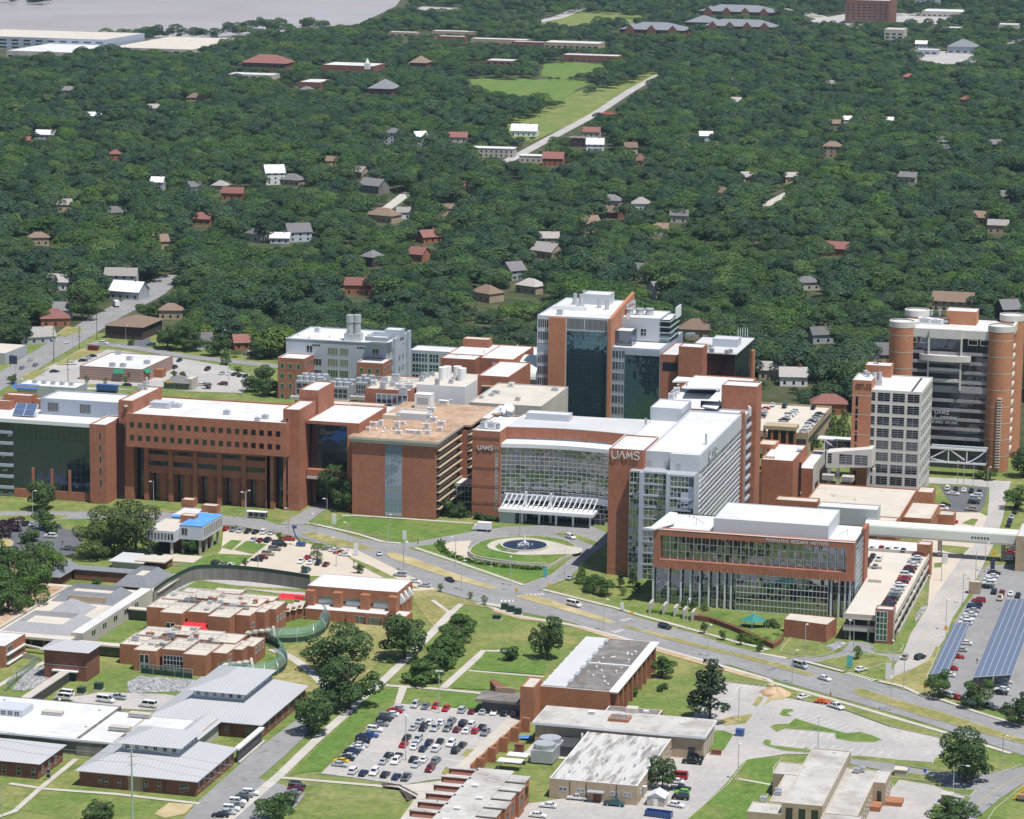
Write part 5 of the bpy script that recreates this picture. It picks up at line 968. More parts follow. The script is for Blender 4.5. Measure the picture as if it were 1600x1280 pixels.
Yq=1205;ua,ub=FX(Yq,kD((425,820))[0]),FX(Yq,kD((612,820))[0]);zt_,zb_=FZ(Yq,kD((425,818))[0]),FZ(Yq,kD((465,885))[0]);br2.bx('roof','metal_white',ua,ub,Yq,Yq+6,zt_-.5,zt_);br2.bx('glass','glass_dark',ua+3,ub,Yq+1,Yq+5,zb_,zt_-.5);m=MB();u1=FX(Yq,kD((468,820))[0])
m.bar((u1,Yq,zb_),(ub,Yq,zb_),.4);m.bar((u1,Yq,zb_),(u1,Yq,zt_),.4);um=FX(Yq,kD((540,820))[0]);m.bar((um,Yq,zb_),(um,Yq,zt_),.4)
for i in range(8):a,c_=i/8,(i+1)/8;f_=lambda q:zb_+.2+(zt_-zb_-.8)*(1-q)**2;m.bar((u1+(ub-u1)*a,Yq-.05,f_(a)),(u1+(ub-u1)*c_,Yq-.05,f_(c_)),.45)
br2.part('arch',m,'metal_white')
b=Bd('low_outpatient_block','long low brick and grey block with wide pale roof below the gridded tower','building',(-165,1130))
q=[G(*kD(p)[0],9.) for p in ((430,1140),(885,1190),(1015,1075),(1010,1060),(470,1040),(395,1130))];b.block(q[0][0]-3,q[2][0],1108,1168,0,9,'brick','cream_roof',par=.4)
xR=q[2][0]
for j in range(9):b.win('r',xR,1112+j*6,4.6,3.2,2.6,'glass_dark','brick_tan',2,1);b.win('r',xR,1112+j*6,.8,3.2,2.6,'glass_dark','brick_tan',2,1)
b.block(xR-6.5,xR+.4,1103,1110,0,10.5,'brick','cream_roof',par=.3)
ua,ub=FX(1104,kD((186,1160))[0]),FX(1104,kD((425,1170))[0]);b.block(ua,ub,1104,1111,0,FZ(1104,kD((190,1165))[0]),'brick','cream_roof',par=.3);ua=FX(1108,kD((325,1130))[0]);b.block(ua,ua+4,1109,1112,9,11.8,'brick','cream_roof',par=.2)
ua,ub=FX(1100,kD((430,1210))[0]),FX(1100,kD((770,1215))[0]);b.block(ua,ub,1099,1107.6,0,FZ(1100,kD((430,1200))[0]),'metal_grey','white_roof',par=.3)
for p in ((490,1045),(600,1055)):x,y=G(*kD(p)[0],9);b.unit(x,y,8.6,4.5,5,2,'concrete_pale',fan=False)
for p in ((330,1130),(510,1140),(520,1145),(640,1165)):x,y=G(*kD(p)[0],9);b.vent(x,y,8.6,.6,.2)
b.block(xR+.42,xR+11,1122,1150,0,8,'brick_old','cream_roof',par=.4);b.block(xR+2,xR+8,1150,1160,0,12,'brick_old','cream_roof',par=.3)
for j in range(4):b.win('r',xR+11,1125+j*6,4.4,3,2.2,'glass_dark','brick_tan',2,1)
b.bx('garage_door','metal_dark',xR+1,xR+8,1121.9,1122,0,4.2);b.block(xR+11.02,xR+17,1144,1152,0,5,'brick_old','concrete',par=.3)
d=Bd('rear_parking_deck','pale concrete roof parking deck with trellised stair frame behind the brick clinic','parking garage',(-215,1290),short='rear parking deck')
q=[(-240,1262),(-197.3,1262),(-197.3,1327),(-240,1327)];d.block(-240,-197.3,1262,1327,0,9.6,'brick_tan','deck',par=.9)
d.bx('opening','metal_dark',-197.3,-197.22,1264,1325,5.0,7.0);d.bx('opening','metal_dark',-239,-198,1261.9,1262,5,7)
ua,ub=FX(1250,kD((118,760))[0]),FX(1250,kD((305,760))[0]);zt_=FZ(1250,kD((118,745))[0]);d.bx('trellis_roof','brick_tan',ua,ub,1250,1258,zt_-1.6,zt_)
for i in range(5):x=ua+.5+(ub-ua-1)*i/4;d.bx('trellis_column','brick_old',x-.5,x+.5,1250.3,1251.3,0,zt_-1.6)
d.bx('trellis_back','metal_dark',ua+1,ub-1,1256,1257,0,zt_-1.7)
d=Bd('institute_parking_deck','two level concrete parking deck with glass stair tower beside the institute','parking garage',(-130,1015),short='institute parking deck')
dx0,dx1,dy0,dy1,dz=-138.2,-121.3,969.5,1064,8.
d.bx('deck_slab','deck',dx0,dx1,dy0,dy1,dz-.7,dz);d.bx('deck_slab','deck',-150,dx0-.02,1026,dy1,dz-.7,dz);d.bx('lower_slab','concrete',dx0,dx1,dy0+1,dy1,3.4,4)
d.bx('parapet','concrete_pale',dx1-.3,dx1,dy0,dy1,dz,dz+1.1);d.bx('parapet','concrete_pale',dx0,dx1-.3,dy0,dy0+.3,dz,dz+1.1);d.bx('parapet','concrete_pale',-150,dx1-.3,dy1-.3,dy1,dz,dz+1.1)
d.bx('parapet','concrete_pale',dx1-.3,dx1,dy0,dy1,3.4,5.1);d.bx('parapet','concrete_pale',dx0,dx1-.3,dy0+.6,dy0+.9,3.2,5.2);d.bx('parapet','concrete_pale',dx1-.3,dx1,dy0+12,dy1,-.2,1.2)
d.bx('rear_wall','concrete_dark',-150,dx1-2,dy1-1,dy1-.5,0,dz-.7);d.bx('core_wall','concrete_dark',-137.5,-137,971,1026,0,dz-.7)
for j in range(10):y=dy0+2+j*9.6;d.bx('column','concrete',dx1-.9,dx1-.35,y,y+.7,0,dz-.7)
for j in range(3):x=dx0+2+j*6;d.bx('column','concrete',x,x+.6,dy0+1,dy0+1.6,0,dz-.7)
d.block(dx1-6.2,dx1-.2,dy0-1.4,dy0+3.5,0,11.8,'brick','grey_roof',par=.3);d.curtain('f',dy0-1.4,dx1-5.8,dx1-2.2,1.2,11,3,5,'glass_green','alu',.18,.12);d.curtain('r',dx1-.2,dy0-1,dy0+1.5,1.2,11,2,5,'glass_green','alu',.18,.12)
d.block(dx1-4.5,dx1+.4,dy1-3,dy1+3,0,12.4,'brick_old','grey_roof',par=.3)
for p in ((610,410),(605,490)):x,y=G(*kG(p)[0],dz);d.bx('ramp_wall','concrete',x-1,x+3.5,y,y+.4,dz,dz+1.)
w=Bd('low_brick_pavilion','low brick roofed pavilion between parking deck and skyway','building',(-140,1080));w.block(-152,-126,1066,1090,0,6.5,'brick','white_roof',par=.3)
s=Bd('tubular_skyway','long cream vaulted skyway crossing above the side street','skyway',(-115,1094),short='cream vaulted skyway')
Yq,zb_=1094.,7.0;m=MB();n=8;xa,xb=-149,-86
for i in range(n):
 a,c_=math.pi*i/n,math.pi*(i+1)/n;f_=lambda t:(Yq+3-3*math.cos(t),zb_+3.2+1.5*math.sin(t));(y1,z1),(y2,z2)=f_(a),f_(c_);m.quad((xa,y1,z1),(xb,y1,z1),(xb,y2,z2),(xa,y2,z2))
s.part('vault',m,'translucent_roof');s.bx('wall','translucent_roof',xa,xb,Yq,Yq+6,zb_+.3,zb_+3.2);s.bx('deck','concrete_pale',xa,xb,Yq-.1,Yq+6.1,zb_-.5,zb_+.3)
x=FX(Yq,kG((1195,205))[0])
for i in range(6):s.win('f',Yq,x+i*1.15,zb_+1.1,.9,.9,'glass_dark','metal_white')
for p in (1010,1385):x=FX(Yq+2,kG((p,250))[0]);s.bx('pier','concrete_pale',x-.7,x+.7,Yq+2,Yq+4,0,zb_-.5)
h=Bd('bridge_tower','tan block at the right edge where the skyway lands','building',(-80,1090));h.block(-93,-75,1082,1104,0,13,'brick_tan','grey_roof',par=.3)
def canopy(label,x0,x1,y0,y1,z0,z1,nc):
 c_=Bd('solar_canopy',label,'solar canopy',((x0+x1)/2,(y0+y1)/2),'solar canopies over the right hand car park');m=MB();T=.25
 A=[(x0,y0,z0),(x1,y0,z1),(x1,y1,z1),(x0,y1,z0)];m.quad(*A);c_.part('solar_array',m,'solar_panels')
 m=MB();B_=[(x,y,z-T) for x,y,z in A];m.quad(*B_[::-1])
 for i in range(4):j=(i+1) % 4;m.quad(B_[i],B_[j],A[j],A[i])
 c_.part('frame',m,'metal_white')
 for i in range(nc):
  y=y0+2+(y1-y0-4)*i/(nc-1);xm=(x0+x1)/2;m=MB().box(xm-.25,xm+.25,y-.25,y+.25,0,(z0+z1)/2-.5);m.bar((x0+.5,y,z0-.4),(x1-.5,y,z1-.4),.3);c_.part('column',m,'metal_white')
m_,nt_,b_=_nodes('solar_panels');tc=N(nt_,'ShaderNodeTexCoord');sx=N(nt_,'ShaderNodeSeparateXYZ');nt_.links.new(tc.outputs['Object'],sx.inputs[0]);prev=None
def line(ax,sc,th):
 mu=N(nt_,'ShaderNodeMath',operation='MULTIPLY');nt_.links.new(sx.outputs[ax],mu.inputs[0]);mu.inputs[1].default_value=sc;fr=N(nt_,'ShaderNodeMath',operation='FRACT');nt_.links.new(mu.outputs[0],fr.inputs[0]);lt=N(nt_,'ShaderNodeMath',operation='LESS_THAN');nt_.links.new(fr.outputs[0],lt.inputs[0]);lt.inputs[1].default_value=th;return lt.outputs[0]
mx1=N(nt_,'ShaderNodeMix',data_type='RGBA');nt_.links.new(line(0,1/2.05,.08),mx1.inputs[0]);mx1.inputs[6].default_value=(.13,.16,.235,1);mx1.inputs[7].default_value=(.5,.53,.58,1)
mx2=N(nt_,'ShaderNodeMix',data_type='RGBA');mf=N(nt_,'ShaderNodeMath',operation='MULTIPLY');nt_.links.new(line(1,1/1.0,.1),mf.inputs[0]);mf.inputs[1].default_value=.35;nt_.links.new(mf.outputs[0],mx2.inputs[0]);nt_.links.new(mx1.outputs[2],mx2.inputs[6]);mx2.inputs[7].default_value=(.22,.26,.34,1);nt_.links.new(mx2.outputs[2],b_.inputs['Base Color']);b_.inputs['Roughness'].default_value=.25;MATS['solar_panels']=m_
canopy('narrow solar canopy nearest the side street',-104.2,-98.6,921,988,3.4,4.4,8)
canopy('wide solar canopy over the car park at the right edge',-90.6,-79.,925,1025,3.6,5.4,10)
k_=Bd('ticket_kiosk','small tan kiosk block beside the right hand street','kiosk',(-103,1020));x,y=G(*kG((1213,560))[0]);k_.block(x-2,x+2,y,y+3,0,4.4,'brick_tan','cream_roof',par=.15);k_.bx('door','metal_grey',x+2,x+2.05,y+.8,y+2,0,2.3)
def hip(B,x0,x1,y0,y1,z0,z1,mat,over=0.,flat=None,name='roof',ridge=None):
 """hip roof; flat = (x0, x1, y0, y1) of a cut-off top"""
 w_,d_=x1-x0,y1-y0
 if flat:f_=flat
 elif w_ > d_:f_=(x0+d_/2,x1-d_/2,(y0+y1)/2,(y0+y1)/2)
 else:f_=((x0+x1)/2,(x0+x1)/2,y0+w_/2,y1-w_/2)
 a=[(x0,y0,z0),(x1,y0,z0),(x1,y1,z0),(x0,y1,z0)];t=[(f_[0],f_[2],z1),(f_[1],f_[2],z1),(f_[1],f_[3],z1),(f_[0],f_[3],z1)]
 if isinstance(mat,str):mat=(mat,mat)
 mb=MB();mb.m=0;mb.quad(a[0],a[1],t[1],t[0]);mb.quad(a[2],a[3],t[3],t[2]);mb.m=1;mb.quad(a[1],a[2],t[2],t[1]);mb.quad(a[3],a[0],t[0],t[3])
 mb.quad(*[(x,y,z-.02) for x,y,z in a[::-1]])
 B.part(name,mb,list(mat));return t
def hipped(label,x0,x1,y0,y1,short,base='brick_brown'):
 B=Bd('hip_roofed_ward',label,'building',((x0+x1)/2,(y0+y1)/2),'hip roofed ward buildings',short=short)
 ze=4.6;o=.9;B.bx('wall',base,x0+o,x1-o,y0+o,y1-o,0,ze-.05);B.bx('eave','metal_grey',x0,x1,y0,y1,ze-.25,ze-.04);B.bx('gutter','metal_white',x0-.12,x1+.12,y0-.12,y0,ze-.2,ze+.05)
 cx0,cx1,cy0,cy1=x0+9.5,x1-9.5,y0+11,y1-7;z1=ze+3.3
 hip(B,x0,x1,y0,y1,ze,z1,('seam_roof_x','seam_roof_y'),flat=(cx0,cx1,cy0,cy1));B.bx('clerestory_wall','white_panel',cx0,cx1,cy0,cy1,z1-.4,z1+2.5);B.bx('clerestory_base','metal_blue_grey',cx0-.25,cx1+.25,cy0-.25,cy1+.25,z1-.5,z1+.35)
 for i in range(6):B.win('f',cy0,cx0+1+i*(cx1-cx0-3)/5,z1+.75,1.1,1.2,'glass_dark','metal_grey',2,1,.1)
 for i in range(5):B.win('r',cx1,cy0+1+i*(cy1-cy0-3)/4,z1+.75,1.1,1.2,'glass_dark','metal_grey',2,1,.1)
 hip(B,cx0-1.3,cx1+1.3,cy0-1.3,cy1+1.3,z1+2.5,z1+5.3,('seam_roof_x','seam_roof_y'),name='upper_roof');B.bx('gutter','metal_white',cx0-1.4,cx1+1.4,cy0-1.45,cy0-1.3,z1+2.32,z1+2.55)
 for i,fx in enumerate((.16,.215,.33,.56,.67,.86,.905)):B.win('f',y0+o,x0+o+fx*(x1-x0-2*o),.9 if i % 3 else 1.2,1.1,2.2,'glass_dark','concrete_pale',1,2,.16)
 B.bx('pier_panel','brick_tan',x0+o+.40*(x1-x0),x0+o+.52*(x1-x0),y0+o-.1,y0+o,0,ze-.3)
 for j in range(7):B.win('r',x1-o,y0+2.5+j*(y1-y0-6)/6.3,.9,1.3,2.4,'glass_dark','concrete_pale',1,2,.16)
 for fx in (.38,.53,.72):B.bx('downpipe','metal_dark',x0+fx*(x1-x0),x0+fx*(x1-x0)+.12,y0+o-.12,y0+o,0,ze-.2)
 return B
w1=hipped('near hip roofed ward with standing seam roof and raised lantern',-317.6,-281.8,753.8,786,'near hip roofed ward');w2=hipped('rear hip roofed ward with raised lantern nearest the rubble bank',-317.2,-282.6,809,852,'rear hip roofed ward')
w3=Bd('hip_roofed_ward','left edge hip roofed ward without a lantern','building',(-345,766),'hip roofed ward buildings');w3.bx('wall','brick_brown',-375,-329.7,756.6,774,0,4.5);hip(w3,-376,-328.8,755.7,775,4.6,8,('seam_roof_x','seam_roof_y'))
for i in range(5):w3.win('f',756.6,-345+i*4.4,.6,1.4,2.6,'glass_dark','concrete_pale',1,2,.16)
for j in range(3):w3.win('r',-329.7,759+j*4.5,.8,1.6,2.6,'glass_dark','concrete_pale',2,2,.16)
b=Bd('flat_roofed_wing','wide pale flat roofed wing linking the hip roofed wards','building',(-340,800),short='wide flat roofed wing')
b.block(-420,-328.4,781,815,0,4.7,'concrete_dark','white_roof',par=.15);b.block(-328.38,-317.4,780.5,811,0,4.4,'concrete_dark','white_roof',par=.12);b.block(-317.4,-302,790.4,808.9,0,4.4,'concrete_pale','white_roof',par=.1);b.bx('parapet','metal_white',-420,-317.4,780.2,780.9,4.2,4.75)
for p,w_ in ((kJ((275,320)),4.4),(kJ((730,330)),4.6),(kJ((625,400)),4.4)):x,y=G(*p[0],4.7);b.unit(x,y,4.5,w_*1.4,2.4,1.1,'concrete_pale',fan=False)
for p in ((25,245),(310,250),(450,385),(520,300)):x,y=G(*kJ(p)[0],4.7);b.vent(x,y,4.5,.7,.3,'galvanised')
m=MB();x,y=G(*kJ((60,330))[0],4.7);b.bx('light_well','white_panel',x-6,x+3.4,y,y+8,4.6,6.6)
for i in range(4):b.win('f',y,x-5.4+i*2.1,5.,1.5,1.2,'glass_dark','metal_grey',2,2,.1)
b.win('f',781,-337.5,.5,1.6,2.6,'glass_dark','metal_grey',2,1,.1);b.bx('garden_wall','concrete_pale',-299,-296,786,809,0,5.6)
q=[(-302,790),(-296,790),(-296,808.8),(-302,808.8)];m=MB();m.quad((-303,789.5,4.6),(-299,789.5,6.8),(-299,808.9,6.8),(-303,808.9,4.6));m.quad((-299,789.5,6.8),(-295,789.5,4.6),(-295,808.9,4.6),(-299,808.9,6.8));b.part('gable_roof',m,'seam_roof_y')
sc=Bd('screen_wall','tall dark screened yard wall joining the two hip roofed wards','screen wall',(-282,798));sc.bx('screen','metal_dark',-282.6,-282.2,787,807.4,0,3.8);sc.bx('capping','metal_white',-283.2,-281.6,786.2,808.2,3.8,4.3);sc.bx('kerb','concrete_pale',-281.9,-281.2,786.2,808,0,.5)
b=Bd('brick_guard_block','square dark brick block with low metal hip roof and covered walkway','building',(-361,857));b.bx('wall','brick_brown',-368.4,-354.4,851.5,862,0,9.4);hip(b,-369.6,-353.2,850.4,863.2,9.4,11.3,'seam_roof_x');b.bx('course','concrete',-368.45,-354.35,851.44,851.5,4.5,4.75);b.bx('porch','metal_dark',-364.8,-358,851.4,851.5,0,2.8);b.bx('porch_canopy','metal_white',-365.4,-357,850,851.4,2.9,3.3)
cw=Bd('covered_walkway','pale flat roofed covered walkway running down from the dark brick block','walkway',(-360,833));cw.bx('roof','concrete_pale',-362.4,-359.4,815.5,850,2.9,3.2);cw.bx('screen','metal_dark',-359.7,-359.5,815.5,850,0,2.9);
for j in range(9):cw.bx('post','metal_grey',-362.2,-362,817+j*4,817.2+j*4,0,2.9)
def cells(label,ox,oy,short,red):
 B=Bd('brick_ward_cluster',label,'building',(ox+18,oy+20),'clustered brick ward blocks',short=short);r_=random.Random(3 if red else 4)
 H0=8.4 if red else 6.4
 cubes=[(0,7,3,0),(7,14.5,-3,.3),(15.5,23,-.5,.55),(23.5,31,-3.2,.3),(31.2,36,2,0)]
 for i,(a,c_,dy,dz) in enumerate(cubes):
  B.block(ox+a,ox+c_,oy+dy,oy+14+dy,0,H0+dz,'brick_old','cream_roof',par=.12,coping='concrete_pale')
 for i,(a,c_,dy,dz) in enumerate(((1,9,14,.25),(9,18,17,.5),(18,27,15,.2),(27,35,13,.35),(4,13,24,.2),(14,24,26,.45),(24.5,37,22,.1),(31,39,8,-.15),(36.2,41,13,-.2))):
  if dy > 20 and not red:continue
  B.block(ox+a,ox+c_,oy+dy,oy+dy+(11 if dy < 20 else 6.5),0,H0+dz,'brick_old','cream_roof',par=.12,coping='concrete_pale')
 for a in (9,25.5):B.win('f',oy-3.1,ox+a,2.6,3.2,2.8,'glass_dark','metal_white',2,1,.22);B.win('f',oy-3.1,ox+a,.2,3.2,1.9,'glass_dark','metal_white',2,1,.22)
 B.win('f',oy-.5,ox+16,.4,6.4,4.6,'glass_dark','alu',6,3,.16,name='glazed_bay')
 for yy in (oy+4,oy+8.8):B.win('r',ox+36,yy,3.6,2.4,1.8,'glass_dark','metal_white',2,1,.25);B.win('r',ox+36,yy,.6,2.4,1.8,'glass_dark','metal_white',2,1,.25)
 for yy in (14.5,18,21):B.win('r',ox+41,oy+yy,3.4,1.6,2,'glass_dark','metal_white',2,1,.25)
 m=MB();z=H0+.6
 for yy in (3.,9.5,17,24)[:4 if red else 3]:
  for i in range(13):m.bar((ox+3+i*2.3,oy+yy,z),(ox+3+i*2.3,oy+yy,z+1.1),.1)
  m.bar((ox+3,oy+yy,z+1.1),(ox+31,oy+yy,z+1.1),.12);m.bar((ox+3,oy+yy,z+.55),(ox+31,oy+yy,z+.55),.09)
 B.part('roof_railing',m,'galvanised')
 for i in range(16):B.unit(ox+r_.uniform(3,33),oy+r_.uniform(2,24),H0,r_.uniform(1,2.6),r_.uniform(1,1.8),r_.uniform(.6,1.5),r_.choice(['galvanised','concrete_pale','brick_old']),fan=r_.random() < .5)
 if red:
  m=MB();n=6
  for i in range(n):
   a,c_=math.pi/2*i/n,math.pi/2*(i+1)/n;f_=lambda t:(oy-.5-3.4*math.sin(t),2.6+2.8*math.cos(t));(y1,z1),(y2,z2)=f_(a),f_(c_);m.quad((ox+14.8,y1,z1),(ox+14.8,y2,z2),(ox+23.6,y2,z2),(ox+23.6,y1,z1))
  B.part('awning',m,'awning_red',label='bright red barrel awning')
 m=MB();m.quad((ox+41,oy+6,1.),(ox+43,oy+2,1.),(ox+43,oy+2,4.2),(ox+41,oy+6,4.2));B.part('stair_rail',MB().bar((ox+41.2,oy+10,3.2),(ox+43.5,oy+5.5,.4),.8,.5),'concrete_pale')
 m=MB()
 for i in range(4):m.box(ox+36+i*1.6,ox+37.6+i*1.6,oy-2.2+i*1.6,oy+.2+i*1.6,0,3.2);
 B.part('link_wall',m,['brick_old']);m=MB()
 for i in range(4):m.box(ox+35.9+i*1.6,ox+37.7+i*1.6,oy-2.4+i*1.6,oy+.4+i*1.6,3.2,3.9)
 B.part('link_coping',m,'concrete_pale')
 return B
cells('near cluster of flat roofed brick ward cubes behind the rubble bank',-352.5,871,'near brick ward cluster',False);cells('farther cluster of flat roofed brick ward cubes with a red barrel awning',-358.5,909.5,'farther brick ward cluster',True)
wl=smooth_line([G(*p,0) for p in kI((70,545),(150,490),(240,443),(300,425),(400,422),(500,426),(640,440),(780,460),(880,476))],4)
cwall=Bd('curved_retaining_wall','tall curved concrete wall with dark green screen fence on top','wall',(-345,965),short='curved concrete wall')
def strip(B,name,line,z0,z1,th,mat,parent=None):
 m=MB();L=[np.array(p) for p in line]
 for a,c_ in zip(L,L[1:]):
  d_=(c_-a)/np.linalg.norm(c_-a);nn=np.array([-d_[1],d_[0]])*th
  m.prism([tuple(a),tuple(c_),tuple(c_+nn),tuple(a+nn)],z0,z1,bottom=True)
 return B.part(name,m,mat)
strip(cwall,'wall',wl,0,4.2,.5,'concrete_dark');strip(cwall,'screen',wl,4.2,5.6,.1,'screen_green')
def round_fence(label,pts,zt_=3.2):
 F=Bd('round_mesh_fence',label,'fence',G(*pts[len(pts)//2]),'round mesh fences');L=[np.array(G(*p)) for p in smooth_line(pts,5)]
 c0=sum(L)/len(L);strip(F,'screen',L,0,1.6,.08,'screen_green');m=MB();k=5;R_=3.6;P0=None
 for i,p in enumerate(L):
  inw=c0-p;inw=inw/np.linalg.norm(inw);arc=[(p[0]+inw[0]*R_*(1-math.cos(t))*.8,p[1]+inw[1]*R_*(1-math.cos(t))*.8,1.6+2.6*math.sin(t)) for t in np.linspace(0,math.pi/2,k)]
  if i % 4 == 0:
   q=MB();q.bar((p[0],p[1],0),(p[0],p[1],1.6),.16)
   for u,v in zip(arc,arc[1:]):q.bar(u,v,.16)
   F.part('hoop',q,'galvanised')
  if P0:
   for j in range(k-1):m.quad(P0[j],arc[j],arc[j+1],P0[j+1])
  P0=arc
 F.part('mesh',m,'fence_mesh')
m_,nt_,b_=_nodes('fence_mesh');b_.inputs['Base Color'].default_value=(.10,.22,.19,1);tr=N(nt_,'ShaderNodeBsdfTransparent');mx=N(nt_,'ShaderNodeMixShader',Fac=.5);nt_.links.new(b_.outputs[0],mx.inputs[1]);nt_.links.new(tr.outputs[0],mx.inputs[2]);nt_.links.new(mx.outputs[0],nt_.nodes['Material Output'].inputs[0]);MATS['fence_mesh']=m_
round_fence('near round fence of curved steel mesh on a green lawn',kI((400,905),(480,935),(600,938),(700,920),(755,880),(760,830),(720,780),(640,745),(560,740)))
round_fence('far round fence of curved steel mesh below the gym',kI((640,742),(740,747),(860,738),(950,700),(985,640),(960,600),(890,570),(800,555)))
def mesh_fence(label,pts,h_=3.2,low=1.2):
 F=Bd('mesh_fence',label,'fence',G(*pts[0]));L=[np.array(G(*p)) for p in pts];m=MB();q=MB()
 for a,c_ in zip(L,L[1:]):
  n_=max(1,int(np.linalg.norm(c_-a)/3));
  for i in range(n_+1):p=a+(c_-a)*i/n_;q.bar((*p,0),(*p,h_),.12)
  q.bar((*a,h_),(*c_,h_),.1);m.quad((*a,low),(*c_,low),(*c_,h_),(*a,h_))
 F.part('mesh',m,'fence_mesh');F.part('post',q,'galvanised')
 if low > .1:strip(F,'screen',L,0,low,.06,'screen_green')
mesh_fence('dark screened fence in front of the near brick ward cluster',kI((0,905),(130,920),(270,935)),3.,1.6);mesh_fence('chain fence along the rubble bank at far left',kH((40,1220),(100,1160),(215,1070)),3,.02);mesh_fence('chain fence in the dry lawn below the gym',kI((1000,600),(1030,640),(1250,660),(1260,610)),2.6,.02)
b=Bd('brick_gymnasium','brick gymnasium with white flat roof and stepped lower front','building',(-300,957),short='brick gymnasium')
b.block(-315.3,-284,949.2,966.8,0,10.,'brick_old','white_roof',par=.15,coping='metal_white')
for i in range(3):u=-311.5+i*9.6;b.bx('window_strip','glass_grey',u,u+6.5,949.12,949.2,4.2,6.6)
for i in range(4):u=-315.3+i*9.6;b.bx('buttress','brick_old',u,u+2.9,946.6,949.2,0,8.8)
b.block(-314,-286,942.5,949.1,0,3.9,'brick_old','white_roof',par=.1,coping='metal_white')
for i in range(4):u=-306+i*6.6;b.bx('buttress','brick_old',u,u+.8,941.9,942.5,0,3.6)
for u in (-303.4,-293.4):b.win('f',949.2,u,4.6,2,1,'glass_dark','metal_grey')
for j in range(3):m=MB();y=952+j*4.6;m.quad((-283.9,y,8.6),(-283.9,y+2,8.6),(-282.2,y+1,6));m.quad((-284,y,8.6),(-282.2,y+1,6),(-284,y+.4,5));b.part('scoop',m,'metal_white')
b.block(-284,-279,943,950,0,3.6,'brick_old','white_roof',par=.1);m=MB()
for i in range(3):m.box(-319.5+i*1.3,-318.2+i*1.3,938+i*2.4,941+i*2.4,0,4.4)
b.part('link_wall',m,'brick_old');m=MB()
for i in range(3):m.quad((-319.6+i*1.3,937.6+i*2.4,3.6),(-317.6+i*1.3,937.6+i*2.4,3.6),(-317.6+i*1.3,941.4+i*2.4,5.4),(-319.6+i*1.3,941.4+i*2.4,5.4))
b.part('link_roof',m,'concrete_pale');m=MB();x,y=G(*kI((790,515))[0],3);m.quad((x-5,y-2,3),(x+4,y-2,3),(x+4,y+3,3.6),(x-5,y+3,3.6));b.part('awning',m,'awning_red')
b=Bd('slate_roofed_complex','old ward complex with slate hip roofs and pale flat terraces','building',(-395,920),short='slate roofed complex')
b.bx('wall','brick_brown',-411,-374,884.5,948,0,3.9);b.bx('eave_walk','cream_roof',-428,-372.4,881.5,886,3.2,4.0);b.bx('flat_roof','cream_roof',-411,-374.2,884.4,948,3.9,4.02)
for i in range(12):b.bx('porch_post','brick_old',-426+i*4.4,-425.4+i*4.4,882,882.6,0,3.2)
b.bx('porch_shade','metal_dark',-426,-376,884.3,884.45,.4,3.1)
def mansard(x0,x1,y0,y1,z0,z1,ins,mat='slate_roof'):
 m=MB();o=[(x0,y0,z0),(x1,y0,z0),(x1,y1,z0),(x0,y1,z0)];t=[(x0+ins,y0+ins,z1),(x1-ins,y0+ins,z1),(x1-ins,y1-ins,z1),(x0+ins,y1-ins,z1)]
 u=[(x0+ins+.5,y0+ins+.5,z1-1.6),(x1-ins-.5,y0+ins+.5,z1-1.6),(x1-ins-.5,y1-ins-.5,z1-1.6),(x0+ins+.5,y1-ins-.5,z1-1.6)]
 for i in range(4):j=(i+1) % 4;m.quad(o[i],o[j],t[j],t[i]);m.quad(t[i],t[j],u[j],u[i])
 b.part('mansard_roof',m,mat);b.part('flat_roof',MB().quad(*u),'cream_roof')
mk('slate_pale',(.31,.31,.325),.8,.1,1.2,wave=(2,1/.45,.2),wmix=.12)
mansard(-398,-374.5,885.8,908,4.02,6.6,4.,'slate_pale');mansard(-398,-374.5,926,943,4.02,7.2,3.6);hip(b,-393,-380,911,923,4.02,8.,'slate_pale',name='pyramid_roof');b.bx('inner_wall','brick_tan',-392,-378.6,904.4,904.8,4.0,6.0);b.bx('inner_wall','brick_tan',-392,-378.6,926.5,927,4,6.4)
b.bx('brick_path_roof','gravel_roof',-411,-399,886.2,945,4.0,4.2);b.bx('parapet','concrete_pale',-400,-399,886,945,4.1,4.7)
b.block(-374,-369.8,886,947,0,5.3,'concrete_pale','white_roof',par=.1);b.bx('white_roof_walk','white_roof',-373.9,-369.9,886.2,946.8,5.2,5.28)
for j in range(5):b.win('r',-369.8,893+j*9.4,2.2,3.4,2.2,'glass_dark','metal_white',2,1,.2)
b.bx('link_roof','cream_roof',-369.7,-357,924.2,927,3.6,4.);b.bx('link_wall','glass_dark',-369.7,-357,925,926.6,.5,3.6);b.bx('link_roof','cream_roof',-369.7,-351,879.5,883,3.4,3.9);b.bx('link_wall','glass_dark',-369.7,-351,880.4,882.6,.3,3.4);
mansard(-386.5,-373,953,974,3.6,7.,3.8);b.bx('wall','brick_brown',-385.5,-374,954,973,0,3.6);b.bx('eave_walk','cream_roof',-373,-369,950,976,3,3.4);b.bx('porch_post','brick_brown',-371,-370,951,975,0,3)
b.bx('link_roof','slate_roof',-408,-386,970,976,3.6,3.9);b.bx('link_wall','brick_brown',-408,-386,970.4,975,0,3.6);mansard(-424,-408,958,976,3.6,6.6,3.4);b.bx('wall','brick_brown',-423,-409,959,975,0,3.6);b.bx('wall','brick_brown',-440,-424,900,912,0,3.6);mansard(-450,-416,898.5,912,3.6,6.4,3.4)
b=Bd('tarped_hall','white panelled hall raised on columns with a blue tarp over its roof','building',(-390,1030),short='hall with the blue tarp')
xa,xb,ya,yb2=-397.5,-377.6,1012,1038
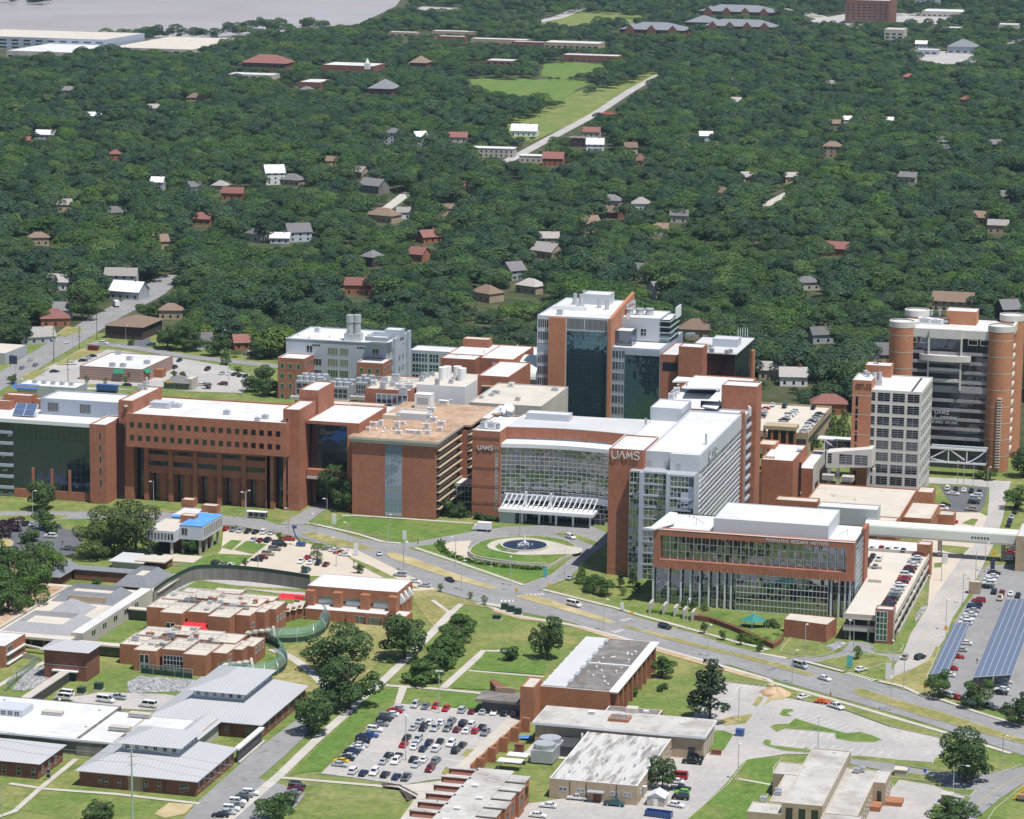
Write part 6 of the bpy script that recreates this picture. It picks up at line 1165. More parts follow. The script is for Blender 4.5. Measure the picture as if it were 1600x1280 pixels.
b.block(-397.5,-386.6,1012,1032,5.4,9.4,'white_panel','cream_roof',par=.25);b.block(-386.5,-377.6,1017,1038,5.6,10.8,'white_panel','white_roof',par=.2);b.block(-397,-386,1036,1050,0,9.5,'white_panel','white_roof',par=.2)
for x,y in ((-396.5,1013),(-388,1013),(-379,1018),(-379,1024),(-379,1030),(-379,1036.4),(-385.5,1018)):b.bx('column','concrete_pale',x-.4,x+.4,y-.4,y+.4,0,5.6)
b.bx('recessed_wall','brick_brown',-396,-381,1021,1036,0,5.5);b.bx('entry_glass','glass_dark',-386,-381.5,1020.9,1021,0,4)
for i in range(8):b.win('f',1012,-396.9+i*1.28,6.2,.9,2.4,'glass_dark','concrete_pale',1,1,.14)
b.win('f',1017,-385.8,7.2,2.4,2.6,'glass_dark','concrete_pale',2,1,.14)
for i in range(11):b.win('r',-377.6,1018+i*1.8,6.6,1.2,3.4,'concrete_dark','concrete_pale',1,1,.12)
b.part('tarp',MB().prism([(-386.6,1016.9),(-377.5,1016.9),(-377.5,1038.1),(-386.6,1038.1)],10.8,10.88),'tarp_blue',label='bright blue roof tarp');b.part('tarp',MB().prism([(-396,1033),(-388,1033),(-388,1037),(-396,1037)],9.7,9.78),'tarp_blue')
for p in ((-399,1052,3.6),(-388.5,1045,5.),(-390,1027,4.6)):b.block(p[0],p[0]+p[2]+1,p[1],p[1]+4,9,12,'brick_old','cream_roof',par=.15)
x,y=G(*kH((1150,420))[0]);b.bx('terrace','pad',-391,-376.5,1004,1014,0,.6)
cp=Bd('entry_canopy_shed','low brown roofed shed below the tarped hall beside the willow oak','shed',(-398,1000));x,y=G(*kH((930,440))[0],3);cp.bx('roof','cream_roof',x-7,x+4.4,y-3,y+6,2.8,3.2);cp.bx('wall','brick_brown',x-6,x+4,y+1,y+5.6,0,2.8);x,y=G(*kH((780,440))[0],2.5);cp.bx('lower_roof','grey_roof',x-7,x+6,y-4,y+10,2.4,2.7);cp.bx('lower_wall','metal_grey',x-6,x+5,y-3,y+9,0,2.4)
e=Bd('edge_ward','brick block with white balcony frames at the left edge','building',(-392,845));x,y=G(*kH((30,1080))[0]);e.block(x-18,x,y,y+16,0,7,'brick_old','white_roof',par=.2,coping='metal_white')
for z in (1,4):e.bx('balcony','metal_white',x,x+.7,y+1,y+15,z-.4,z);e.win('r',x,y+2,z+.2,4,1.9,'glass_dark','metal_white',3,1)
rp=Bd('sloping_ramp','white railed ramp descending along the slope at far left','ramp',G(*kH((120,975))[0]));m=MB();P_=[G(*p) for p in kH((20,975),(150,985),(270,1000))]
for a,c_,z1,z2 in ((P_[0],P_[1],2.6,2.2),(P_[1],P_[2],2.2,1.6)):m.bar((*a,z1),(*c_,z2),1.0,.5)
rp.part('coping',m,'concrete_pale');m=MB();a,c_=G(*kH((20,1000))[0]),G(*kH((250,1040))[0]);m.quad((*a,0),(*c_,0),(*c_,1.),(*a,2.4));rp.part('wall',m,'concrete')
def rubble(label,pts,zt_=.5,n=900):
 w_=[G(*p) for p in pts];xs_,ys_=[p[0] for p in w_],[p[1] for p in w_];m=MB();r_=random.Random(5)
 def inside(x,y):
  c_=False;j=len(w_)-1
  for i in range(len(w_)):
   if (w_[i][1] > y) != (w_[j][1] > y) and x < (w_[j][0]-w_[i][0])*(y-w_[i][1])/(w_[j][1]-w_[i][1])+w_[i][0]:c_=not c_
   j=i
  return c_
 m.prism(w_,0.0,.12)
 k=0
 while k < n:
  x,y=r_.uniform(min(xs_),max(xs_)),r_.uniform(min(ys_),max(ys_))
  if not inside(x,y):continue
  k += 1;s_=r_.uniform(.25,.6);h_=s_*r_.uniform(.6,1.1);a=r_.uniform(0,3.14);pts_=[(x+s_*math.cos(a+t)*r_.uniform(.7,1.1),y+s_*math.sin(a+t)*r_.uniform(.7,1.1)) for t in (0,1.3,2.5,3.8,5.1)]
  b0=len(m.v);m.v += [(*p,.05) for p in pts_]+[(x+r_.uniform(-.1,.1),y+r_.uniform(-.1,.1),.1+h_)]
  for i in range(5):m.f.append((b0+i,b0+(i+1) % 5,b0+5));m.mi.append(0)
 tag(m.build('rubble','riprap'),label,'rubble',kind='stuff')
rubble('grey rubble bank between brick ward cluster and service yard',kI((-10,925),(130,935),(260,945),(330,950),(230,1000),(-60,1010),(-70,960)),n=1500);rubble('grey rubble bank beside the dark brick block at far left',kH((170,1090),(275,1075),(310,1170),(150,1215),(70,1215)),n=700);rubble('grey rubble patch right of the rear hip roofed ward',kI((600,940),(660,945),(690,990),(620,995)),n=200)
rubble('loose grey stone under the institute brick annex',kM((525,105),(600,75),(640,90),(570,128)),n=160);rubble('grey stone drain beside the parking deck',kG((865,700),(900,640),(940,625),(900,680),(870,720)),n=120)
b=Bd('flat_brick_school','brick school block with worn black and white flat roof and angled side fins','building',(-201,888),short='worn roofed brick school')
x0,x1,y0,y1,H_=-212,-190.8,857.8,917,8.9
b.block(x0,x1,y0,y1,0,H_,'brick_old','dark_roof',par=.15,coping='metal_white');b.bx('skylight_strip','grey_roof',x0+.3,x0+7.4,y0+1,y1-.4,H_-.15,H_+.12);b.bx('roof_joint','metal_white',x0+7.6,x1-.5,886.6,887.4,H_-.15,H_+.2)
for i in range(7):b.bx('skylight','metal_grey',x0+7.0,x0+8.2,y0+5+i*8,y0+8.6+i*8,H_-.1,H_+.5)
for i in range(9):y=y0+2+i*6.6;b.bx('side_pier','brick_old',x1,x1+2.1,y,y+1.2,0,H_-.3);b.bx('window_bay','glass_dark',x1,x1+.06,y+1.3,y+6.4,.8,H_-1.4)
b.bx('side_eave','metal_white',x1,x1+2.4,y0,y1,H_-.35,H_+.05)
for i in range(8):y=y0+8+i*7;b.bx('side_fin','brick_old',x0-3,x0,y,y+1.6,0,5.4);b.bx('fin_cap','concrete_pale',x0-3.1,x0,y-.1,y+1.7,5.4,5.6)
b.block(x0-4.2,x0-.02,y0-8,y0+3,0,10.6,'brick_old','cream_roof',par=.3);b.block(x1-.2,x1+16,y0-7,y0-.02,0,4.6,'brick_old','dark_roof',par=.15,coping='metal_white');b.bx('roof_dome','metal_white',x1+11,x1+12.6,y0-4.5,y0-3,4.5,5.2)
b.bx('loading_bay','metal_dark',x0-17,x0-4.2,y0-4,y0+3,0,3.8);b.bx('loading_roof','dark_roof',x0-19,x0-4.2,y0-4.6,y0+5,3.8,4.6);b.bx('fascia','timber',x0-15,x0-9,y0+4,y0+4.6,4.6,6.2);b.part('wing_wall',MB().prism([G(*p) for p in kK((1235,530),(1340,590),(1350,650),(1330,655),(1225,545))],0,4.2),'brick_brown')
for i in range(16):x,y=random.uniform(x0+9,x1-2),random.uniform(y0+3,y1-3);b.vent(x,y,H_-.15,random.uniform(.3,.7),.25,'metal_white')
b=Bd('long_flat_building','long pale roofed low building with white eaves crossing behind the tan block','building',(-180,836),short='long pale roofed building')
b.block(-206,-156.6,827.8,844,0,6.4,'brick_tan','stained_roof',par=0);b.bx('eave','metal_white',-206.8,-156,827,844.6,6.3,7.05);b.part('roof',MB().quad((-206.6,827.2,7.07),(-156.2,827.2,7.07),(-156.2,844.4,7.07),(-206.6,844.4,7.07)),'stained_roof')
for x in (-202,-197,-169,-161):b.bx('doorway','metal_dark',x,x+2,827.72,827.8,0,3.4)
for i in range(5):b.win('r',-156.6,829+i*2.8,.6,1.6,5.2,'concrete_pale','brick_tan')
b.block(-186,-180,834,839,7.07,7.9,'brick_old','dark_roof',par=.1);b.unit(-192,840,7.07,2,2,.8,'pipe_white',fan=False);b.bx('chimney_block','cream_roof',-183,-179.6,844,847,0,8.4)
b=Bd('tan_workshop','tan brick workshop with streaked flat roof and dark doorway','building',(-177,805),short='tan brick workshop')
x0,x1,y0,y1,H_=-190.3,-165.8,781.6,829.5,5.6;b.block(x0,x1,y0,y1,0,H_,'brick_tan','streak_roof',par=.12,coping='metal_white')
for u in (-187.6,-182.6,-173.2,-169.6):b.win('f',y0,u,2.2,2.2,1.2,'glass_grey','metal_white',2,1,.14)
b.bx('door','brick_brown',-178,-175.8,y0-.06,y0,0,2.7);b.bx('door_canopy','metal_grey',-179.4,-174.8,y0-1.8,y0,3.,3.3)
for u in (-184.6,-180,-171.6):b.bx('downpipe','metal_dark',u,u+.15,y0-.15,y0,0,H_-.3)
for j in range(9):b.win('r',x1,y0+4+j*5,2,2.4,1.3,'glass_dark' if j > 4 else 'glass_grey','metal_white',2,1,.14)
for p in ((480,885),(585,960),(750,985),(810,905),(890,860),(615,890),(420,940),(860,800)):x,y=G(*kL(p)[0],H_);b.vent(x,y,H_-.1,.9,.25,'galvanised')
b.unit(x1+.6,y0+7,2.6,1,1,.8,'pipe_white',fan=False)
b=Bd('water_cooling_unit','pair of round topped galvanised cooling tanks on a grey plant base','cooling plant',(-205,808))
for p in ((270,770),(305,735)):x,y=G(*kL(p)[0],5.2);b.part('fan_drum',MB().cyl(x,y,4.,5.4,3.,3.1,20),'galvanised');b.part('fan_guard',MB().cyl(x,y,5.4,5.46,2.7,n=20),'metal_grey');b.bx('casing','metal_grey',x-3.2,x+3.2,y-3.2,y+3.2,.4,4.)
x,y=G(*kL((330,850))[0]);b.bx('frame','metal_dark',x-2,x+5.5,y,y+9,.3,3.4);b.bx('plinth','concrete',x-9,x+6,y-2,y+10,0,.35);m=MB();m.bar((x-4,y-1,3),(x-3,y-3,.6),.25);m.bar((x+7,y+4,0),(x+7,y+4,6.5),.5);b.part('pipe',m,'pipe_white')
sh=Bd('yard_shed','small flat dark shed behind the cooling tanks','shed',G(*kL((500,790))[0]));x,y=G(*kL((500,800))[0]);sh.block(x-3,x+3.4,y,y+7,0,3,'metal_dark','grey_roof',par=.1);sh.bx('door','metal_grey',x-1,x+1,y-.05,y,0,2.2)
b=Bd('stepped_brick_school','brick school with a comb of stepped wall fins cut by the bottom edge','building',(-203,755),short='stepped brick school')
m=MB();b.bx('core','brick_brown',-209,-200,700,778,0,7.4);b.bx('roof','stained_roof',-209.6,-199.4,700,778.4,7.4,7.75)
for i in range(8):
 y=776-i*7.6;b.bx('wing','brick_brown',-216.4+i*.0,-209,y-5.4,y,0,6.8);b.bx('wing_roof','stained_roof',-216.9,-209.2,y-5.8,y-3.4,6.8,7.1);b.bx('wing_wall','brick_old',-217.2,-209,y-.02,y+.8,0,7.6);b.bx('wing_coping','stained_roof',-217.4,-209,y-.3,y+1.,7.6,7.75)
 b.bx('rear_wing','brick_old',-200,-194.5+(.6 if i % 2 else 0),y-6,y-.4,0,7.2);b.bx('rear_roof','stained_roof',-200,-194.2+(.6 if i % 2 else 0),y-6.2,y-.2,7.2,7.5);b.win('r',-194.5+(.6 if i % 2 else 0),y-4.6,2.2,2.6,3.2,'glass_dark','metal_dark',2,1)
for i in range(5):b.unit(-204+random.uniform(-2,2),722+i*10,7.75,1.6,1.4,.5,'pipe_white',fan=False)
pw=Bd('pier_wall','stepped brown brick retaining wall with projecting piers right of the square car park','wall',(-210,815));L=[G(*p) for p in kK((1410,760),(1340,830),(1255,920),(1140,1000))]
for i in range(9):
 t=i/8;x=L[0][0]+(L[-1][0]-L[0][0])*t;y=L[0][1]+(L[-1][1]-L[0][1])*t;pw.bx('wall','brick_old',x-.3,x+.3,y-4.6,y,0,3.4)
 if i % 2 == 0:pw.bx('pier','brick_old',x+.3,x+2.6,y-1,y,0,4.2)
g=Bd('concrete_gateway_wall','dark curved concrete wall beside the pale entrance plaza','wall',G(*kK((650,1090))[0]));g.part('wall',MB().prism([G(*p) for p in kK((590,1082),(690,1088),(800,1145),(740,1180),(690,1105),(600,1096))],0,.7),'brick_dark');g.part('coping',MB().prism([G(*p,.7) for p in kK((590,1084),(690,1088),(800,1145),(790,1152),(685,1096))],.7,.9),'concrete')
b=Bd('tan_stone_building','symmetrical tan stone building with raised pale roofed central hall','building',(-117,795),short='tan stone building')
Hs=7.2;b.block(-124,-113.2,767.6,818.4,0,9.3,'brick_tan','stained_roof',par=.25,coping='concrete_pale');b.block(-133,-124.02,767,776,0,6.2,'brick_tan','stained_roof',par=.2,coping='concrete_pale');b.block(-128.6,-124.02,776.02,801,0,6.6,'brick_tan','stained_roof',par=.2,coping='concrete_pale');b.block(-132,-124.02,801.02,812,0,6.4,'brick_tan','stained_roof',par=.2,coping='concrete_pale')
b.block(-113.18,-104.3,770,812,0,6.4,'brick_tan','stained_roof',par=.2,coping='concrete_pale');b.block(-104.28,-101,800.5,812,0,6.6,'brick_tan','stained_roof',par=.2,coping='concrete_pale');b.block(-113.18,-103,764,769.98,0,6.8,'brick_tan','stained_roof',par=.2,coping='concrete_pale')
for i in range(3):b.win('f',767.6,-122.8+i*3.4,1.2,1.8,6.8,'glass_dark','metal_dark',2,4,.12)
for i in range(16):b.win('r',-113.2,771+i*2.9,7.,1.7,1.4,'glass_green','concrete_pale')
for u in (-131.5,-127.5):b.win('f',767,u,1.6,2.2,2.2,'glass_dark','metal_white',2,2,.12)
for u in (-111,-107):b.win('f',764,u,1.6,2.,2.6,'glass_dark','metal_white',2,2,.12)
b.bx('door_hood','concrete_pale',-131.4,-127,765,767,2.9,3.2)
for i in range(7):b.win('r',-104.3,772+i*3.9,1.4,1.6,2.6,'glass_dark','metal_white',1,2,.12)
for i in range(3):b.win('r',-101,801.6+i*3.4,1.4,1.5,2.8,'glass_dark','metal_white',1,2,.12)
b.win('f',800.5,-103.2,1.2,1.2,3.,'glass_dark','metal_dark',1,3,.1);b.bx('stoop','brick_old',-101,-96.5,801,806,0,1.2);b.bx('planter','brick_old',-104.2,-101.6,795,800,0,1.4)
for p in ((265,895),(185,940),(690,785),(720,780),(265,910)):x,y=G(*kM(p)[0],6.6);b.unit(x,y,6.4,1.6,1.4,1.1,'galvanised')
hb=Bd('utility_hut','small pale roofed hut on the grass right of the tan stone building','hut',G(*kM((928,800))[0]));x,y=G(*kM((928,815))[0]);hb.bx('wall','concrete_pale',x-1.7,x+1.7,y,y+3,0,1.9);hb.bx('roof','cream_roof',x-1.9,x+1.9,y-.2,y+3.2,1.9,2.15)
gh=Bd('guard_hut','little grey flat roofed hut at the far end of the grey car park','hut',G(*kM((1177,955))[0]));x,y=G(*kM((1177,960))[0]);gh.bx('wall','brick_tan',x-1.4,x+1.4,y,y+2.4,0,2.4);gh.bx('roof','concrete',x-1.7,x+1.7,y-.3,y+2.7,2.4,2.65)
ws=Bd('garden_shed','white gabled shed beside the tan workshop','shed',G(*kL((938,1120))[0]));x,y=G(*kL((930,1145))[0]);ws.bx('wall','concrete_pale',x-2.4,x+2.4,y,y+5,0,2.6);m=MB();m.quad((x-2.7,y-.3,2.5),(x,y-.3,3.9),(x,y+5.2,3.9),(x-2.7,y+5.2,2.5));m.quad((x,y-.3,3.9),(x+2.7,y-.3,2.5),(x+2.7,y+5.2,2.5),(x,y+5.2,3.9));m.quad((x-2.4,y-.02,2.6),(x+2.4,y-.02,2.6),(x,y-.02,3.85));ws.part('roof',m,'metal_white');ws.bx('door','pipe_white',x-.6,x+.6,y-.05,y,0,2.1)
b=Bd('pharmacy_store','striped brick store with white roof and green awnings at the upper left','building',(-540,1352),short='white roofed store');yq=1330
x0,x1=-556,-524.4;b.block(x0,x1,1332.6,1373,0,6.6,'brick_stripe','white_roof',par=.4,coping='brick_stripe')
b.part('awning',MB().quad((-538.6,1331,4.2),(-533.4,1331,4.2),(-533.4,1332.5,6.2),(-538.6,1332.5,6.2)).quad((x1,1334,6),(x1,1341,6),(x1+1.6,1341,4.4),(x1+1.6,1334,4.4)),'awning_green');b.bx('entrance','brick_old',x1-.02,x1+.5,1334,1341,0,4.3)
b.part('roundel',MB().cyl(-531,1332.4,4,4.01,.01).bar((-531,1332.5,4.2),(-531,1332.3,4.2),1.4),'brick_brown')
for p in ((705,505),(770,540),(670,577),(733,580),(875,562)):x,y=G(*kP(p)[0],6.6);b.unit(x,y,6.2,2.6,2.2,1.7,'galvanised')
b.block(x1+.02,x1+4,1348,1353,0,4,'brick_old','brick_old',par=.1)
b=Bd('hip_roofed_office','dark brick two storey office with brown hip roof beside the avenue','building',(-580,1462),short='brown hip roofed office');q=[G(*p,0) for p in kP((640,408),(790,430),(885,375))];x0,y0=q[0][0],q[1][1];b.bx('wall','brick_dark',x0,x0+20,1446,1474,0,6.6);hip(b,x0-1,x0+21,1445,1475,6.6,10.,'shingle_brown')
for i in range(3):b.win('r',x0+20,1449+i*8,3.8,5,1.6,'glass_dark','metal_dark',3,1);b.win('f',1446,x0+2+i*6,1,2,1.6,'glass_dark','metal_dark')
b=Bd('small_bank','small grey hip roofed bank with pale gable end below the store','building',(-505,1330));x,y=G(*kP((975,715))[0]);b.bx('wall','concrete_dark',x,x+12,y,y+10,0,3.2);hip(b,x-.8,x+12.8,y-.8,y+10.8,3.2,6,'shingle_grey');b.block(x+10.5,x+13.6,y+1,y+9,0,5.2,'concrete_pale','cream_roof',par=.1);b.bx('sign_board','sign_yellow',x+1.5,x+4.4,y-.95,y-.8,3.0,3.9)
for i in range(4):b.win('f',y,x+1.4+i*2.3,.8,1.2,1.7,'glass_dark','metal_white')
b=Bd('blue_awning_shop','grey panelled shop with a blue awning behind the dark glass block','building',(-545,1265));x,y=G(*kP((75,700))[0],4);b.block(x+2,x+31,y,y+14,0,5,'metal_grey','white_roof',par=.3);b.part('awning',MB().quad((x,y-.6,3.4),(x+12.5,y-.6,3.4),(x+12.5,y+2,5.1),(x,y+2,5.1)),'awning_blue')
for i in range(5):b.unit(x+8+i*4.5,y+7,4.7,2,1.6,1.2,'galvanised')
b.win('f',y,x+20,1,2.2,2.2,'glass_dark','metal_white')
b=Bd('warehouse','pale blue grey warehouse at the far left edge','building',(-610,1365));x,y=G(*kP((92,545))[0]);b.block(x-30,x,y-12,y+14,0,5.4,'metal_grey','cream_roof',par=.1);b.win('r',x,y-6,1,3,2.6,'metal_dark','metal_white')
def house(px,py,w_,d_,h_,roof,wall,label,rz=0.,kind='gable',z=0.,win=True,cat='house',name='house'):
 x,y=G(px,py,h_);o=empty(name,(x,y,z),label,cat,'houses among the trees',rz);LANDMARKS.append((x,y,label.split(' among')[0].split(' at ')[0].split(' beside')[0].split(' in ')[0].split(' under')[0].split(' between')[0].split(' with')[0]))
 m=MB().box(-w_/2,w_/2,-d_/2,d_/2,0,h_);
 if kind == 'gable':r_=d_*.36;m.quad((-w_/2,-d_/2,h_),(-w_/2,0,h_+r_),(-w_/2,d_/2,h_));m.quad((w_/2,-d_/2,h_),(w_/2,d_/2,h_),(w_/2,0,h_+r_))
 m.build('wall',wall,o);o_=.6;q=MB()
 if kind == 'gable':q.quad((-w_/2-o_,-d_/2-o_,h_-.4),(w_/2+o_,-d_/2-o_,h_-.4),(w_/2+o_,0,h_+r_+.1),(-w_/2-o_,0,h_+r_+.1));q.quad((w_/2+o_,d_/2+o_,h_-.4),(-w_/2-o_,d_/2+o_,h_-.4),(-w_/2-o_,0,h_+r_+.1),(w_/2+o_,0,h_+r_+.1))
 elif kind == 'hip':
  k=min(w_,d_)/2;zz=h_+k*.75;a=[(-w_/2-o_,-d_/2-o_,h_),(w_/2+o_,-d_/2-o_,h_),(w_/2+o_,d_/2+o_,h_),(-w_/2-o_,d_/2+o_,h_)]
  t=[(-w_/2+k,-d_/2+k,zz),(w_/2-k,-d_/2+k,zz),(w_/2-k,d_/2-k,zz),(-w_/2+k,d_/2-k,zz)]
  for i in range(4):j=(i+1) % 4;q.quad(a[i],a[j],t[j],t[i])
 else:q.box(-w_/2-.3,w_/2+.3,-d_/2-.3,d_/2+.3,h_,h_+.4)
 rf=q.build('roof',roof,o)
 if win:
  n_=max(2,int(w_/4))
  for i in range(n_):
   for k in range(max(1,int(h_/3))):MB().box(-w_/2+(i+.5)*w_/n_-.6,-w_/2+(i+.5)*w_/n_+.6,-d_/2-.05,-d_/2-.01,1+k*3,2.5+k*3).build('window','glass_dark',o)
  if kind == 'gable':MB().box(w_*.2,w_*.2+.8,-.4,.4,h_,h_+d_*.36+1.3).build('chimney','brick_old',rf)
 return o
HS=[(428,268,14,14,9,'white_roof','pipe_white','tall white gabled house with green edged roof among the dark trees',.5,'gable'),(247,283,9,9,6,'white_roof','white_panel','narrow white house with pale roof left of the tall white house',.1,'gable'),(457,280,17,11,4,'shingle_grey','brick_tan','grey hip roofed house just right of the tall white house',-.2,'hip'),(345,289,11,9,4.5,'shingle_pale','brick_tan','pale hip roofed cottage left of the tall white house',0,'hip'),(303,290,10,9,5,'shingle_grey','metal_grey','small grey gabled house with blue walls among the trees',.9,'gable'),(585,288,18,12,6,'shingle_grey','concrete_dark','broad grey gabled house above the pale street gap',-.4,'gable'),(615,207,13,10,9,'shingle_grey','white_panel','three storey white porch house among the trees',0,'hip'),(656,212,10,10,9,'metal_white','white_panel','tall white house right of the porch house',.7,'gable'),(716,213,15,10,5,'shingle_red','concrete_pale','orange red roofed house near the street shops',.2,'gable'),(735,290,11,8,5,'shingle_red','brick_tan','small red roofed house in the middle of the woods',.3,'gable'),(465,360,15,13,6.5,'shingle_grey','white_panel','grey and white gabled house in the centre left woods',.6,'gable'),(438,370,12,8,4,'white_roof','white_panel','low white roofed house left of the grey gabled house',.2,'gable'),(600,335,20,12,5,'shingle_brown','brick_tan','long brown hip roofed house above the dense middle trees',-.3,'hip'),(630,330,9,8,5,'shingle_pale','metal_white','pale little house right of the long brown roof',.4,'gable'),(856,390,17,12,5,'shingle_pale','brick_tan','pale roofed bungalow above the teal glass tower',-.5,'gable'),(802,420,10,12,6,'shingle_grey','metal_grey','blue grey house left of the pale bungalow',.8,'gable'),(858,370,12,9,6,'shingle_pale','concrete_pale','cream gabled house just beyond the pale bungalow',.3,'gable'),(920,347,12,12,6,'shingle_brown','brick_tan','many gabled brown house in the right centre woods',.7,'gable'),(1002,317,13,11,5,'shingle_pale','pipe_white','pale hip roofed house in the right centre woods',.2,'hip'),(960,330,11,9,4.5,'shingle_brown','shingle_red','brown roofed cottage left of the pale hip roofed house',-.3,'gable'),(1030,355,12,8,5,'shingle_brown','concrete_pale','tan bungalow below the pale hip roofed house',.1,'gable'),(1306,386,17,10,5,'shingle_red','brick_old','red roofed house in the right hand woods',-.1,'gable'),(1103,211,11,9,5,'white_roof','white_panel','white roofed house alone in the upper right woods',.3,'gable'),(1301,228,15,10,9,'shingle_brown','brick_tan','tall brown roofed flats above the utility lines',0,'hip'),(1325,186,10,8,6,'white_roof','pipe_white','small white house left among far right trees',.4,'gable'),(1303,192,11,8,6,'shingle_brown','brick_tan','brown gabled house left of the small white house',.2,'gable'),(1357,188,9,9,6,'shingle_brown','brick_old','little brick house right of the small white house',.7,'gable'),(1388,187,9,7,5,'white_roof','white_panel','white gabled cottage far right of the little brick house',.1,'gable'),(1475,220,14,10,6,'shingle_grey','metal_grey','blue grey gabled house at the right edge woods',.5,'gable'),(1552,224,12,9,5,'shingle_grey','brick_dark','dark gabled house at the far right edge',.2,'gable'),(1440,68,14,10,5,'white_roof','white_panel','white roofed workshop by the far right yards',0,'gable'),(1534,338,16,10,5,'shingle_brown','brick_tan','long brown roofed house at right among dark trees',-.3,'gable'),(1236,275,10,8,5,'shingle_pale','brick_tan','pale cottage beside the short street gap',.4,'gable'),(307,152,17,11,6,'shingle_brown','brick_tan','brown roofed house in the far left woods',.2,'hip'),(240,168,10,9,5,'shingle_pale','brick_tan','pale roofed cottage left of the far brown roof',.6,'gable'),(103,140,18,9,5,'shingle_grey','brick_tan','grey long roof deep in the far left woods',.1,'gable'),(72,209,16,9,4,'white_roof','white_panel','white flat topped house in the left woods',.1,'gable'),(40,218,9,7,5,'shingle_red','brick_old','tiny orange roofed house in the left woods',.1,'gable'),(148,180,13,8,4,'white_roof','white_panel','low white house in the upper left woods',.4,'gable'),(100,318,10,9,5,'shingle_pale','brick_tan','tan house half hidden at left centre',.5,'gable'),(97,438,16,10,5,'shingle_pale','pipe_white','pale gabled house in the trees above the avenue',.1,'gable'),(202,452,18,13,5,'metal_white','metal_grey','low blue grey house with white roof beside the avenue',-.1,'gable'),(85,495,15,12,4.5,'shingle_red','brick_old','orange roofed brick cottage at the avenue corner',.5,'hip'),(55,523,18,11,4,'shingle_pale','metal_grey','blue cottage with pale roof beside the avenue',.7,'gable'),(98,482,10,10,5,'shingle_grey','white_panel','grey roofed house behind the orange roofed cottage',.3,'gable'),(267,483,12,9,5,'shingle_brown','brick_tan','tan roofed house right of the brown hip roofed office',.3,'hip'),(312,530,12,10,4.5,'shingle_grey','white_panel','grey gabled house under the trees beyond the cross street',.4,'gable'),(383,532,12,9,4,'shingle_red','brick_old','red roofed house under the trees beyond the cross street',.5,'gable'),(190,428,18,10,6,'shingle_pale','white_panel','white house partly hidden above the avenue bend',.2,'gable'),(1090,512,19,13,5,'shingle_brown','brick_tan','brown roofed house behind the bronze glass block',.1,'hip'),(1028,448,9,9,6,'shingle_grey','concrete_pale','green grey gabled house right of the teal glass tower',.8,'gable'),(1385,550,20,13,6,'shingle_grey','brick_tan','grey gabled house behind the gridded tower',.3,'gable'),(1490,468,22,12,6,'shingle_brown','brick_tan','long brown roof behind the round cornered tower',0,'gable'),(1575,480,10,12,8,'shingle_grey','brick_dark','dark blue gabled house right of the round cornered tower',.5,'gable'),(1282,520,11,9,5,'shingle_grey','metal_grey','small blue roofed house in the woods left of the gridded tower',.5,'gable'),(1240,585,13,10,5,'shingle_pale','pipe_white','pale house behind the rear parking deck',.2,'gable'),(1295,628,16,10,5,'shingle_red','brick_old','red brown roofed house right of the rear parking deck',.2,'hip'),(1205,575,12,9,5,'shingle_pale','brick_tan','cream roofed house beside the orange hospital stair tower',.2,'gable')]
HS0=list(HS)
for h in HS:house(*h)
RC={'r':('shingle_red','brick_old','red'),'b':('shingle_brown','brick_tan','brown'),'g':('shingle_grey','concrete_pale','grey'),'p':('shingle_pale','brick_tan','pale'),'d':('shingle_grey','brick_dark','dark')}
_lm=list(LANDMARKS);_used={};_r=random.Random(12)
for q in '562,267,p;365,300,r;317,340,r;400,364,g;670,368,r;582,400,d;560,443,r;1000,250,r;1170,275,p;955,312,g;1145,125,p;1150,158,p;1300,130,p;1510,155,r;1420,120,r;1495,128,p;1572,305,g;700,325,b;655,395,r;762,456,b;830,445,p;1062,335,g;1130,300,b;1420,275,g;1560,350,p;690,115,p;180,330,g;520,250,b;250,375,b;1000,420,g;1260,440,g;60,370,b;480,140,g;180,240,r'.split(';'):
 px,py,c=q.split(',');px,py=float(px),float(py);x,y=G(px,py);j=min(range(len(_lm)),key=lambda k:(_lm[k][0]-x)**2+(_lm[k][1]-y)**2);sd='left of' if px < PX((*_lm[j][:2],0))[0] else 'right of';n=_used[(j,sd)]=_used.get((j,sd),0)+1;R_,W_,nm=RC[c];LM0=len(LANDMARKS)
 hh=(px,py,_r.uniform(9,15),_r.uniform(8,11),_r.uniform(4,6),R_,W_,f"{nm} roof half hidden by trees, {['', 'second ', 'third ', 'fourth '][n-1]}{sd} the {' '.join(_lm[j][2].split()[:6])}",_r.uniform(-.6,.9),_r.choice(['gable','hip']));house(*hh);del LANDMARKS[LM0:];HS.append(hh)
for a in [(770,231,36,14,7,'white_roof','concrete_pale','white two storey shop row with awnings beside the woodland street',.1,'flat'),(835,243,22,12,5,'white_roof','concrete_pale','long white shop roof at the foot of the woodland street',.1,'flat'),(865,246,16,12,6,'shingle_red','brick_old','brick shop with orange roof at the foot of the woodland street',.1,'gable'),(820,203,22,14,5,'white_roof','metal_white','white roofed hall left of the woodland street',.1,'gable'),(905,215,30,14,7,'dark_roof','brick_dark','dark flat roofed shops right of the woodland street',.1,'flat'),(925,205,14,10,5,'shingle_red','concrete_pale','small red roofed shop along the woodland street',.1,'gable'),(930,224,14,12,6,'white_roof','metal_white','white house front right of the woodland shops',.2,'gable'),(985,229,10,10,6,'shingle_brown','concrete_pale','tan gabled house right of the woodland shops',.4,'gable'),(950,178,20,8,3,'awning_red','awning_red','bright red canopied stand along the woodland street',.1,'flat')]:house(*a,cat='shop',name='shop')
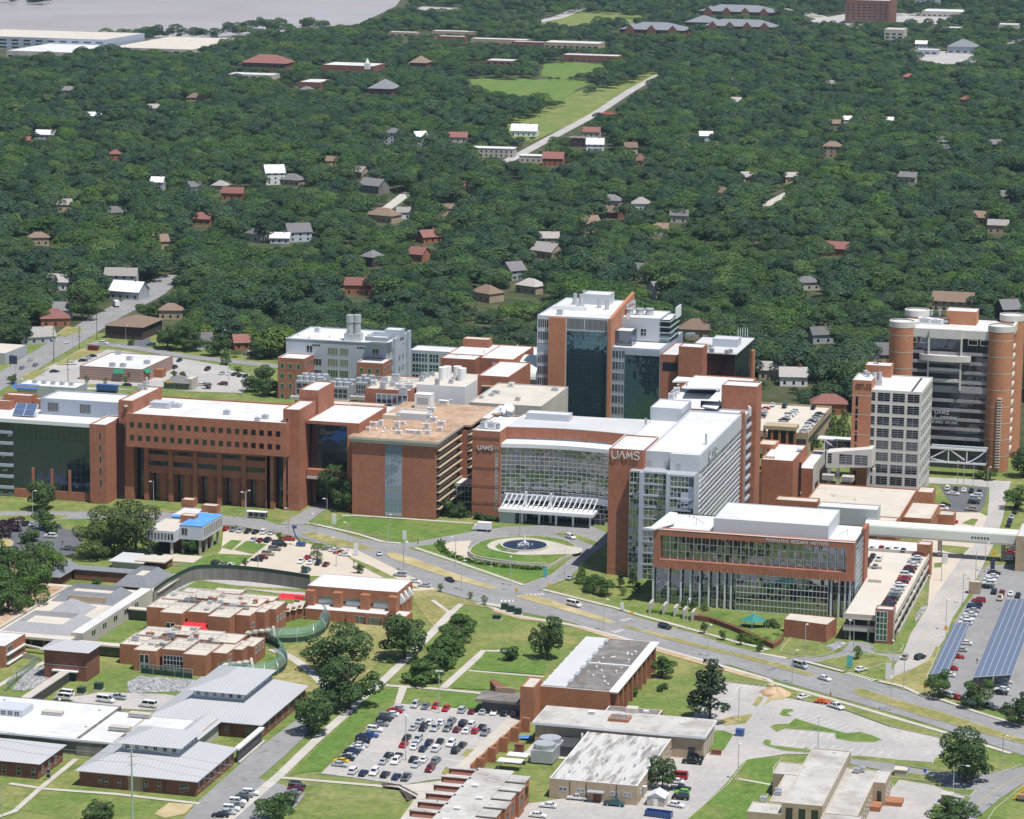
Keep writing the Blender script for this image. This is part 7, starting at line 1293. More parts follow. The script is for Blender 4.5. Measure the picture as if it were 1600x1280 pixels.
def far(px0,px1,py,d_,h_,roof,wall,label,kind='flat',name='far_building',short=None,nw=0):
 Y=G((px0+px1)/2,py,0)[1];xa,xb=FRP(px0,py,Y)[0],FRP(px1,py,Y)[0];B=Bd(name,label,'building',((xa+xb)/2,Y),'institutions beyond the woods',short=short)
 if kind == 'flat':B.block(xa,xb,Y,Y+d_,0,h_,wall,roof,par=.4)
 else:
  B.bx('wall',wall,xa,xb,Y,Y+d_,0,h_);hip(B,xa-1,xb+1,Y-1,Y+d_+1,h_,h_+min(d_*.3,8),roof)
  if kind == 'gables':
   n_=max(2,int((xb-xa)/22))
   for i in range(n_):
    x=xa+(i+.5)*(xb-xa)/n_;m=MB();m.quad((x-6,Y-3,h_),(x,Y-3,h_+6),(x,Y+d_/2,h_+6),(x-6,Y+d_/2,h_));m.quad((x,Y-3,h_+6),(x+6,Y-3,h_),(x+6,Y+d_/2,h_),(x,Y+d_/2,h_+6));B.part('gable_roof',m,roof);m=MB().box(x-5.5,x+5.5,Y-2.8,Y,0,h_);m.quad((x-5.5,Y-2.8,h_),(x+5.5,Y-2.8,h_),(x,Y-2.8,h_+5.6));B.part('gable_wall',m,wall)
 n_=nw or max(3,int((xb-xa)/7));fl=max(1,int(h_/4.5))
 for k in range(fl):
  for i in range(n_):B.win('f',Y,xa+(i+.2)*(xb-xa)/n_,1.2+k*4,(xb-xa)/n_*.6,2.2,'glass_dark','metal_white',fw=.2)
 return B
far(378,446,112,30,9,'shingle_red','brick_brown','low brick school hall with orange roof in the far woods','hip',short='orange roofed school hall');far(356,425,124,24,5,'white_roof','concrete_pale','long white roofed school wing below the orange roof');far(503,583,122,42,13,'white_roof','brick_brown','brick school with white roof and small cupola',short='cupola school');far(466,500,141,40,8,'white_roof','brick_brown','square brick school block left of the cupola school');far(640,665,110,22,8,'shingle_brown','brick_brown','brick church hall with steep tan roof','hip');far(576,612,150,30,7,'slate_roof','brick_brown','brick hall with blue grey roof beside the cupola school','hip')
c_=Bd('school_cupola','white cupola on the far brick school roof','cupola',G(575,110,13));x,y=G(574,108,13);c_.o=(x,y,0);c_.root.location=c_.o;c_.bx('drum','pipe_white',x-2.5,x+2.5,y-2.5,y+2.5,13,19);c_.part('cap',MB().cyl(x,y,19,24,2.4,.2,8),'pipe_white')
far(736,822,72,20,8,'white_roof','brick_tan','long pale school wing with white roof, upper of two');far(675,750,58,18,7,'white_roof','brick_tan','long pale school wing behind the fields');far(683,725,66,16,7,'white_roof','brick_brown','short brick wing between the pale school wings');far(850,935,82,34,11,'white_roof','brick_tan','tan school block with white roof above the mown field',short='tan school block');far(878,965,98,26,8,'grey_roof','brick_brown','brick gymnasium with pale green roof by the mown field',short='green roofed gymnasium');far(758,800,108,30,9,'grey_roof','brick_brown','square dark brick block above the large field');far(800,852,75,16,7,'grey_roof','brick_brown','brick wing right of the pale school wings');far(608,650,58,16,6,'white_roof','brick_tan','pale wing near the far river bank')
far(968,1068,58,50,9,'slate_roof','brick_brown','gabled dark brick college block nearest the woods','gables',short='gabled college block');far(1092,1208,30,50,10,'slate_roof','brick_brown','gabled dark brick college block by the railway','gables');far(1070,1120,46,40,9,'slate_roof','brick_brown','hip roofed college wing between the gabled blocks','hip');far(1100,1208,50,40,7,'slate_roof','brick_brown','low college wing with gables facing the woods','gables')
far(1320,1388,38,80,32,'grey_roof','brick_brown','tall flat roofed office block by the railway',short='railway office block');far(1414,1462,15,60,24,'grey_roof','metal_grey','grey office block at the top right edge');far(1440,1505,27,60,8,'white_roof','concrete_pale','wide white warehouse at the top right');far(1381,1411,72,34,20,'cream_roof','concrete_pale','square pale block alone above the right woods',short='square pale block');far(1432,1465,86,24,6,'grey_roof','metal_grey','low grey shed left in the far right yards');far(1480,1525,84,30,8,'slate_roof','metal_grey','grey hip roofed shop in the far right yards','hip');far(1560,1590,48,30,8,'white_roof','concrete_pale','pale shop at the far right corner');far(1470,1500,52,26,7,'white_roof','concrete_pale','white shed above the far right yards');far(672,735,5,50,16,'grey_roof','concrete_pale','grey office slab behind the riverside car park')
far(-60,165,78,120,14,'cream_roof','metal_blue_grey','very long low warehouse along the river at upper left',nw=12,short='riverside warehouse');far(172,300,84,190,6,'cream_roof','concrete_pale','wide pale roofed depot beside the river trees',nw=8);far(10,110,92,120,8,'white_roof','concrete_pale','pale roofed shed below the riverside warehouse',nw=8)
def loft_profile(m,P,hw,ch=.09):
 """side profile swept across the width with softened edges"""
 cx=sum(p[0] for p in P)/len(P);cz=sum(p[1] for p in P)/len(P);n=len(P);b=len(m.v)
 for y,k in ((-hw,1-ch),(-hw+.1,1),(hw-.1,1),(hw,1-ch)):m.v += [(cx+(x-cx)*(1-(1-k)*.3),y,cz+(z-cz)*k) for x,z in P]
 for r in range(3):
  for i in range(n):j=(i+1) % n;m.f.append((b+r*n+i,b+(r+1)*n+i,b+(r+1)*n+j,b+r*n+j));m.mi.append(m.m)
 m.f.append(tuple(b+i for i in range(n)));m.mi.append(m.m);m.f.append(tuple(b+3*n+i for i in range(n))[::-1]);m.mi.append(m.m)
KIND={'c':('sedan',4.7,.90,[(-2.35,.35),(-2.35,.78),(-2.2,.93),(-1.5,.98),(.95,.95),(2.05,.80),(2.33,.62),(2.35,.35)],(-1.75,1.05,-1.15,.30,.93,1.42)),
  'h':('hatchback',4.2,.88,[(-2.1,.35),(-2.1,.85),(-2.0,.98),(.9,.98),(1.85,.85),(2.1,.62),(2.1,.35)],(-1.95,1.0,-1.6,.25,.96,1.50)),
  'v':('suv',4.8,.95,[(-2.4,.42),(-2.4,1.02),(-2.3,1.1),(1.1,1.1),(2.15,1.0),(2.4,.78),(2.4,.42)],(-2.25,1.15,-2.0,.55,1.08,1.76)),
  'V':('van',5.6,1.0,[(-2.8,.42),(-2.8,1.2),(-2.7,1.3),(1.6,1.28),(2.6,1.05),(2.8,.8),(2.8,.42)],(-2.7,1.9,-2.6,1.1,1.26,2.15)),
  'p':('pickup truck',5.7,.98,[(-2.85,.48),(-2.85,1.08),(-.55,1.1),(1.2,1.1),(2.55,1.02),(2.85,.8),(2.85,.48)],(-.75,1.3,-.55,.65,1.08,1.82))}
PROTO={}
def whl(m,x,y,r,w):
 n=12;b=len(m.v)
 for s_ in (-w/2,w/2):m.v += [(x+r*math.cos(2*math.pi*i/n),y+s_,r+r*math.sin(2*math.pi*i/n)) for i in range(n)]
 for i in range(n):j=(i+1) % n;m.f.append((b+i,b+j,b+n+j,b+n+i));m.mi.append(0)
 m.f.append(tuple(b+i for i in range(n))[::-1]);m.mi.append(0);m.f.append(tuple(b+n+i for i in range(n)));m.mi.append(0)
 m.m=1;e=y+(w/2+.01 if y > 0 else -w/2-.01);m.quad(*[(x+r*.6*math.cos(2*math.pi*i/8),e,r+r*.6*math.sin(2*math.pi*i/8)) for i in range(8)]);m.m=0
def proto(k):
 nm,L,hw,P,(a,b_,c,d,zb,zt)=KIND[k];m=MB();loft_profile(m,P,hw);g=hw-.09;t=hw-.26
 B_=[(a,-g,zb),(b_,-g,zb),(b_,g,zb),(a,g,zb)];T_=[(c,-t,zt),(d,-t,zt),(d,t,zt),(c,t,zt)]
 m.prism([(c-.04,-t-.04),(d+.04,-t-.04),(d+.04,t+.04),(c-.04,t+.04)],zt-.03,zt+.05,bottom=True)
 for p,q in zip(B_,T_):m.bar(p,q,.11)
 for s_ in (-1,1):
  xm=(a+b_)/2-.1;m.bar((xm,s_*g,zb),(xm+.02,s_*t,zt),.09)
 if k == 'p':m.box(-2.7,-.9,-hw+.12,hw-.12,1.085,1.1)
 W=MB();[W.quad(B_[i],B_[(i+1) % 4],T_[(i+1) % 4],T_[i]) for i in range(4)]
 if k == 'p':W.m=0;W.quad((-2.72,-hw+.14,1.115),(-.85,-hw+.14,1.115),(-.85,hw-.14,1.115),(-2.72,hw-.14,1.115))
 H=MB()
 for s_ in (-1,1):H.box(L/2-.06,L/2+.01,s_*(hw-.34)-.17,s_*(hw-.34)+.17,.60,.74)
 T=MB()
 for s_ in (-1,1):T.box(-L/2-.015,-L/2+.05,s_*(hw-.28)-.16,s_*(hw-.28)+.16,.68,.86)
 ms=[q.build(n,mt) for q,n,mt in ((m,'body','paint_white'),(W,'window','car_glass'),(H,'headlights','lamp_lens'),(T,'tail_light','paint_red'))]
 wm=[]
 for x in (-L*.3,L*.3):
  for s_ in (-1,1):q=MB();whl(q,0,s_*(hw-.12),.34 if k in 'ch' else .39,.24);wm.append((x,q.build('wheel',['tyre','galvanised'])))
 PROTO[k]=([o.data for o in (ms[0],ms[1])],[(x,o.data) for x,o in wm],(ms[2].data,ms[3].data))
 for o in ms+[o for x,o in wm]:bpy.data.objects.remove(o)
COL={'w':'white','s':'silver','g':'grey','b':'black','r':'red','m':'maroon','n':'navy','u':'blue','t':'tan','y':'yellow','e':'teal','l':'lime'}
def car(k,c,x,y,rot,label,group,z=.06):
 if k not in PROTO:proto(k)
 nm=KIND[k][0].replace(' ','_');o=empty(nm,(x,y,z),label,nm.replace('_',' ') if k != 'v' else 'suv',group,rot)
 B_,Wh,Li=PROTO[k]
 def kid(n,d,loc=(0,0,0)):
  q=bpy.data.objects.new(n,d);C.objects.link(q);q.parent=o;q.location=loc;return q
 b0=kid('body',B_[0]);b0.material_slots[0].link='OBJECT';b0.material_slots[0].material=M('paint_'+COL[c]);kid('window',B_[1])
 for xx,d in Wh:kid('wheel',d,(xx,0,0))
 return o
ORD='first second third fourth fifth sixth seventh eighth ninth tenth eleventh twelfth thirteenth fourteenth fifteenth sixteenth seventeenth eighteenth nineteenth twentieth'.split()
def row(k,where,group,spec,head,z=0.,rj=.03,lift=3):
 """spec: 'x,y,kind,colour; ...' in the pixels of an enlarged detail, left to right or far to near"""
 rr=random.Random(len(where))
 items=[s.strip().split(',') for s in spec.split(';') if s.strip()]
 for i,(px,py,kd,cl) in enumerate(items):
  x,y=G(*k((float(px),float(py)))[0],z)
  if isinstance(head,(int,float)):a=head
  else:p,q=G(*k(head[0])[0]),G(*k(head[1])[0]);a=math.atan2(q[1]-p[1],q[0]-p[0])
  a += rr.uniform(-rj,rj)+(math.pi if rr.random() < .4 and lift else 0)
  lb=f'{COL[cl]} {KIND[kd][0]}, '+(f'{ORD[i]} {where}' if len(items) > 1 else where)
  car(kd,cl,x,y,a,lb,group,z+.05 if z < 1 else z+.01)
HY,HX=math.pi/2,0.
g_='cars parked in the square car park'
row(kO,'from left in the back row of the square car park',g_,'700,116,v,s;775,126,c,g;850,124,h,r;927,142,c,r;1045,154,v,s;1120,162,c,m;1200,166,c,s;1282,169,c,w;1360,176,v,b;1440,178,v,m',HY)
row(kO,'from left in the far half of the second row',g_,'735,232,c,s;808,244,c,w;890,244,c,w;970,236,v,g;1052,254,v,b;1118,262,v,w;1190,279,c,b',HY)
row(kO,'from left in the near half of the second row',g_,'690,281,c,s;760,286,v,b;845,288,v,s;938,290,v,g;1010,296,c,m;1078,304,c,w;1143,307,h,r;1215,318,p,g',HY)
row(kO,'from left in the far half of the third row',g_,'637,360,c,b;720,371,v,s;803,389,c,n;880,390,c,b;965,401,v,w;1047,410,c,b',HY)
row(kO,'from left in the near half of the third row',g_,'617,408,c,r;697,423,c,w;760,438,c,n;855,438,v,w;1000,452,v,b',HY)
row(kO,'from left in the far half of the fourth row',g_,'505,486,c,b;575,490,c,b;687,515,c,b;765,517,c,w;853,527,v,g',HY)
row(kO,'from left in the near half of the fourth row',g_,'468,531,c,s;557,531,v,w;707,554,c,s;810,587,v,m',HY)
row(kO,'from left in the front row of the square car park',g_,'247,603,v,w;320,617,c,n;400,612,v,w;480,628,c,b;563,644,c,n;635,648,p,g',HY)
row(kO,'from the top in the left column of the square car park',g_,'570,140,c,s;553,158,c,r;522,182,c,w;492,200,v,g;470,220,c,b;448,256,c,g;402,298,v,w;372,338,c,u;322,350,c,n;308,384,c,b;296,410,c,s;270,430,c,w;240,452,c,n;222,472,c,b;206,492,c,s;194,508,c,b;150,528,c,y;146,554,c,s',HX)
g_='cars in the pale car park above the curved wall'
row(kI,'from left along the top of the pale car park',g_,'445,162,h,r;482,167,v,g;517,172,c,s;557,176,c,b;598,179,c,b;640,179,v,w;680,183,c,s',HY)
row(kI,'from left beside the grass wedge',g_,'585,221,c,s;622,223,c,m;662,223,v,b',HY)
row(kI,'from the top in the column right of the grass diamond',g_,'722,246,V,b;697,268,v,g;663,293,v,t;630,311,c,m;603,324,c,b',HX)
row(kI,'from left below the tarped hall lawn',g_,'388,342,v,b;430,346,c,g;470,351,c,w',HY)
row(kI,'from left on the central island of the pale car park',g_,'835,331,c,w;868,312,c,r;885,336,c,w;925,341,c,b;965,348,c,m',HY)
row(kI,'from left in the upper right of the pale car park',g_,'985,267,c,s;1012,276,c,w;1035,287,c,r;1063,297,c,w',HX)
row(kI,'from left beside the gym verge',g_,'1350,403,v,s;1425,436,c,w;1478,458,c,s',HX);row(kI,'facing the curved wall by a shrub',g_,'865,380,v,e',HY);row(kI,'beside the blue boom lift',g_,'765,216,p,r',HX)
g_='cars in the dark left car park'
row(kH,'from left in the back row of the dark left car park',g_,'20,222,c,b;65,225,v,b;110,229,v,w;155,233,c,b;195,235,c,s',HY);row(kH,'from left by the willow oak in the dark car park',g_,'300,306,v,w;335,248,c,g;405,380,p,g',HX)
g_='cars on the institute parking deck';sp=';'.join(f'{885-180*i/15:.0f},{334+300*i/15:.0f},{k},{c}' for i,(k,c) in enumerate(zip('ccvcccvcccvccccv','mwswmbwrmwwsgbmb')))
row(kG,'from the far end in the right column of the deck',g_,sp,HX,z=8.);row(kG,'from left along the far wall of the deck',g_,'612,297,c,w;665,299,c,r;706,304,v,w;752,304,c,w;795,311,c,n',HY,z=8.);row(kG,'from the top in the deck group beside the institute',g_,'617,343,c,b;600,367,c,b;655,360,v,w;583,393,c,b;630,404,c,g',HY,z=8.)
g_='cars in the solar canopy car park'
row(kG,'from the top beside the tan kiosk',g_,'1330,443,c,b;1318,462,c,w;1306,482,c,w;1298,505,v,w;1288,526,c,b',HX);row(kG,'from left in the lane by the kiosk',g_,'1330,555,v,b;1375,565,p,r;1365,594,v,t;1428,565,c,w;1470,577,c,b',HY)
row(kG,'from the top in the column below the kiosk',g_,'1240,606,v,r;1222,630,c,b;1210,646,v,n;1202,664,c,s;1188,688,c,w;1172,714,c,w;1160,738,v,w',HX);row(kG,'from the top under the narrow solar canopy',g_,'1158,856,c,w;1130,896,c,s;1112,936,c,r;1075,1006,c,r;1058,1044,c,w',HX)
row(kG,'from left under the trees by the boulevard',g_,'1060,1165,v,s;1105,1174,c,r;1180,1206,v,w;1305,1231,p,g;1390,1256,c,m',((1060,1165),(1105,1180)));row(kG,'from the top at the near end of the wide canopy',g_,'1395,1085,c,s;1385,1110,c,s;1375,1130,c,w;1365,1150,c,b',HX)
row(kG,'from the top below the skyway end at right',g_,'1445,274,c,m;1440,299,c,g;1430,324,c,r;1425,349,p,g;1405,362,v,w',HX)
g_='cars beside the round cornered tower'
row(kD,'from left in the back row below the round cornered tower',g_,'1165,1110,v,w;1212,1113,c,b;1260,1120,c,w;1300,1125,c,b;1345,1131,c,b',HY);row(kD,'from the top in the right column below the round cornered tower',g_,'1328,1153,v,w;1322,1170,v,s;1314,1190,c,b;1300,1230,v,t',HX);row(kD,'from left beside the low brick wing',g_,'1130,1226,V,w;1150,1203,c,b;1200,1140,c,w',HX)
row(kG,'from the top along the kerb at the upper right edge',g_,'1470,36,v,n;1460,62,c,b;1452,84,c,b;1432,114,c,s;1424,133,c,n;1415,160,c,b',((1415,160),(1460,62)));row(kG,'from left before the long skyway',g_,'938,134,c,s;1075,140,p,r',HX)
g_='cars on the rear parking deck'
row(kD,'from left along the far wall of the rear deck',g_,'172,634,c,w;240,641,v,b;403,649,c,b',HY,z=9.);row(kD,'from the top in the middle column of the rear deck',g_,'295,668,c,w;283,680,c,w;268,692,v,w;250,706,c,w;235,720,c,b',HX,z=9.);row(kD,'from the top in the right column of the rear deck',g_,'440,687,c,b;425,701,c,g;408,715,c,s;395,730,c,n;382,748,v,w;366,764,c,w;350,784,c,s',HX,z=9.);row(kD,'from the top in the left column of the rear deck',g_,'128,656,c,r;122,670,c,w;112,684,c,s;104,698,c,b',HX,z=9.)
g_='vehicles on the boulevard and drives'
for k,w_,s_,h_ in ((kN,'driving in the near carriageway left of the median','587,240,c,s',((587,240),(585,225))),(kN,'driving past the fountain on the near carriageway','890,355,c,b',((890,355),(950,380))),(kN,'driving beyond the soil median on the far carriageway','1425,462,V,w',((1425,462),(1500,480))),(kN,'waiting at the kerb of the fountain drive','1412,345,c,s',((1412,345),(1460,325))),(kN,'driving round behind the fountain mound','1410,170,v,w',((1410,170),(1450,182))),(kL,'driving past the institute terraces','985,85,v,b',((985,85),(1040,98))),(kM,'driving on the far carriageway by the grass bank','383,221,V,s',((383,221),(470,245))),(kM,'driving left of the side street junction','515,288,c,w',((515,288),(600,312))),(kM,'turning out of the side street','715,238,c,w',((715,238),(780,222))),(kM,'driving up the side street, left of the pair','953,172,v,t',((953,172),(975,130))),(kM,'driving up the side street, right of the pair','1035,174,v,b',((1035,174),(1075,160))),(kM,'parked beside the soil strip by the dirt heap','403,388,c,w',((403,388),(450,375))),(kM,'hitched to a red trailer in the car park','578,442,p,w',((578,442),(640,462)))):row(k,w_,g_,s_,h_,lift=0)
g_='vehicles around the workshop'
for w_,s_,h_ in (('parked at the workshop front wall left of the door','465,1105,p,w',HX),('parked at the workshop front wall right of the door','685,1140,p,e',HX),('parked below the stepped brick school','290,1150,c,w',HX),('cut by the bottom edge below the stepped school','230,1208,c,w',HX),('right of the workshop rear corner','1170,862,v,b',HX),('just below the black suv by the workshop','1150,890,p,b',HX),('parked under the workshop tree','1065,978,V,r',HX),('between red van and black pickup','1048,1006,c,w',HX),('below the red van','1080,1050,p,b',HX),('between two black vehicles behind the shed','1088,1072,h,l',HX),('right of the white garden shed','1080,1102,v,b',HX),('parked right of the blue open skip','1052,1146,c,w',-.2)):row(kL,w_,g_,s_,h_)
g_='vehicles in the hospital lane and service yard'
row(kJ,'from the top in the lane row at bottom left',g_,'1305,742,v,w;1275,752,c,g;1252,772,c,b;1236,788,v,w;1228,806,c,g;1204,824,v,w;1186,842,c,s;1148,856,c,b',HX+.15);row(kJ,'from the top in the short row right of the lane',g_,'1548,704,v,b;1540,718,c,m;1525,738,c,g;1470,768,c,w;1415,793,c,g',HX-.1);row(kJ,'from left in the service yard behind the flat wing',g_,'340,226,V,w;332,246,V,w;550,258,V,w;612,242,p,s;770,284,V,w',HX-.1)
g_='vehicles around the upper left streets'
for w_,s_,h_ in (('driving at the avenue crossing','402,444,c,w',((402,444),(480,400))),('waiting in the cross street','617,450,v,w',HX),('driving lowest on the avenue, right lane','210,580,c,g',((210,580),(300,525))),('driving lowest on the avenue, left lane','130,598,c,g',((130,598),(200,555))),('driving up the avenue behind the grey pair','180,549,c,s',((180,549),(250,505)))):row(kP,w_,g_,s_,h_,lift=0)
row(kP,'from left in the car park left of the white roofed store',g_,'325,618,c,b;425,572,p,w;495,553,c,b;520,540,c,s;548,527,c,b',((425,572),(490,568)));row(kP,'from left in front of the white roofed store',g_,'575,652,c,b;755,700,c,b;860,696,v,w',HX);row(kP,'from left in the car park right of the store',g_,'1040,594,v,b;1068,553,c,n;1235,606,v,b;1320,630,c,s;1362,632,c,w;1395,636,c,b;1428,643,c,b;1460,646,c,b',HY);row(kP,'from left near the small bank',g_,'1195,696,c,w;1325,694,v,m',HX);row(kP,'under the trees beside the brown office',g_,'900,460,v,e',HX)
def boxtruck(k,p,rot,label):
 x,y=G(*k(p)[0]);o=empty('box_truck',(x,y,.06),label,'truck',None,rot);MB().box(-3.6,1.5,-1.2,1.2,.9,3.5).build('cargo_box','pipe_white',o);m=MB();loft_profile(m,[(1.6,.5),(1.6,2.5),(2.6,2.5),(3.3,1.5),(3.5,.5)],1.1);m.build('cab','paint_white',o);MB().quad((2.66,-.9,2.45),(2.66,.9,2.45),(3.34,.9,1.5),(3.34,-.9,1.5)).build('windscreen','car_glass',o);MB().box(-3.6,3.4,-1,1,.5,.9).build('chassis','metal_dark',o)
 for xx in (-2.4,2.4):
  for s_ in (-1,1):q=MB();whl(q,xx,s_*1.,.45,.3);q.build('wheel',['tyre','galvanised'],o)
boxtruck(kN,(1028,138),math.radians(182),'white box truck at the end of the front lawn');boxtruck(kP,(690,226),2.2,'white box truck parked in a drive off the upper left avenue')
x,y=G(*kM((508,416))[0]);o=empty('flat_trailer',(x,y,.05),'low red orange trailer hitched behind the white pickup','trailer',None,-.18);m=MB().box(-2.6,2.6,-1,1,.6,.8).bar((2.6,0,.6),(4.2,0,.6),.15)
for u in (-2,-1,0,1,2):m.bar((u,-1,.8),(u,-1,1.5),.1).bar((u,1,.8),(u,1,1.5),.1)
m.box(-1.5,.5,-.8,.8,.8,1.5);m.build('bed','paint_orange',o)
for xx in (-.8,.6):
 for s_ in (-1,1):q=MB();whl(q,xx,s_*1.05,.35,.22);q.build('wheel',['tyre','galvanised'],o)
x,y=G(*kI((835,246))[0]);o=empty('boom_lift',(x,y,.05),'blue boom lift with raised folding arm in the pale car park','boom lift');MB().box(-1.6,1.6,-1,1,.5,1.5).build('chassis','paint_blue',o);MB().bar((-.4,0,1.5),(-2.4,.3,4),.4).bar((-2.4,.3,4),(-3.6,.4,7.5),.3).bar((-3.6,.4,7.5),(-2.6,.6,6.6),.3).build('arm','paint_blue',o);MB().box(-3.2,-2.,.1,1.1,6.4,7.4).build('basket','paint_blue',o)
for xx in (-1,1):
 for s_ in (-1,1):q=MB();whl(q,xx,s_*.95,.42,.25);q.build('wheel',['tyre','galvanised'],o)
x,y=G(*kM((1585,945))[0]);o=empty('excavator',(x,y,.1),'yellow digger arm at the right edge on the grass','digger');MB().box(-1,4,-1.2,1.2,.8,2).build('body','timber',o);MB().bar((-1,0,1.6),(1.4,.4,4.6),.45).bar((-1,0,1.6),(-2.4,-.4,.4),.4).build('arm','sign_yellow',o);MB().box(-1,4,-1.5,-1,0,.7).build('track','rubber',o);MB().box(-1,4,1,1.5,0,.7).build('track','rubber',o)
fx,fy=G(*kN((1213,202))[0],1.26);o=empty('fountain',(fx,fy,1.26),'round dark pool fountain with white jet on the lawn mound','fountain');R_=8.1;m=MB();n=40
for i in range(n):
 a,c=2*math.pi*i/n,2*math.pi*(i+1)/n;q=lambda r,t,z:(r*math.cos(t),r*math.sin(t),z)
 m.quad(q(R_+.7,a,.5),q(R_+.7,c,.5),q(R_,c,.5),q(R_,a,.5));m.quad(q(R_+.7,a,0),q(R_+.7,c,0),q(R_+.7,c,.5),q(R_+.7,a,.5));m.quad(q(R_,c,0),q(R_,a,0),q(R_,a,.5),q(R_,c,.5))
m.build('rim','concrete_pale',o);MB().cyl(0,0,0,.3,R_+.02,n=40).build('water','pool_water',o);m=MB().cyl(0,0,.3,2.4,.55,.35,10).cyl(0,0,2.4,4.6,.35,.06,8)
rr=random.Random(2)
for i in range(70):
 a=rr.uniform(0,6.28);r=abs(rr.gauss(0,1.5));z=.3+max(0,1.2-r*.4)*rr.random();s_=rr.uniform(.08,.28);m.box(r*math.cos(a)-s_,r*math.cos(a)+s_,r*math.sin(a)-s_,r*math.sin(a)+s_,z,z+s_*1.4)
m.build('water_jet','foam',o)
rw=Bd('curved_mound_wall','curved grey retaining wall at the front of the fountain mound','wall',(fx,fy-12));strip(rw,'wall',[G(*p) for p in smooth_line(kN((970,232),(975,248),(1000,262),(1060,274),(1180,290),(1310,296)),4)],0,1.7,.5,'concrete')
def make_lamp(h,arm,two=False):
 o=empty('street_lamp',(0,0,0),'tmp','street lamp');MB().cyl(0,0,0,.6,.28,n=8).build('base','concrete',o);MB().cyl(0,0,.6,h,.13,.09,8).bar((0,0,h-.1),(arm,0,h+.1),.12).build('pole','galvanised',o);MB().box(arm-.2,arm+.8,-.28,.28,h,h+.24).build('lamp_head','metal_white',o)
 if two:MB().box(-1.1,-.1,-.28,.28,h,h+.24).build('lamp_head','metal_white',o)
 return o
LP={'a':make_lamp(10.5,1.),'b':make_lamp(13,.3,True)};used=set()
def lamp(k,pts,where,kind='a'):
 for i,p in enumerate(pts):
  x,y=G(*k(p)[0]);lb=f'grey street lamp pole, {ORD[i]} {where}' if len(pts) > 1 else f'tall street lamp {where}'
  a=random.uniform(0,6.28)
  if kind in used:copy_tree(LP[kind],(x,y,.05),a,lb)
  else:used.add(kind);q=LP[kind];q.location=(x,y,.05);q.rotation_euler=(0,0,a);q['label']=lb
lamp(kI,((545,105),(770,195),(910,220),(970,140),(1018,350),(1080,272),(1285,225)),'from left around the pale car park and lane');lamp(kN,((690,312),(915,288),(940,393),(1152,372),(1192,158),(1385,342)),'from left around the fountain lawns');lamp(kI,((610,377),),'standing just above the curved wall');lamp(kI,((1370,380),),'standing on the verge above the gym roof')
lamp(kL,((622,98),(1118,100),(1242,250)),'from left along the boulevard beyond the worn roof');lamp(kM,((340,305),(408,165),(672,138),(875,453),(890,257),(945,343)),'from left around the side street junction');lamp(kM,((45,828),(48,516),(480,672),(1480,782)),'from left around the lower right car park');lamp(kG,((865,722),(935,622),(1020,482),(1045,772),(1145,617),(1220,482),(1275,432)),'from left along the right hand street');lamp(kK,((925,660),(730,935)),'of two in the square car park from the back','b')
lamp(kD,((1220,1092),(1255,1102),(1310,1102),(1390,1132)),'from left below the round cornered tower');lamp(kH,((195,192),(915,130),(1465,190)),'from left below the overhanging brick building');lamp(kP,((260,640),(325,545),(360,552),(435,505),(515,505)),'from left along the upper left avenue');lamp(kP,((750,460),(1325,490),(1360,700),(1445,760),(1465,620),(1505,690)),'from left around the store car parks')
def pole(px,py,top,label,r=.22,arm=0.,mat='bark',name='utility_pole'):
 x,y=G(px,py);h=HZ(px,py,top);o=empty(name,(x,y,0),label,'pole');MB().cyl(0,0,0,h,r,r*.6,8).build('pole',mat,o);m=MB()
 for i in range(3 if arm else 0):m.bar((-arm,0,h-1-i*2.2),(arm,0,h-.7-i*2.2),.16)
 if arm:m.build('crossarm',mat,o)
 return x,y,h
T1=pole(207,1303,1165,'tall grey steel power pole in front of the hip roofed ward',.32,1.1,'galvanised','power_pole');pole(4,1295,1225,'thin steel pole at the lower left corner',.14,0,'galvanised','steel_pole')
for p,t,l in (((151.5,531),475,'wooden utility pole at the avenue crossing'),((124,545),510,'wooden utility pole left of the avenue crossing'),((106.5,611),560,'wooden utility pole in front of the blue awning shop'),((84,566),505,'thin utility pole on the left kerb of the avenue'),((683,1297),1250,'utility pole beside the pale entrance plaza')):pole(*p,t,l,.2,.9)
x,y=G(*kM((1213,945))[0]);o=empty('street_lamp',(x,y,0),'curved arm lamp beside the large oak at lower right','street lamp');MB().cyl(0,0,0,9.5,.14,.1,8).bar((0,0,9.4),(1.6,0,10.4),.13).bar((1.6,0,10.4),(3.6,0,10.4),.12).build('pole','galvanised',o);MB().box(3.2,4.3,-.25,.25,10.2,10.45).build('lamp_head','metal_white',o)
def wires(label,a,b,zs,sag):
 m=MB()
 for dz in zs:
  P_=[(a[0]+(b[0]-a[0])*t,a[1]+(b[1]-a[1])*t,a[2]+(b[2]-a[2])*t+dz-4*sag*t*(1-t)) for t in np.linspace(0,1,12)]
  for p,q in zip(P_,P_[1:]):m.bar(p,q,.07)
 tag(m.build('power_line','metal_grey'),label,'wires')
wires('thin power lines running right from the steel power pole',T1,(G(683,1297)[0],G(683,1297)[1],13),(0,-2.4,-4.6),2.5);wires('thin power lines running left from the steel power pole',T1,(T1[0]-70,T1[1]+14,24),(0,-2.4,-4.6),2.)
def sign(k,p,w_,h_,mat,label,post=.4,name='sign',mat2='metal_grey'):
 x,y=G(*k(p)[0]);o=empty(name,(x,y,.05),label,'sign');MB().box(-w_/2,w_/2,-.12,.12,post,post+h_).build('panel',mat,o);m=MB()
 for s_ in ((-w_*.3,w_*.3) if w_ > 1 else (0,)):m.box(s_-.07,s_+.07,-.06,.06,0,post)
 m.build('post',mat2,o)
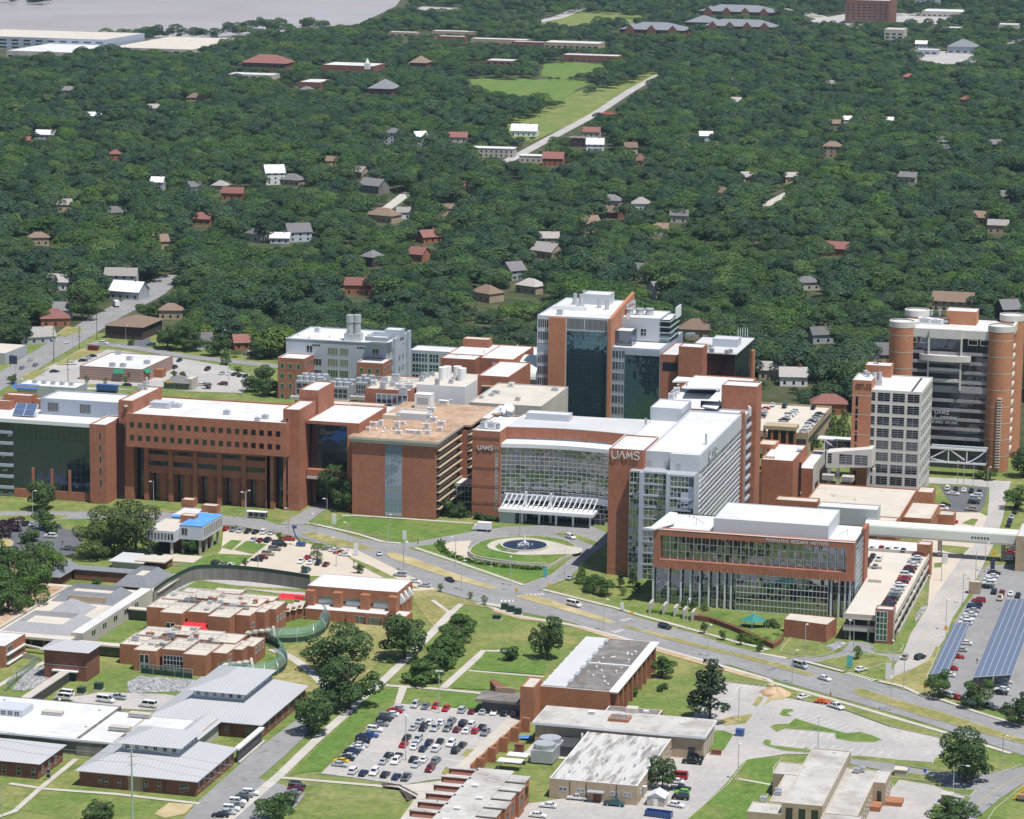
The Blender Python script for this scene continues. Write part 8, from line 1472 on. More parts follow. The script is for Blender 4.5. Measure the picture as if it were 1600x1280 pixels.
for k,p,w_,h_,mt,lb,po in ((kN,(486,244),1.6,4.2,'pipe_white','white monument sign left of the soil median',.2),(kN,(695,180),1.4,3.6,'pipe_white','white monument sign at the right tip of the front lawn',.2),(kI,(1007,135),1.5,4.,'pipe_white','white monument sign at the left tip of the front lawn',.2),(kM,(862,290),1.8,5.2,'pipe_white','tall white monument sign at the side street mouth',.2),(kM,(652,224),1.8,3.6,'sign_teal','white and teal direction sign on the triangular lawn',.6),(kN,(1302,338),1.3,3.,'sign_teal','small direction sign right of the fountain mound',.4),(kG,(1040,380),2.,3.2,'metal_white','grey direction sign beside the stone planter by the street',.4),(kG,(1320,418),1.6,3.4,'sign_dark','dark blue parking sign at the car park entrance',.4),(kN,(195,125),.8,1.2,'sign_yellow','yellow warning sign left of the brick lane',2.4),(kN,(362,118),.8,1.2,'sign_yellow','yellow warning sign at the left end of the front lawn',2.4),(kN,(1177,440),.9,1.3,'sign_yellow','yellow warning sign on the soil median crossing',3.2),(kN,(1320,408),.9,1.3,'sign_yellow','yellow warning sign on the far kerb crossing',2.4),(kM,(1060,372),.9,1.3,'sign_yellow','yellow warning sign below the dry lawn',2.4),(kG,(1328,370),1.,1.4,'sign_yellow','yellow warning sign at the skyway pier',2.6),(kG,(1045,815),1.,1.4,'sign_yellow','yellow warning sign beside the narrow solar canopy',2.6),(kL,(790,40),.9,1.3,'sign_yellow','yellow crossing sign on the boulevard by the terraces',2.2),(kP,(80,655),4.,4.,'sign_dark','tall round shop sign on a pole beside the avenue',7.),(kF,(93,1090),1.2,2.6,'pipe_white','white sign left of the planted terraces',.3),(kM,(965,805),.8,1.,'awning_blue','blue badge sign left on the grass square',1.2),(kM,(1060,812),.8,1.,'awning_blue','blue badge sign right on the grass square',1.2)):sign(k,p,w_,h_,mt,lb,po)
x,y=G(*kI((605,100))[0]);o=empty('bus_shelter',(x,y,.05),'white roofed bus shelter below the overhanging brick building','bus shelter');MB().box(-4,4,-1.2,1.2,2.5,2.75).build('roof','pipe_white',o);MB().box(-3.8,3.8,1.,1.06,.3,2.5).build('panel','glass_dark',o)
for s_ in (-3.7,-1.2,1.2,3.7):MB().box(s_-.08,s_+.08,-1.1,-.94,0,2.5).build('post','metal_grey',o)
def cabinet(k,p,w_,d_,h_,mat,label,name='utility_cabinet',cat='utility box'):
 x,y=G(*k(p)[0]);o=empty(name,(x,y,0),label,cat);MB().box(-w_/2,w_/2,0,d_,.15,h_).build('body',mat,o);MB().box(-w_/2-.08,w_/2+.08,-.08,d_+.08,h_,h_+.12).build('lid',mat,o);MB().box(-w_/2-.3,w_/2+.3,-.3,d_+.3,0,.15).build('base','concrete',o);MB().box(-.03,.03,-.03,0,.4,h_-.2).build('door_seam','metal_dark',o)
for p,l in (((1308,52),'leftmost of three'),((1345,66),'middle of three'),((1387,80),'rightmost of three')):cabinet(kK,p,2.2,1.8,2.,'screen_green',f'dark green transformer cabinet, {l} beside the boulevard walk')
cabinet(kK,(1262,108),2.6,1.8,1.3,'screen_green','low dark green cabinet alone on the lawn');cabinet(kJ,(508,196),2.4,2.,2.,'screen_green','dark green cabinet right of the covered walkway');cabinet(kJ,(418,216),2.2,2.,1.8,'screen_green','dark green cabinet left beside the covered walkway');cabinet(kL,(1430,730),2.4,1.8,2.,'paint_blue','blue waste container in the car park','waste_container','skip');cabinet(kP,(550,490),5,3,2.4,'paint_maroon','dark red container behind the white roofed store','waste_container','container');cabinet(kL,(1290,840),2.8,1.4,1.4,'brick_brown','brown bench box beside the stepped walk','planter_box','planter');cabinet(kL,(115,830),2.4,2.,2.6,'brick_brown','brown cabinet left of the cooling tanks','utility_cabinet')
x,y=G(*kL((950,1205))[0]);o=empty('open_skip',(x,y,0),'long blue open topped skip in front of the white shed','skip',None,-.1);m=MB()
for b_ in ((-3.6,3.6,-1.2,-1.1,.2,1.7),(-3.6,3.6,1.1,1.2,.2,1.7),(-3.6,-3.5,-1.2,1.2,.2,1.7),(3.5,3.6,-1.2,1.2,.2,1.7),(-3.6,3.6,-1.2,1.2,.2,.3)):m.box(*b_)
m.build('body','paint_blue',o);m=MB()
for i in range(9):u=-3.4+i*.85;m.box(u-.07,u+.07,-1.3,-1.2,.2,1.7)
m.build('rib','paint_navy',o)
x,y=G(*kP((640,735))[0]);o=empty('blue_trailer',(x,y,0),'blue box trailer behind the glass block roof','trailer');MB().box(-5,5,-1.3,1.3,1,3.6).build('body','paint_blue',o);MB().box(-4.6,4.6,-1,1,.5,1).build('chassis','metal_dark',o)
m=MB();x,y=G(*kM((250,362))[0]);rr=random.Random(9);n=14;pr=None
for k_,(r,z) in enumerate(((5,0),(3.6,.9),(1.9,1.8),(.3,2.5))):
 ring=[(x+r*rr.uniform(.8,1.2)*math.cos(2*math.pi*i/n),y+r*rr.uniform(.8,1.2)*math.sin(2*math.pi*i/n),z*rr.uniform(.85,1.1)) for i in range(n)]
 if pr:[m.quad(pr[i],pr[(i+1) % n],ring[(i+1) % n],ring[i]) for i in range(n)]
 pr=ring
tag(m.build('soil_heap','soil'),'orange heap of dug soil at the corner of the car park','soil heap');sheet('soil','pale dust around the soil heap',kM((200,400),(250,330),(310,360),(300,390),(230,395),(180,430)),.06,'dry_bare')
x,y=G(*kK((1425,810))[0]);m=MB()
for i in range(9):m.quad(*[(x+rr.uniform(-2.5,2.5),y+rr.uniform(-1.2,1.2),rr.uniform(.1,1.2)) for _ in range(4)])
tag(m.build('tarp_pile','tarp_blue'),'crumpled bright blue tarp behind the stepped retaining wall','tarp')
for p,w_,l in ((kK((1390,950)),6,'upper'),(kK((1345,985)),7,'lower')):x,y=G(*p[0]);o=empty('storage_canopy',(x,y,0),f'white flat storage canopy, {l} of two behind the stepped school','canopy','white storage canopies');MB().box(-w_/2,w_/2,-1.8,1.8,2.4,2.6).build('roof','pipe_white',o);[MB().box(a*w_*.45-.06,a*w_*.45+.06,b_-.06,b_+.06,0,2.4).build('post','metal_grey',o) for a in (-1,1) for b_ in (-1.6,1.6)]
def person(k,p,shirt,label,stride=.25,rot=0.):
 x,y=G(*k(p)[0]);J=[(0,0,.95),(0,0,1.2),(0,0,1.45),(0,0,1.58),(0,.02,1.72),(.1,0,.9),(.11,stride,.5),(.11,stride*.8,.06),(.11,stride*.8+.16,.03),(-.1,0,.9),(-.11,-stride*.6,.5),(-.11,-stride*1.4,.08),(-.11,-stride*1.4+.16,.03),(.2,0,1.42),(.26,-.08,1.15),(.26,.05,.92),(-.2,0,1.42),(-.26,.08,1.15),(-.26,.18,.94)]
 E_=[(0,1),(1,2),(2,3),(3,4),(0,5),(5,6),(6,7),(7,8),(0,9),(9,10),(10,11),(11,12),(2,13),(13,14),(14,15),(2,16),(16,17),(17,18)]
 R_=[.15,.15,.17,.06,.11,.1,.075,.05,.045,.1,.075,.05,.045,.07,.05,.04,.07,.05,.04]
 me=bpy.data.meshes.new('person');me.from_pydata(J,E_,[]);o=bpy.data.objects.new('person',me);C.objects.link(o);o.location=(x,y,.05);o.rotation_euler=(0,0,rot);md=o.modifiers.new('skin','SKIN')
 sv=me.skin_vertices[0].data
 for i,r in enumerate(R_):sv[i].radius=(r,r)
 sv[0].use_root=True;o.modifiers.new('smooth','SUBSURF').render_levels=1;me.materials.append(M(shirt));tag(o,label,'person')
 MB().cyl(0,.01,1.76,1.86,.11,.07,8).build('hair','cloth_dark',o)
person(kI,(1110,342),'cloth_dark','person in dark clothes walking across the pale car park',.22,1.);person(kM,(548,382),'cloth_red','person in red standing on the new walk',.08,.3);person(kG,(1230,968),'cloth_dark','person in dark clothes between the solar canopies',.2,.8);person(kN,(753,195),'cloth_dark','person at the right tip of the front lawn',.2,2.);person(kN,(1026,203),'cloth_red','person in orange on the fountain mound lawn',.15,2.);person(kH,(372,350),'cloth_dark','person crossing the dark left car park',.2,1.)
def crown(seed,R,H,z0,nb,nl,leaf,kind='round',mat='leaf_mid',name='crown'):
 """leaf clumps spread over the outside of many overlapping lobes"""
 g=np.random.default_rng(seed);B=[]
 for i in range(nb):
  if kind == 'pine':t=(i+.5)/nb;r=R*(1-.75*t)*g.uniform(.55,1.);a=g.uniform(0,6.28);B.append((r*math.cos(a)*.8,r*math.sin(a)*.8,z0+t*(H-z0)*.95,R*.34*(1.15-.6*t)))
  elif kind == 'column':t=(i+.5)/nb;B.append((g.normal(0,R*.12),g.normal(0,R*.12),z0+t*(H-z0),R*(1.02-.75*t**1.5)))
  else:
   d=g.normal(size=3);d /= np.linalg.norm(d);q=g.uniform(.35,.82);rr=R*g.uniform(.2,.46)*(1.15 if kind == 'dome' else 1)
   if kind == 'dome':d[2]=abs(d[2])*.8-.1
   B.append((d[0]*R*q,d[1]*R*q,z0+(H-z0)*((.38 if kind == 'dome' else .46)+.52*d[2]*q),rr))
 if kind == 'dome':B.append((0,0,z0+(H-z0)*.5,R*.62))
 B=np.array(B);V=[];F=[];w=B[:,3]**2;w=w/w.sum();zs=.62 if kind == 'pine' else .8
 idx=g.choice(len(B),nl*2,p=w);d=g.normal(size=(nl*2,3));d /= np.linalg.norm(d,axis=1)[:,None];d[:,2]=np.where(g.random(nl*2) < (.6 if kind == 'dome' else .3),abs(d[:,2]),d[:,2])
 P=B[idx,:3]+d*B[idx,3:4]*g.uniform(.82,1.06,(nl*2,1))*[1,1,zs]
 ins=np.zeros(nl*2)
 for b in B:ins += (np.linalg.norm((P-b[:3])/[1,1,zs],axis=1) < b[3]*.8)
 k=np.where(ins == 0)[0][:nl];P=P[k];d=d[k];n=d+g.normal(0,.2 if kind == 'dome' else .34,d.shape);n[:,2] += .4 if kind == 'dome' else .3;n /= np.linalg.norm(n,axis=1)[:,None]
 t=np.cross(n,g.normal(size=n.shape));t /= np.linalg.norm(t,axis=1)[:,None];u=np.cross(n,t);s=leaf*g.uniform(.6,1.25,(len(P),1))
 V=np.stack([P-t*s*.55,P-u*s*.4+t*s*.1+n*s*.12,P+t*s*.6,P+u*s*.4-n*s*.06],1).reshape(-1,3)
 me=bpy.data.meshes.new(name);nq=len(P);me.vertices.add(nq*4);me.vertices.foreach_set('co',V.astype(np.float32).ravel());me.loops.add(nq*4);me.loops.foreach_set('vertex_index',np.arange(nq*4,dtype=np.int32));me.polygons.add(nq);me.polygons.foreach_set('loop_start',np.arange(0,nq*4,4,dtype=np.int32));me.update(calc_edges=True);me.validate();me.materials.append(M(mat));return me
def trunk_mesh(seed,h,r,R,z0,n=5):
 g=random.Random(seed);m=MB().cyl(0,0,0,h*.5,r,r*.62,8)
 for i in range(n):
  a=6.28*i/n+g.uniform(-.4,.4);z=h*g.uniform(.28,.5);e=(R*.55*math.cos(a),R*.55*math.sin(a),min(h*.8,z+R*g.uniform(.4,.8)));mid=(e[0]*.45,e[1]*.45,z+(e[2]-z)*.6);m.bar((0,0,z),mid,r*.9);m.bar(mid,e,r*.5)
 m.bar((0,0,h*.48),(g.uniform(-.5,.5),g.uniform(-.5,.5),h*.8),r*.9);o=m.build('trunk','bark');me=o.data;bpy.data.objects.remove(o);return me
def tmpl(seed,kind,nb,nl,leaf,mat,R=5.,H=12.,z0=3.):return (crown(seed,R,H,z0,nb,nl,leaf,kind,mat),trunk_mesh(seed,H,.32,R,z0))
BIG={'oak':[tmpl(i,'round',28,3800,.5,'leaf_dark',z0=.4) for i in (1,2,3)],'mid':[tmpl(i,'round',20,3000,.5,'leaf_mid',z0=.6) for i in (4,5)],'light':[tmpl(i,'round',14,1300,.6,'leaf_light',z0=1.) for i in (6,7)],'olive':[tmpl(i,'round',30,4500,.44,'leaf_olive',z0=-.2) for i in (8,9)],'bush':[tmpl(i,'round',20,1900,.7,'leaf_mid',H=8,z0=-2.) for i in (10,11)],'dbush':[tmpl(i,'round',20,1900,.7,'leaf_dark',H=8,z0=-2.) for i in (12,13)],'plum':[tmpl(14,'round',16,1500,.6,'leaf_plum',z0=1.)],'pine':[tmpl(15,'pine',42,2600,.6,'leaf_pine',H=17,z0=3.5)],'col':[tmpl(16,'column',9,1500,.55,'leaf_mid',R=3.,H=14,z0=1.)]}
REF={'bush':(5,8),'dbush':(5,8),'pine':(5,17),'col':(3,14)}
def put(kindname,x,y,r,h,label,group,name='tree',cat='tree',i=0,rz=0.):
 T=BIG[kindname];c,t=T[i % len(T)];R0,H0=REF.get(kindname,(5,12));o=empty(name,(x,y,0),label,cat,group,rz);o.scale=(r/R0,r/R0,h/H0)
 for n_,d in (('crown',c),('trunk',t)):q=bpy.data.objects.new(n_,d);C.objects.link(q);q.parent=o
 return o
TR=[('mid',14,976,7.5,19,'lowest green tree of the left edge grove'),('light',47,964,6.5,17,'pale green tree low in the left edge grove'),('olive',212,866,9.5,23,'tall feathery willow oak beside the tarped hall, rightmost of its clump'),('olive',172,868,9.5,21,'tall feathery willow oak in the middle of its clump by the dark car park'),('olive',145,872,7.5,15,'lower feathery willow oak on the left of its clump'),('mid',22,945,7.5,19,'tall green tree at the front of the left edge grove'),('mid',58,940,7.5,20,'tall green tree right in the front of the left edge grove'),('light',84,912,6.,14,'paler green tree at the right side of the left edge grove'),('mid',8,915,7,18,'green tree cut by the left edge of the picture'),('mid',45,905,6.5,16,'green tree at the back of the left edge grove'),('light',72,885,4.5,10,'small light tree behind the left edge grove'),('oak',66,797,7,13.5,'round dark tree in front of the dark glass block'),('mid',68,828,4.4,9,'round green tree beside the dark left car park'),('mid',50,846,3.6,6,'small green tree below the round car park tree'),('dbush',38,850,2.6,4.6,'dark round bush at the tan planting bed'),('dbush',80,832,3.,5,'dark bush right of the round car park tree'),('plum',4,842,5,7,'purple leaved tree at the left edge'),('plum',28,830,4,6,'smaller purple leaved tree near the left edge'),('mid',299,866,3.6,7.5,'small tree in a brick ring on the tarped hall terrace'),('dbush',256,862,3.,3.5,'low bush between the tarped hall columns'),('oak',517,792,6.5,21,'tall dark tree against the left corner of the brown roofed brick block'),('oak',535,797,6.5,17,'dark tree close to the left corner of the brown roofed brick block'),('dbush',699,806,4.,6.5,'dark shrub at the foot of the glass link, left of two'),('dbush',718,808,4.,6,'dark shrub at the foot of the glass link, right of two'),('dbush',748,811,3.,2.6,'low clipped shrub before the lettered brick pier'),('dbush',766,813,3.,2.6,'low clipped shrub right before the lettered brick pier'),
      ('oak',632,1030,9.,17,'broad dark oak in front of the gymnasium'),('oak',527,1050,10.5,15.5,'broad dark oak in the dry lawn left of the diagonal walk'),('oak',546,1108,9.5,17,'large dark oak leaning over the diagonal walk'),('oak',512,1115,4.5,9,'thin dark tree left of the leaning oak'),('oak',489,1147,6.6,13,'single round dark oak beside the lower left lane'),('bush',664,1066,7.,8,'olive green shrub at the near end of the hedge row'),('bush',680,1046,7.,7.6,'second shrub from the near end of the hedge row'),('bush',694,1026,6.8,7.4,'third shrub from the near end of the hedge row'),('bush',708,1006,6.6,7.4,'fourth shrub from the near end of the hedge row'),('bush',722,988,6.2,7.,'shrub at the far end of the hedge row'),('dbush',796,1032,3.6,4.6,'round clipped bush on the lawn squares'),('oak',855,1028,5.6,15,'upright dark oak left of the worn roofed school'),('mid',1034,1058,4.6,7.6,'rounded tree right of the worn roofed school'),('pine',1109,1125,7.6,19,'tall dark pine at the corner of the lower right car park'),('dbush',1032,1080,1.5,2,'little round bush on the school lawn, left of two'),('dbush',1037,1076,1.5,2,'little round bush on the school lawn, right of two'),('mid',980,1088,3.6,4.6,'shrub at the near corner of the school side'),('dbush',994,1068,2.2,2.6,'dark shrub low along the school side'),('dbush',1002,1056,2.2,2.6,'dark shrub midway along the school side'),('dbush',1012,1038,2.,2.4,'dark shrub at the far end of the school side'),('mid',912,1150,4.4,6,'spreading tree between the tan workshop and the long pale roof'),('oak',1035,1234,4.4,10.5,'dark tree at the right corner of the tan workshop'),('oak',1508,1222,8.4,16,'large dark tree behind the curving road at lower right'),('oak',1485,1292,7.5,8,'dark tree at the bottom edge near the curving road'),('mid',1467,1090,4.8,9.5,'leftmost of the three street trees before the solar canopies'),('mid',1528,1106,5.4,11.5,'middle of the three street trees before the solar canopies'),('oak',1592,1132,5.6,11,'rightmost of the three street trees at the right edge'),('light',1340,1031,1.9,5.4,'young light tree on the triangular lawn'),('light',1396,1003,1.2,3,'tiny light tree by the glass stair tower'),
      ('mid',925,922,3.8,7,'leafy tree at the left foot of the lettered tower'),('mid',944,930,4.2,7,'leafy tree at the foot of the lettered tower'),('col',908,912,1.9,7.5,'narrow upright tree left of the lettered tower trees'),('col',920,926,1.7,6,'shorter narrow upright tree left of the lettered tower trees'),('pine',969,918,1.8,6.5,'small cone shaped tree left of the glass corner'),('pine',988,918,1.9,6.5,'small cone shaped tree at the glass corner'),('mid',994,926,2.1,5,'small green tree at the glass corner'),('light',973,930,1.4,3.4,'small light tree below the cone shaped tree'),('mid',1068,952,1.4,4,'slender tree left before the columns'),('mid',1081,955,1.5,4,'slender tree second before the columns'),('light',1100,962,1.8,5,'bright slender tree by the terrace wall'),('mid',1100,990,1.3,4.6,'young street tree, first under the terraces'),('mid',1129,1000,1.3,4.4,'young street tree, second under the terraces'),('mid',1157,1008,1.3,4.4,'young street tree, third under the terraces'),('mid',1187,1020,1.3,4.4,'young street tree, fourth under the terraces'),('bush',1204,988,3.,5.5,'bushy tree beside the teal shade sail'),('light',1160,1000,3.,2.4,'bright hedge clump left in the terrace bed'),('light',1178,1004,3.,2.4,'bright hedge clump in the middle of the terrace bed'),('light',1197,1006,3.,2.4,'bright hedge clump right in the terrace bed'),('light',1214,1000,2.6,2.4,'bright hedge clump by the brick steps'),
      ('mid',1267,704,4.6,8.5,'rounded tree before the arched footbridge'),('col',1302,692,3.4,13,'tall dark tree beside the arched footbridge'),('col',1318,684,3.2,12,'second tall dark tree beside the brick stair shaft'),('mid',1545,750,3.6,4.6,'low tree at the base of the right cylinder'),('mid',1528,748,3.,4.,'low tree left at the base of the right cylinder'),('mid',1588,796,6.,10,'street tree beside the right hand street end'),('oak',1600,745,6.5,12,'dark tree at the right edge by the cylinder tower'),('oak',1382,812,4.6,8,'dark tree in front of the low outpatient block, left of two'),('oak',1402,814,4.6,8.4,'dark tree in front of the low outpatient block, right of two'),('col',353,570,2.6,8.5,'cone shaped tree right of the store car park'),('mid',286,592,2.3,4.6,'small tree right of the store entrance'),('mid',272,590,1.7,4,'smaller tree left of the store entrance'),('light',372,586,2.6,5,'small light tree on the grass island right of the store'),('light',135,600,1.4,4.4,'young tree left in front of the store'),('light',196,600,1.5,4.6,'young tree at the store awning'),('light',165,602,1.3,4,'young tree between the store shrubs'),('oak',398,612,6,8,'dark tree mass left of the pale laboratory'),('oak',420,618,6.5,9,'dark tree mass against the laboratory brick stub'),('oak',412,596,5.5,8,'dark tree behind the mass left of the laboratory'),('oak',128,500,9.,19,'great dark tree beside the avenue bend'),('oak',30,538,8,15,'dark tree left of the blue cottage by the avenue'),('mid',60,508,8,15,'green tree between the cottages left of the avenue'),('mid',232,498,7,11,'rounded tree right of the brown hip roofed office'),('oak',262,545,8,13,'dark tree beside the drive of the brown office'),('oak',292,548,8,14,'dark tree left of the grey gabled house past the cross street'),('oak',340,555,7,12,'dark tree between the grey and red houses past the cross street'),('mid',412,560,8,13,'green tree right of the red roofed house past the cross street'),('mid',20,600,3,5,'bush on the near kerb of the avenue at far left'),('mid',205,540,2,4,'small tree at the store rear corner'),('plum',323,608,2.6,3.4,'dark purple shrub below the small bank'),
      ('dbush',158,1278,4.4,5.5,'small tree at the bottom edge left of the steel pole'),('mid',428,1286,6.2,8,'green tree at the bottom edge beside the parked row'),('dbush',446,1258,3.4,4.6,'dull bush above the bottom edge tree'),('light',496,876,3.,7,'light young tree in the pale car park'),('light',436,846,1.4,4,'young light tree by the grass diamond'),('mid',383,886,1.3,3.4,'young tree on the mulch island'),('mid',475,895,1.4,3.4,'young tree near the curved wall'),('mid',561,896,2.,4,'dark young tree above the gym roof'),('light',688,925,1.2,3.6,'young tree in the verge below the black sedan'),('light',756,945,1.3,3.6,'young tree on the lawn by the signal crossing'),('light',735,936,1.1,3,'smaller young tree on the lawn by the signal crossing'),('mid',140,900,3.,3.6,'round courtyard bush left among the slate roofs'),('mid',174,904,3.,3.6,'round courtyard bush right among the slate roofs'),('mid',152,912,2.,2.4,'small courtyard bush among the slate roofs'),('pine',233,880,2.6,6,'small dark conifer beside the low brown shed')]
for i,(k,px,py,r,h,lb) in enumerate(TR):x,y=G(px,py);b_='bush' in k;put(k,x,y,r,h,lb,'shrubs of the campus' if b_ else 'trees of the campus','shrub' if b_ else 'tree','shrub' if b_ else 'tree',i,i*1.7)
hg=empty('hedge',(*G(*kN((950,262))[0]),0),'low pale hedge curving between ramp and sloping lawn below the fountain','hedge');V_=[];ox,oy=hg.location[:2];g=np.random.default_rng(3);m=MB()
for p in smooth_line(kN((846,192),(858,222),(900,248),(980,274),(1080,290),(1200,302),(1295,306)),9):
 x,y=G(*p)
 for j in range(26):q=np.array([x-ox,y-oy,.6])+g.normal(0,.5,3)*[1.3,1.3,.8];a,c_=g.normal(0,.3,3),g.normal(0,.3,3);m.quad(q-a,q-c_,q+a,q+c_)
m.build('foliage','leaf_light',hg)
def inpoly(P,poly):
 x,y=P[:,0],P[:,1];c=np.zeros(len(P),bool);j=len(poly)-1
 for i in range(len(poly)):
  a,b=poly[i],poly[j];c ^= ((a[1] > y) != (b[1] > y)) & (x < (b[0]-a[0])*(y-a[1])/((b[1]-a[1]) or 1e-9)+a[0]);j=i
 return c
FP=np.array([G(*p) for p in [(-330,640),(-60,590),(20,560),(70,520),(120,492),(200,520),(235,540),(290,549),(420,566),(470,572),(640,572),(840,575),(1060,580),(1180,605),(1250,640),(1300,652),(1330,668),(1420,610),(1590,620),(1640,680),(1950,720),(2000,-40),(1400,-40),(680,-40),(640,14),(600,40),(480,58),(330,78),(120,96),(-100,110),(-420,120)]])
pr=[]
for h in HS:x,y=G(h[0],h[1],h[4]);pr.append((x,y,h[2]*.45,h[4]*.12 if h in HS0 else -2.2))
for o in C.objects:
 if o.parent is None and o.get('category') == 'shop':pr.append((o.location.x,o.location.y,12,1.5))
for x0,x1,y0,y1,z1 in BOXES:
 if y0 > 1400:pr += [(x,y0,12,z1*(.85 if y0 > 2900 else .55)) for x in np.arange(x0,x1+1,16)]
def guard(line,w,step=9):
 L=[np.array(G(*p)) for p in line]
 for a,b in zip(L,L[1:]):
  n=max(1,int(np.linalg.norm(b-a)/step));pr.extend((*(a+(b-a)*i/n),w,.3) for i in range(n))
guard(smooth_line(ST,3),6);guard([(800,248),(830,232),(880,205),(930,178),(985,142),(1030,116)],7);guard(smooth_line(kP((540,440),(800,470),(1100,520),(1600,575)),3),4);guard([(592,334),(615,318),(636,301)],4);guard([(1197,321),(1212,312),(1232,301)],3)
fields=[[(732,124),(880,126),(925,130),(880,157),(790,153),(748,142)],[(850,104),(900,99),(940,103),(880,122),(850,116)],[(842,36),(900,20),(960,24),(1000,36),(940,34),(880,40)],[(1250,34),(1320,22),(1500,30),(1400,36),(1330,42)],[(1420,84),(1440,78),(1530,88),(1500,104),(1440,92)],[(640,18),(660,11),(720,13),(680,25)],kP((300,380),(420,340),(500,400),(400,420)),[(800,190),(900,165),(1000,130),(960,160),(880,196),(830,218)],[(150,505),(235,500),(235,535),(160,540)],kP((560,280),(700,230),(760,250),(620,300))]
for f_ in fields:
 W=np.array([G(*p) for p in f_]);lo,hi=W.min(0),W.max(0);s_=max(14,(hi-lo).max()/26);X,Y=np.meshgrid(np.arange(lo[0],hi[0],s_),np.arange(lo[1],hi[1],s_));Q=np.stack([X.ravel(),Y.ravel()],1);pr += [(x,y,s_*.6,.2) for x,y in Q[inpoly(Q,W)]]
PR=np.array(pr);lo,hi=FP.min(0),FP.max(0);pts=[];y=1330.;sp=12.9
while y < hi[1]:
 s_=sp*(1+max(0,(y-2600))/7000);x=lo[0]+rng.uniform(0,s_)
 n_=int((hi[0]-lo[0])/s_);pts.append(np.stack([lo[0]+(np.arange(n_)+rng.uniform(0,1))*s_+rng.normal(0,s_*.28,n_),y+rng.normal(0,s_*.28,n_)],1));y += s_*.9
P=np.concatenate(pts);P=P[inpoly(P,FP)]
ex=[np.array(G(*p)) for p in [(205,66),(222,62),(236,58),(250,60),(274,60),(372,56),(386,50),(402,46),(418,46),(434,50),(455,52),(470,46),(486,42),(500,46),(325,62),(340,58),(62,8),(52,6),(18,4),(192,66),(180,68)]];ex=np.concatenate([np.array(ex)+rng.normal(0,9,(len(ex),2)) for _ in range(4)]);P=np.concatenate([P,ex])
dist=np.hypot(P[:,0],P[:,1]);ang=np.array([[math.cos(YAW),math.sin(YAW)],[-math.sin(YAW),math.cos(YAW)]]);lat=P@ang.T;P=P[np.abs(lat[:,0])/lat[:,1] < .25]
dist=np.hypot(P[:,0],P[:,1]);n1=np.sin(P[:,0]*.021+P[:,1]*.013)+np.sin(P[:,0]*.009-P[:,1]*.017+2);Ht=np.clip(15+n1*1.8+rng.normal(0,3.4,len(P)),6.,24);cap=np.full(len(P),99.)
dirx=P/dist[:,None]
for x,y,hw,hh in PR:
 v=np.array([x,y])-P;al=(v*dirx).sum(1);la=np.abs(v[:,0]*dirx[:,1]-v[:,1]*dirx[:,0]);k=(al > -hw) & (al < 110) & (la < hw+3.0);cap[k]=np.minimum(cap[k],np.maximum(al[k]-hw*.6,0)*CH/dist[k]*.95+hh)
ok=cap > 4.;lat0=(P@ang.T)[:,1] 
for x0,x1,y0,y1,z1 in BOXES:ok &= ~((P[:,0] > x0-5) & (P[:,0] < x1+5) & (P[:,1] > y0-5) & (P[:,1] < y1+5))
far_town=(lat0 > 3350) & (P[:,0] > -1100) & (rng.random(len(P)) < .45);ok &= ~far_town
P,Ht,dist,cap=P[ok],Ht[ok],dist[ok],cap[ok];Ht=np.minimum(Ht,cap);Rt=Ht*rng.uniform(.44,.64,len(Ht));Rt=np.clip(Rt,2.6,11.5)
od=np.argsort(dist);P,Ht,Rt,dist=P[od],Ht[od],Rt[od],dist[od]
FT=[(crown(100+i,5.,12.,.3,11+i % 3*4,1500,.58,'dome',['leaf_forest','leaf_blue','leaf_mid','leaf_forest','leaf_dark','leaf_light','leaf_blue'][i]),None) for i in range(7)]
nz=np.sin(P[:,0]*.031+1.3*np.sin(P[:,1]*.017))+np.sin(P[:,1]*.027+P[:,0]*.011)+rng.normal(0,.9,len(P));KD=np.where(nz > 1.5,rng.choice([5,2,2,2,0],len(P)),np.where(nz < -.9,rng.choice([4,1,6,4,1],len(P)),rng.choice([0,3,1,6,2,0,3],len(P))))
tm=trunk_mesh(50,12,.35,5,3);seen=[];NI=255
for i in range(len(P)):
 u,v=PX((P[i,0],P[i,1],Ht[i]*.6))
 if -5 < u < 1605 and v > -5:seen.append(i)
 if len(seen) == NI:break
LA=np.array([(a,b) for a,b,c in LANDMARKS]);LC={}
CN=['mid green','mid green','fresh green','mid green','dark green','pale green','mid green']
for i in seen:
 x,y=P[i];j=int(np.argmin(((LA-[x,y])**2).sum(1)));v=np.array([x,y])-LA[j];d0=np.array([x,y])/dist[i];al=v@d0;la=v[0]*d0[1]-v[1]*d0[0];side=('right of' if la > 0 else 'left of') if abs(la) > abs(al)*.5 else ('behind' if al > 0 else 'in front of');k=int(KD[i]);sz='tall' if Ht[i] > 14.5 else ('low' if Ht[i] < 10 else 'medium');key=(j,side);LC.setdefault(key,[]).append((abs(la)+abs(al),i,k,sz))
for (j,side),L in LC.items():
 for q,(dd,i,k,sz) in enumerate(sorted(L)):
  nth='nearest' if q == 0 else (ORD[q]+' nearest' if q < 20 else 'farther');o=empty('tree',(P[i,0],P[i,1],0),f'{sz} {CN[k]} tree, {nth} {side} the {" ".join(LANDMARKS[j][2].split()[:5])}','tree','woodland trees behind the campus',rng.uniform(0,6.28));o.scale=(Rt[i]/5,Rt[i]/5,Ht[i]/12)
  for n_,d in (('crown',FT[k][0]),('trunk',tm)):c_=bpy.data.objects.new(n_,d);C.objects.link(c_);c_.parent=o
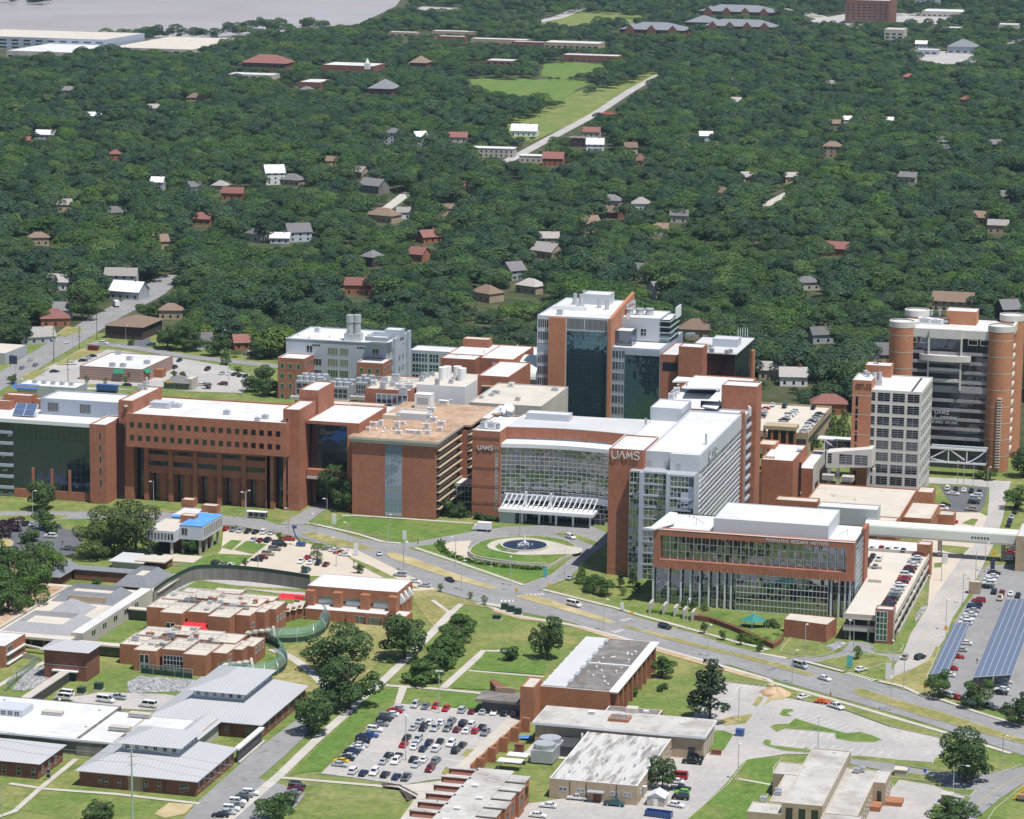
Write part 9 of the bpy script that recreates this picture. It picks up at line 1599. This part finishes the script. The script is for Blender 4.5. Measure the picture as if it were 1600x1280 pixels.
rest=np.setdiff1d(np.arange(len(P)),seen);me=bpy.data.meshes.new('forest');me.vertices.add(len(rest));me.vertices.foreach_set('co',np.concatenate([P[rest],np.zeros((len(rest),1))],1).astype(np.float32).ravel())
for nm,dt,val in (('tree_scale','FLOAT_VECTOR',np.stack([Rt[rest]/5,Rt[rest]/5,Ht[rest]/12],1)),('tree_turn','FLOAT_VECTOR',np.stack([np.zeros(len(rest))]*2+[rng.uniform(0,6.28,len(rest))],1)),('tree_kind','INT',KD[rest])):
 a=me.attributes.new(nm,dt,'POINT');a.data.foreach_set('vector' if 'V' in dt else 'value',val.astype(np.float32 if 'F' in dt else np.int32).ravel())
fo=bpy.data.objects.new('forest',me);C.objects.link(fo);tag(fo,'unbroken tree canopy filling the hills behind the campus','forest',kind='stuff')
gt=bpy.data.node_groups.new('forest_scatter','GeometryNodeTree');gt.interface.new_socket('Geometry',in_out='INPUT',socket_type='NodeSocketGeometry');gt.interface.new_socket('Geometry',in_out='OUTPUT',socket_type='NodeSocketGeometry');L=gt.links.new;gi,go=gt.nodes.new('NodeGroupInput'),gt.nodes.new('NodeGroupOutput');ip=gt.nodes.new('GeometryNodeInstanceOnPoints');jn=gt.nodes.new('GeometryNodeJoinGeometry')
for i in reversed(range(7)):
 src=bpy.data.objects.new('forest_tree_pattern',FT[i][0]);oi=gt.nodes.new('GeometryNodeObjectInfo');oi.inputs['Object'].default_value=src;oi.inputs['As Instance'].default_value=False;g2=gt.nodes.new('GeometryNodeGeometryToInstance');L(oi.outputs['Geometry'],g2.inputs[0]);L(g2.outputs[0],jn.inputs[0])
def at_(nm,t):n=gt.nodes.new('GeometryNodeInputNamedAttribute');n.data_type=t;n.inputs[0].default_value=nm;return n.outputs['Attribute']
L(gi.outputs[0],ip.inputs['Points']);L(jn.outputs[0],ip.inputs['Instance']);ip.inputs['Pick Instance'].default_value=True;L(at_('tree_kind','INT'),ip.inputs['Instance Index']);L(at_('tree_scale','FLOAT_VECTOR'),ip.inputs['Scale'])
er=gt.nodes.new('FunctionNodeEulerToRotation');L(at_('tree_turn','FLOAT_VECTOR'),er.inputs[0]);L(er.outputs[0],ip.inputs['Rotation']);L(ip.outputs[0],go.inputs[0]);fo.modifiers.new('scatter','NODES').node_group=gt
print('FOREST',len(P),len(seen),len(TR),len(PR))
hz=tag(MB().box(-4600,3100,-700,8100,-1.2,300).build('haze','white_panel'),'thin blue summer haze over the town','haze',kind='stuff');m=bpy.data.materials.new('haze');m.use_nodes=True;t=m.node_tree;t.nodes.clear();v=t.nodes.new('ShaderNodeVolumePrincipled');v.inputs['Color'].default_value=(.52,.74,1,1);v.inputs['Density'].default_value=.000021;v.inputs['Anisotropy'].default_value=0;o_=t.nodes.new('ShaderNodeOutputMaterial');t.links.new(v.outputs[0],o_.inputs['Volume']);hz.data.materials.clear();hz.data.materials.append(m)
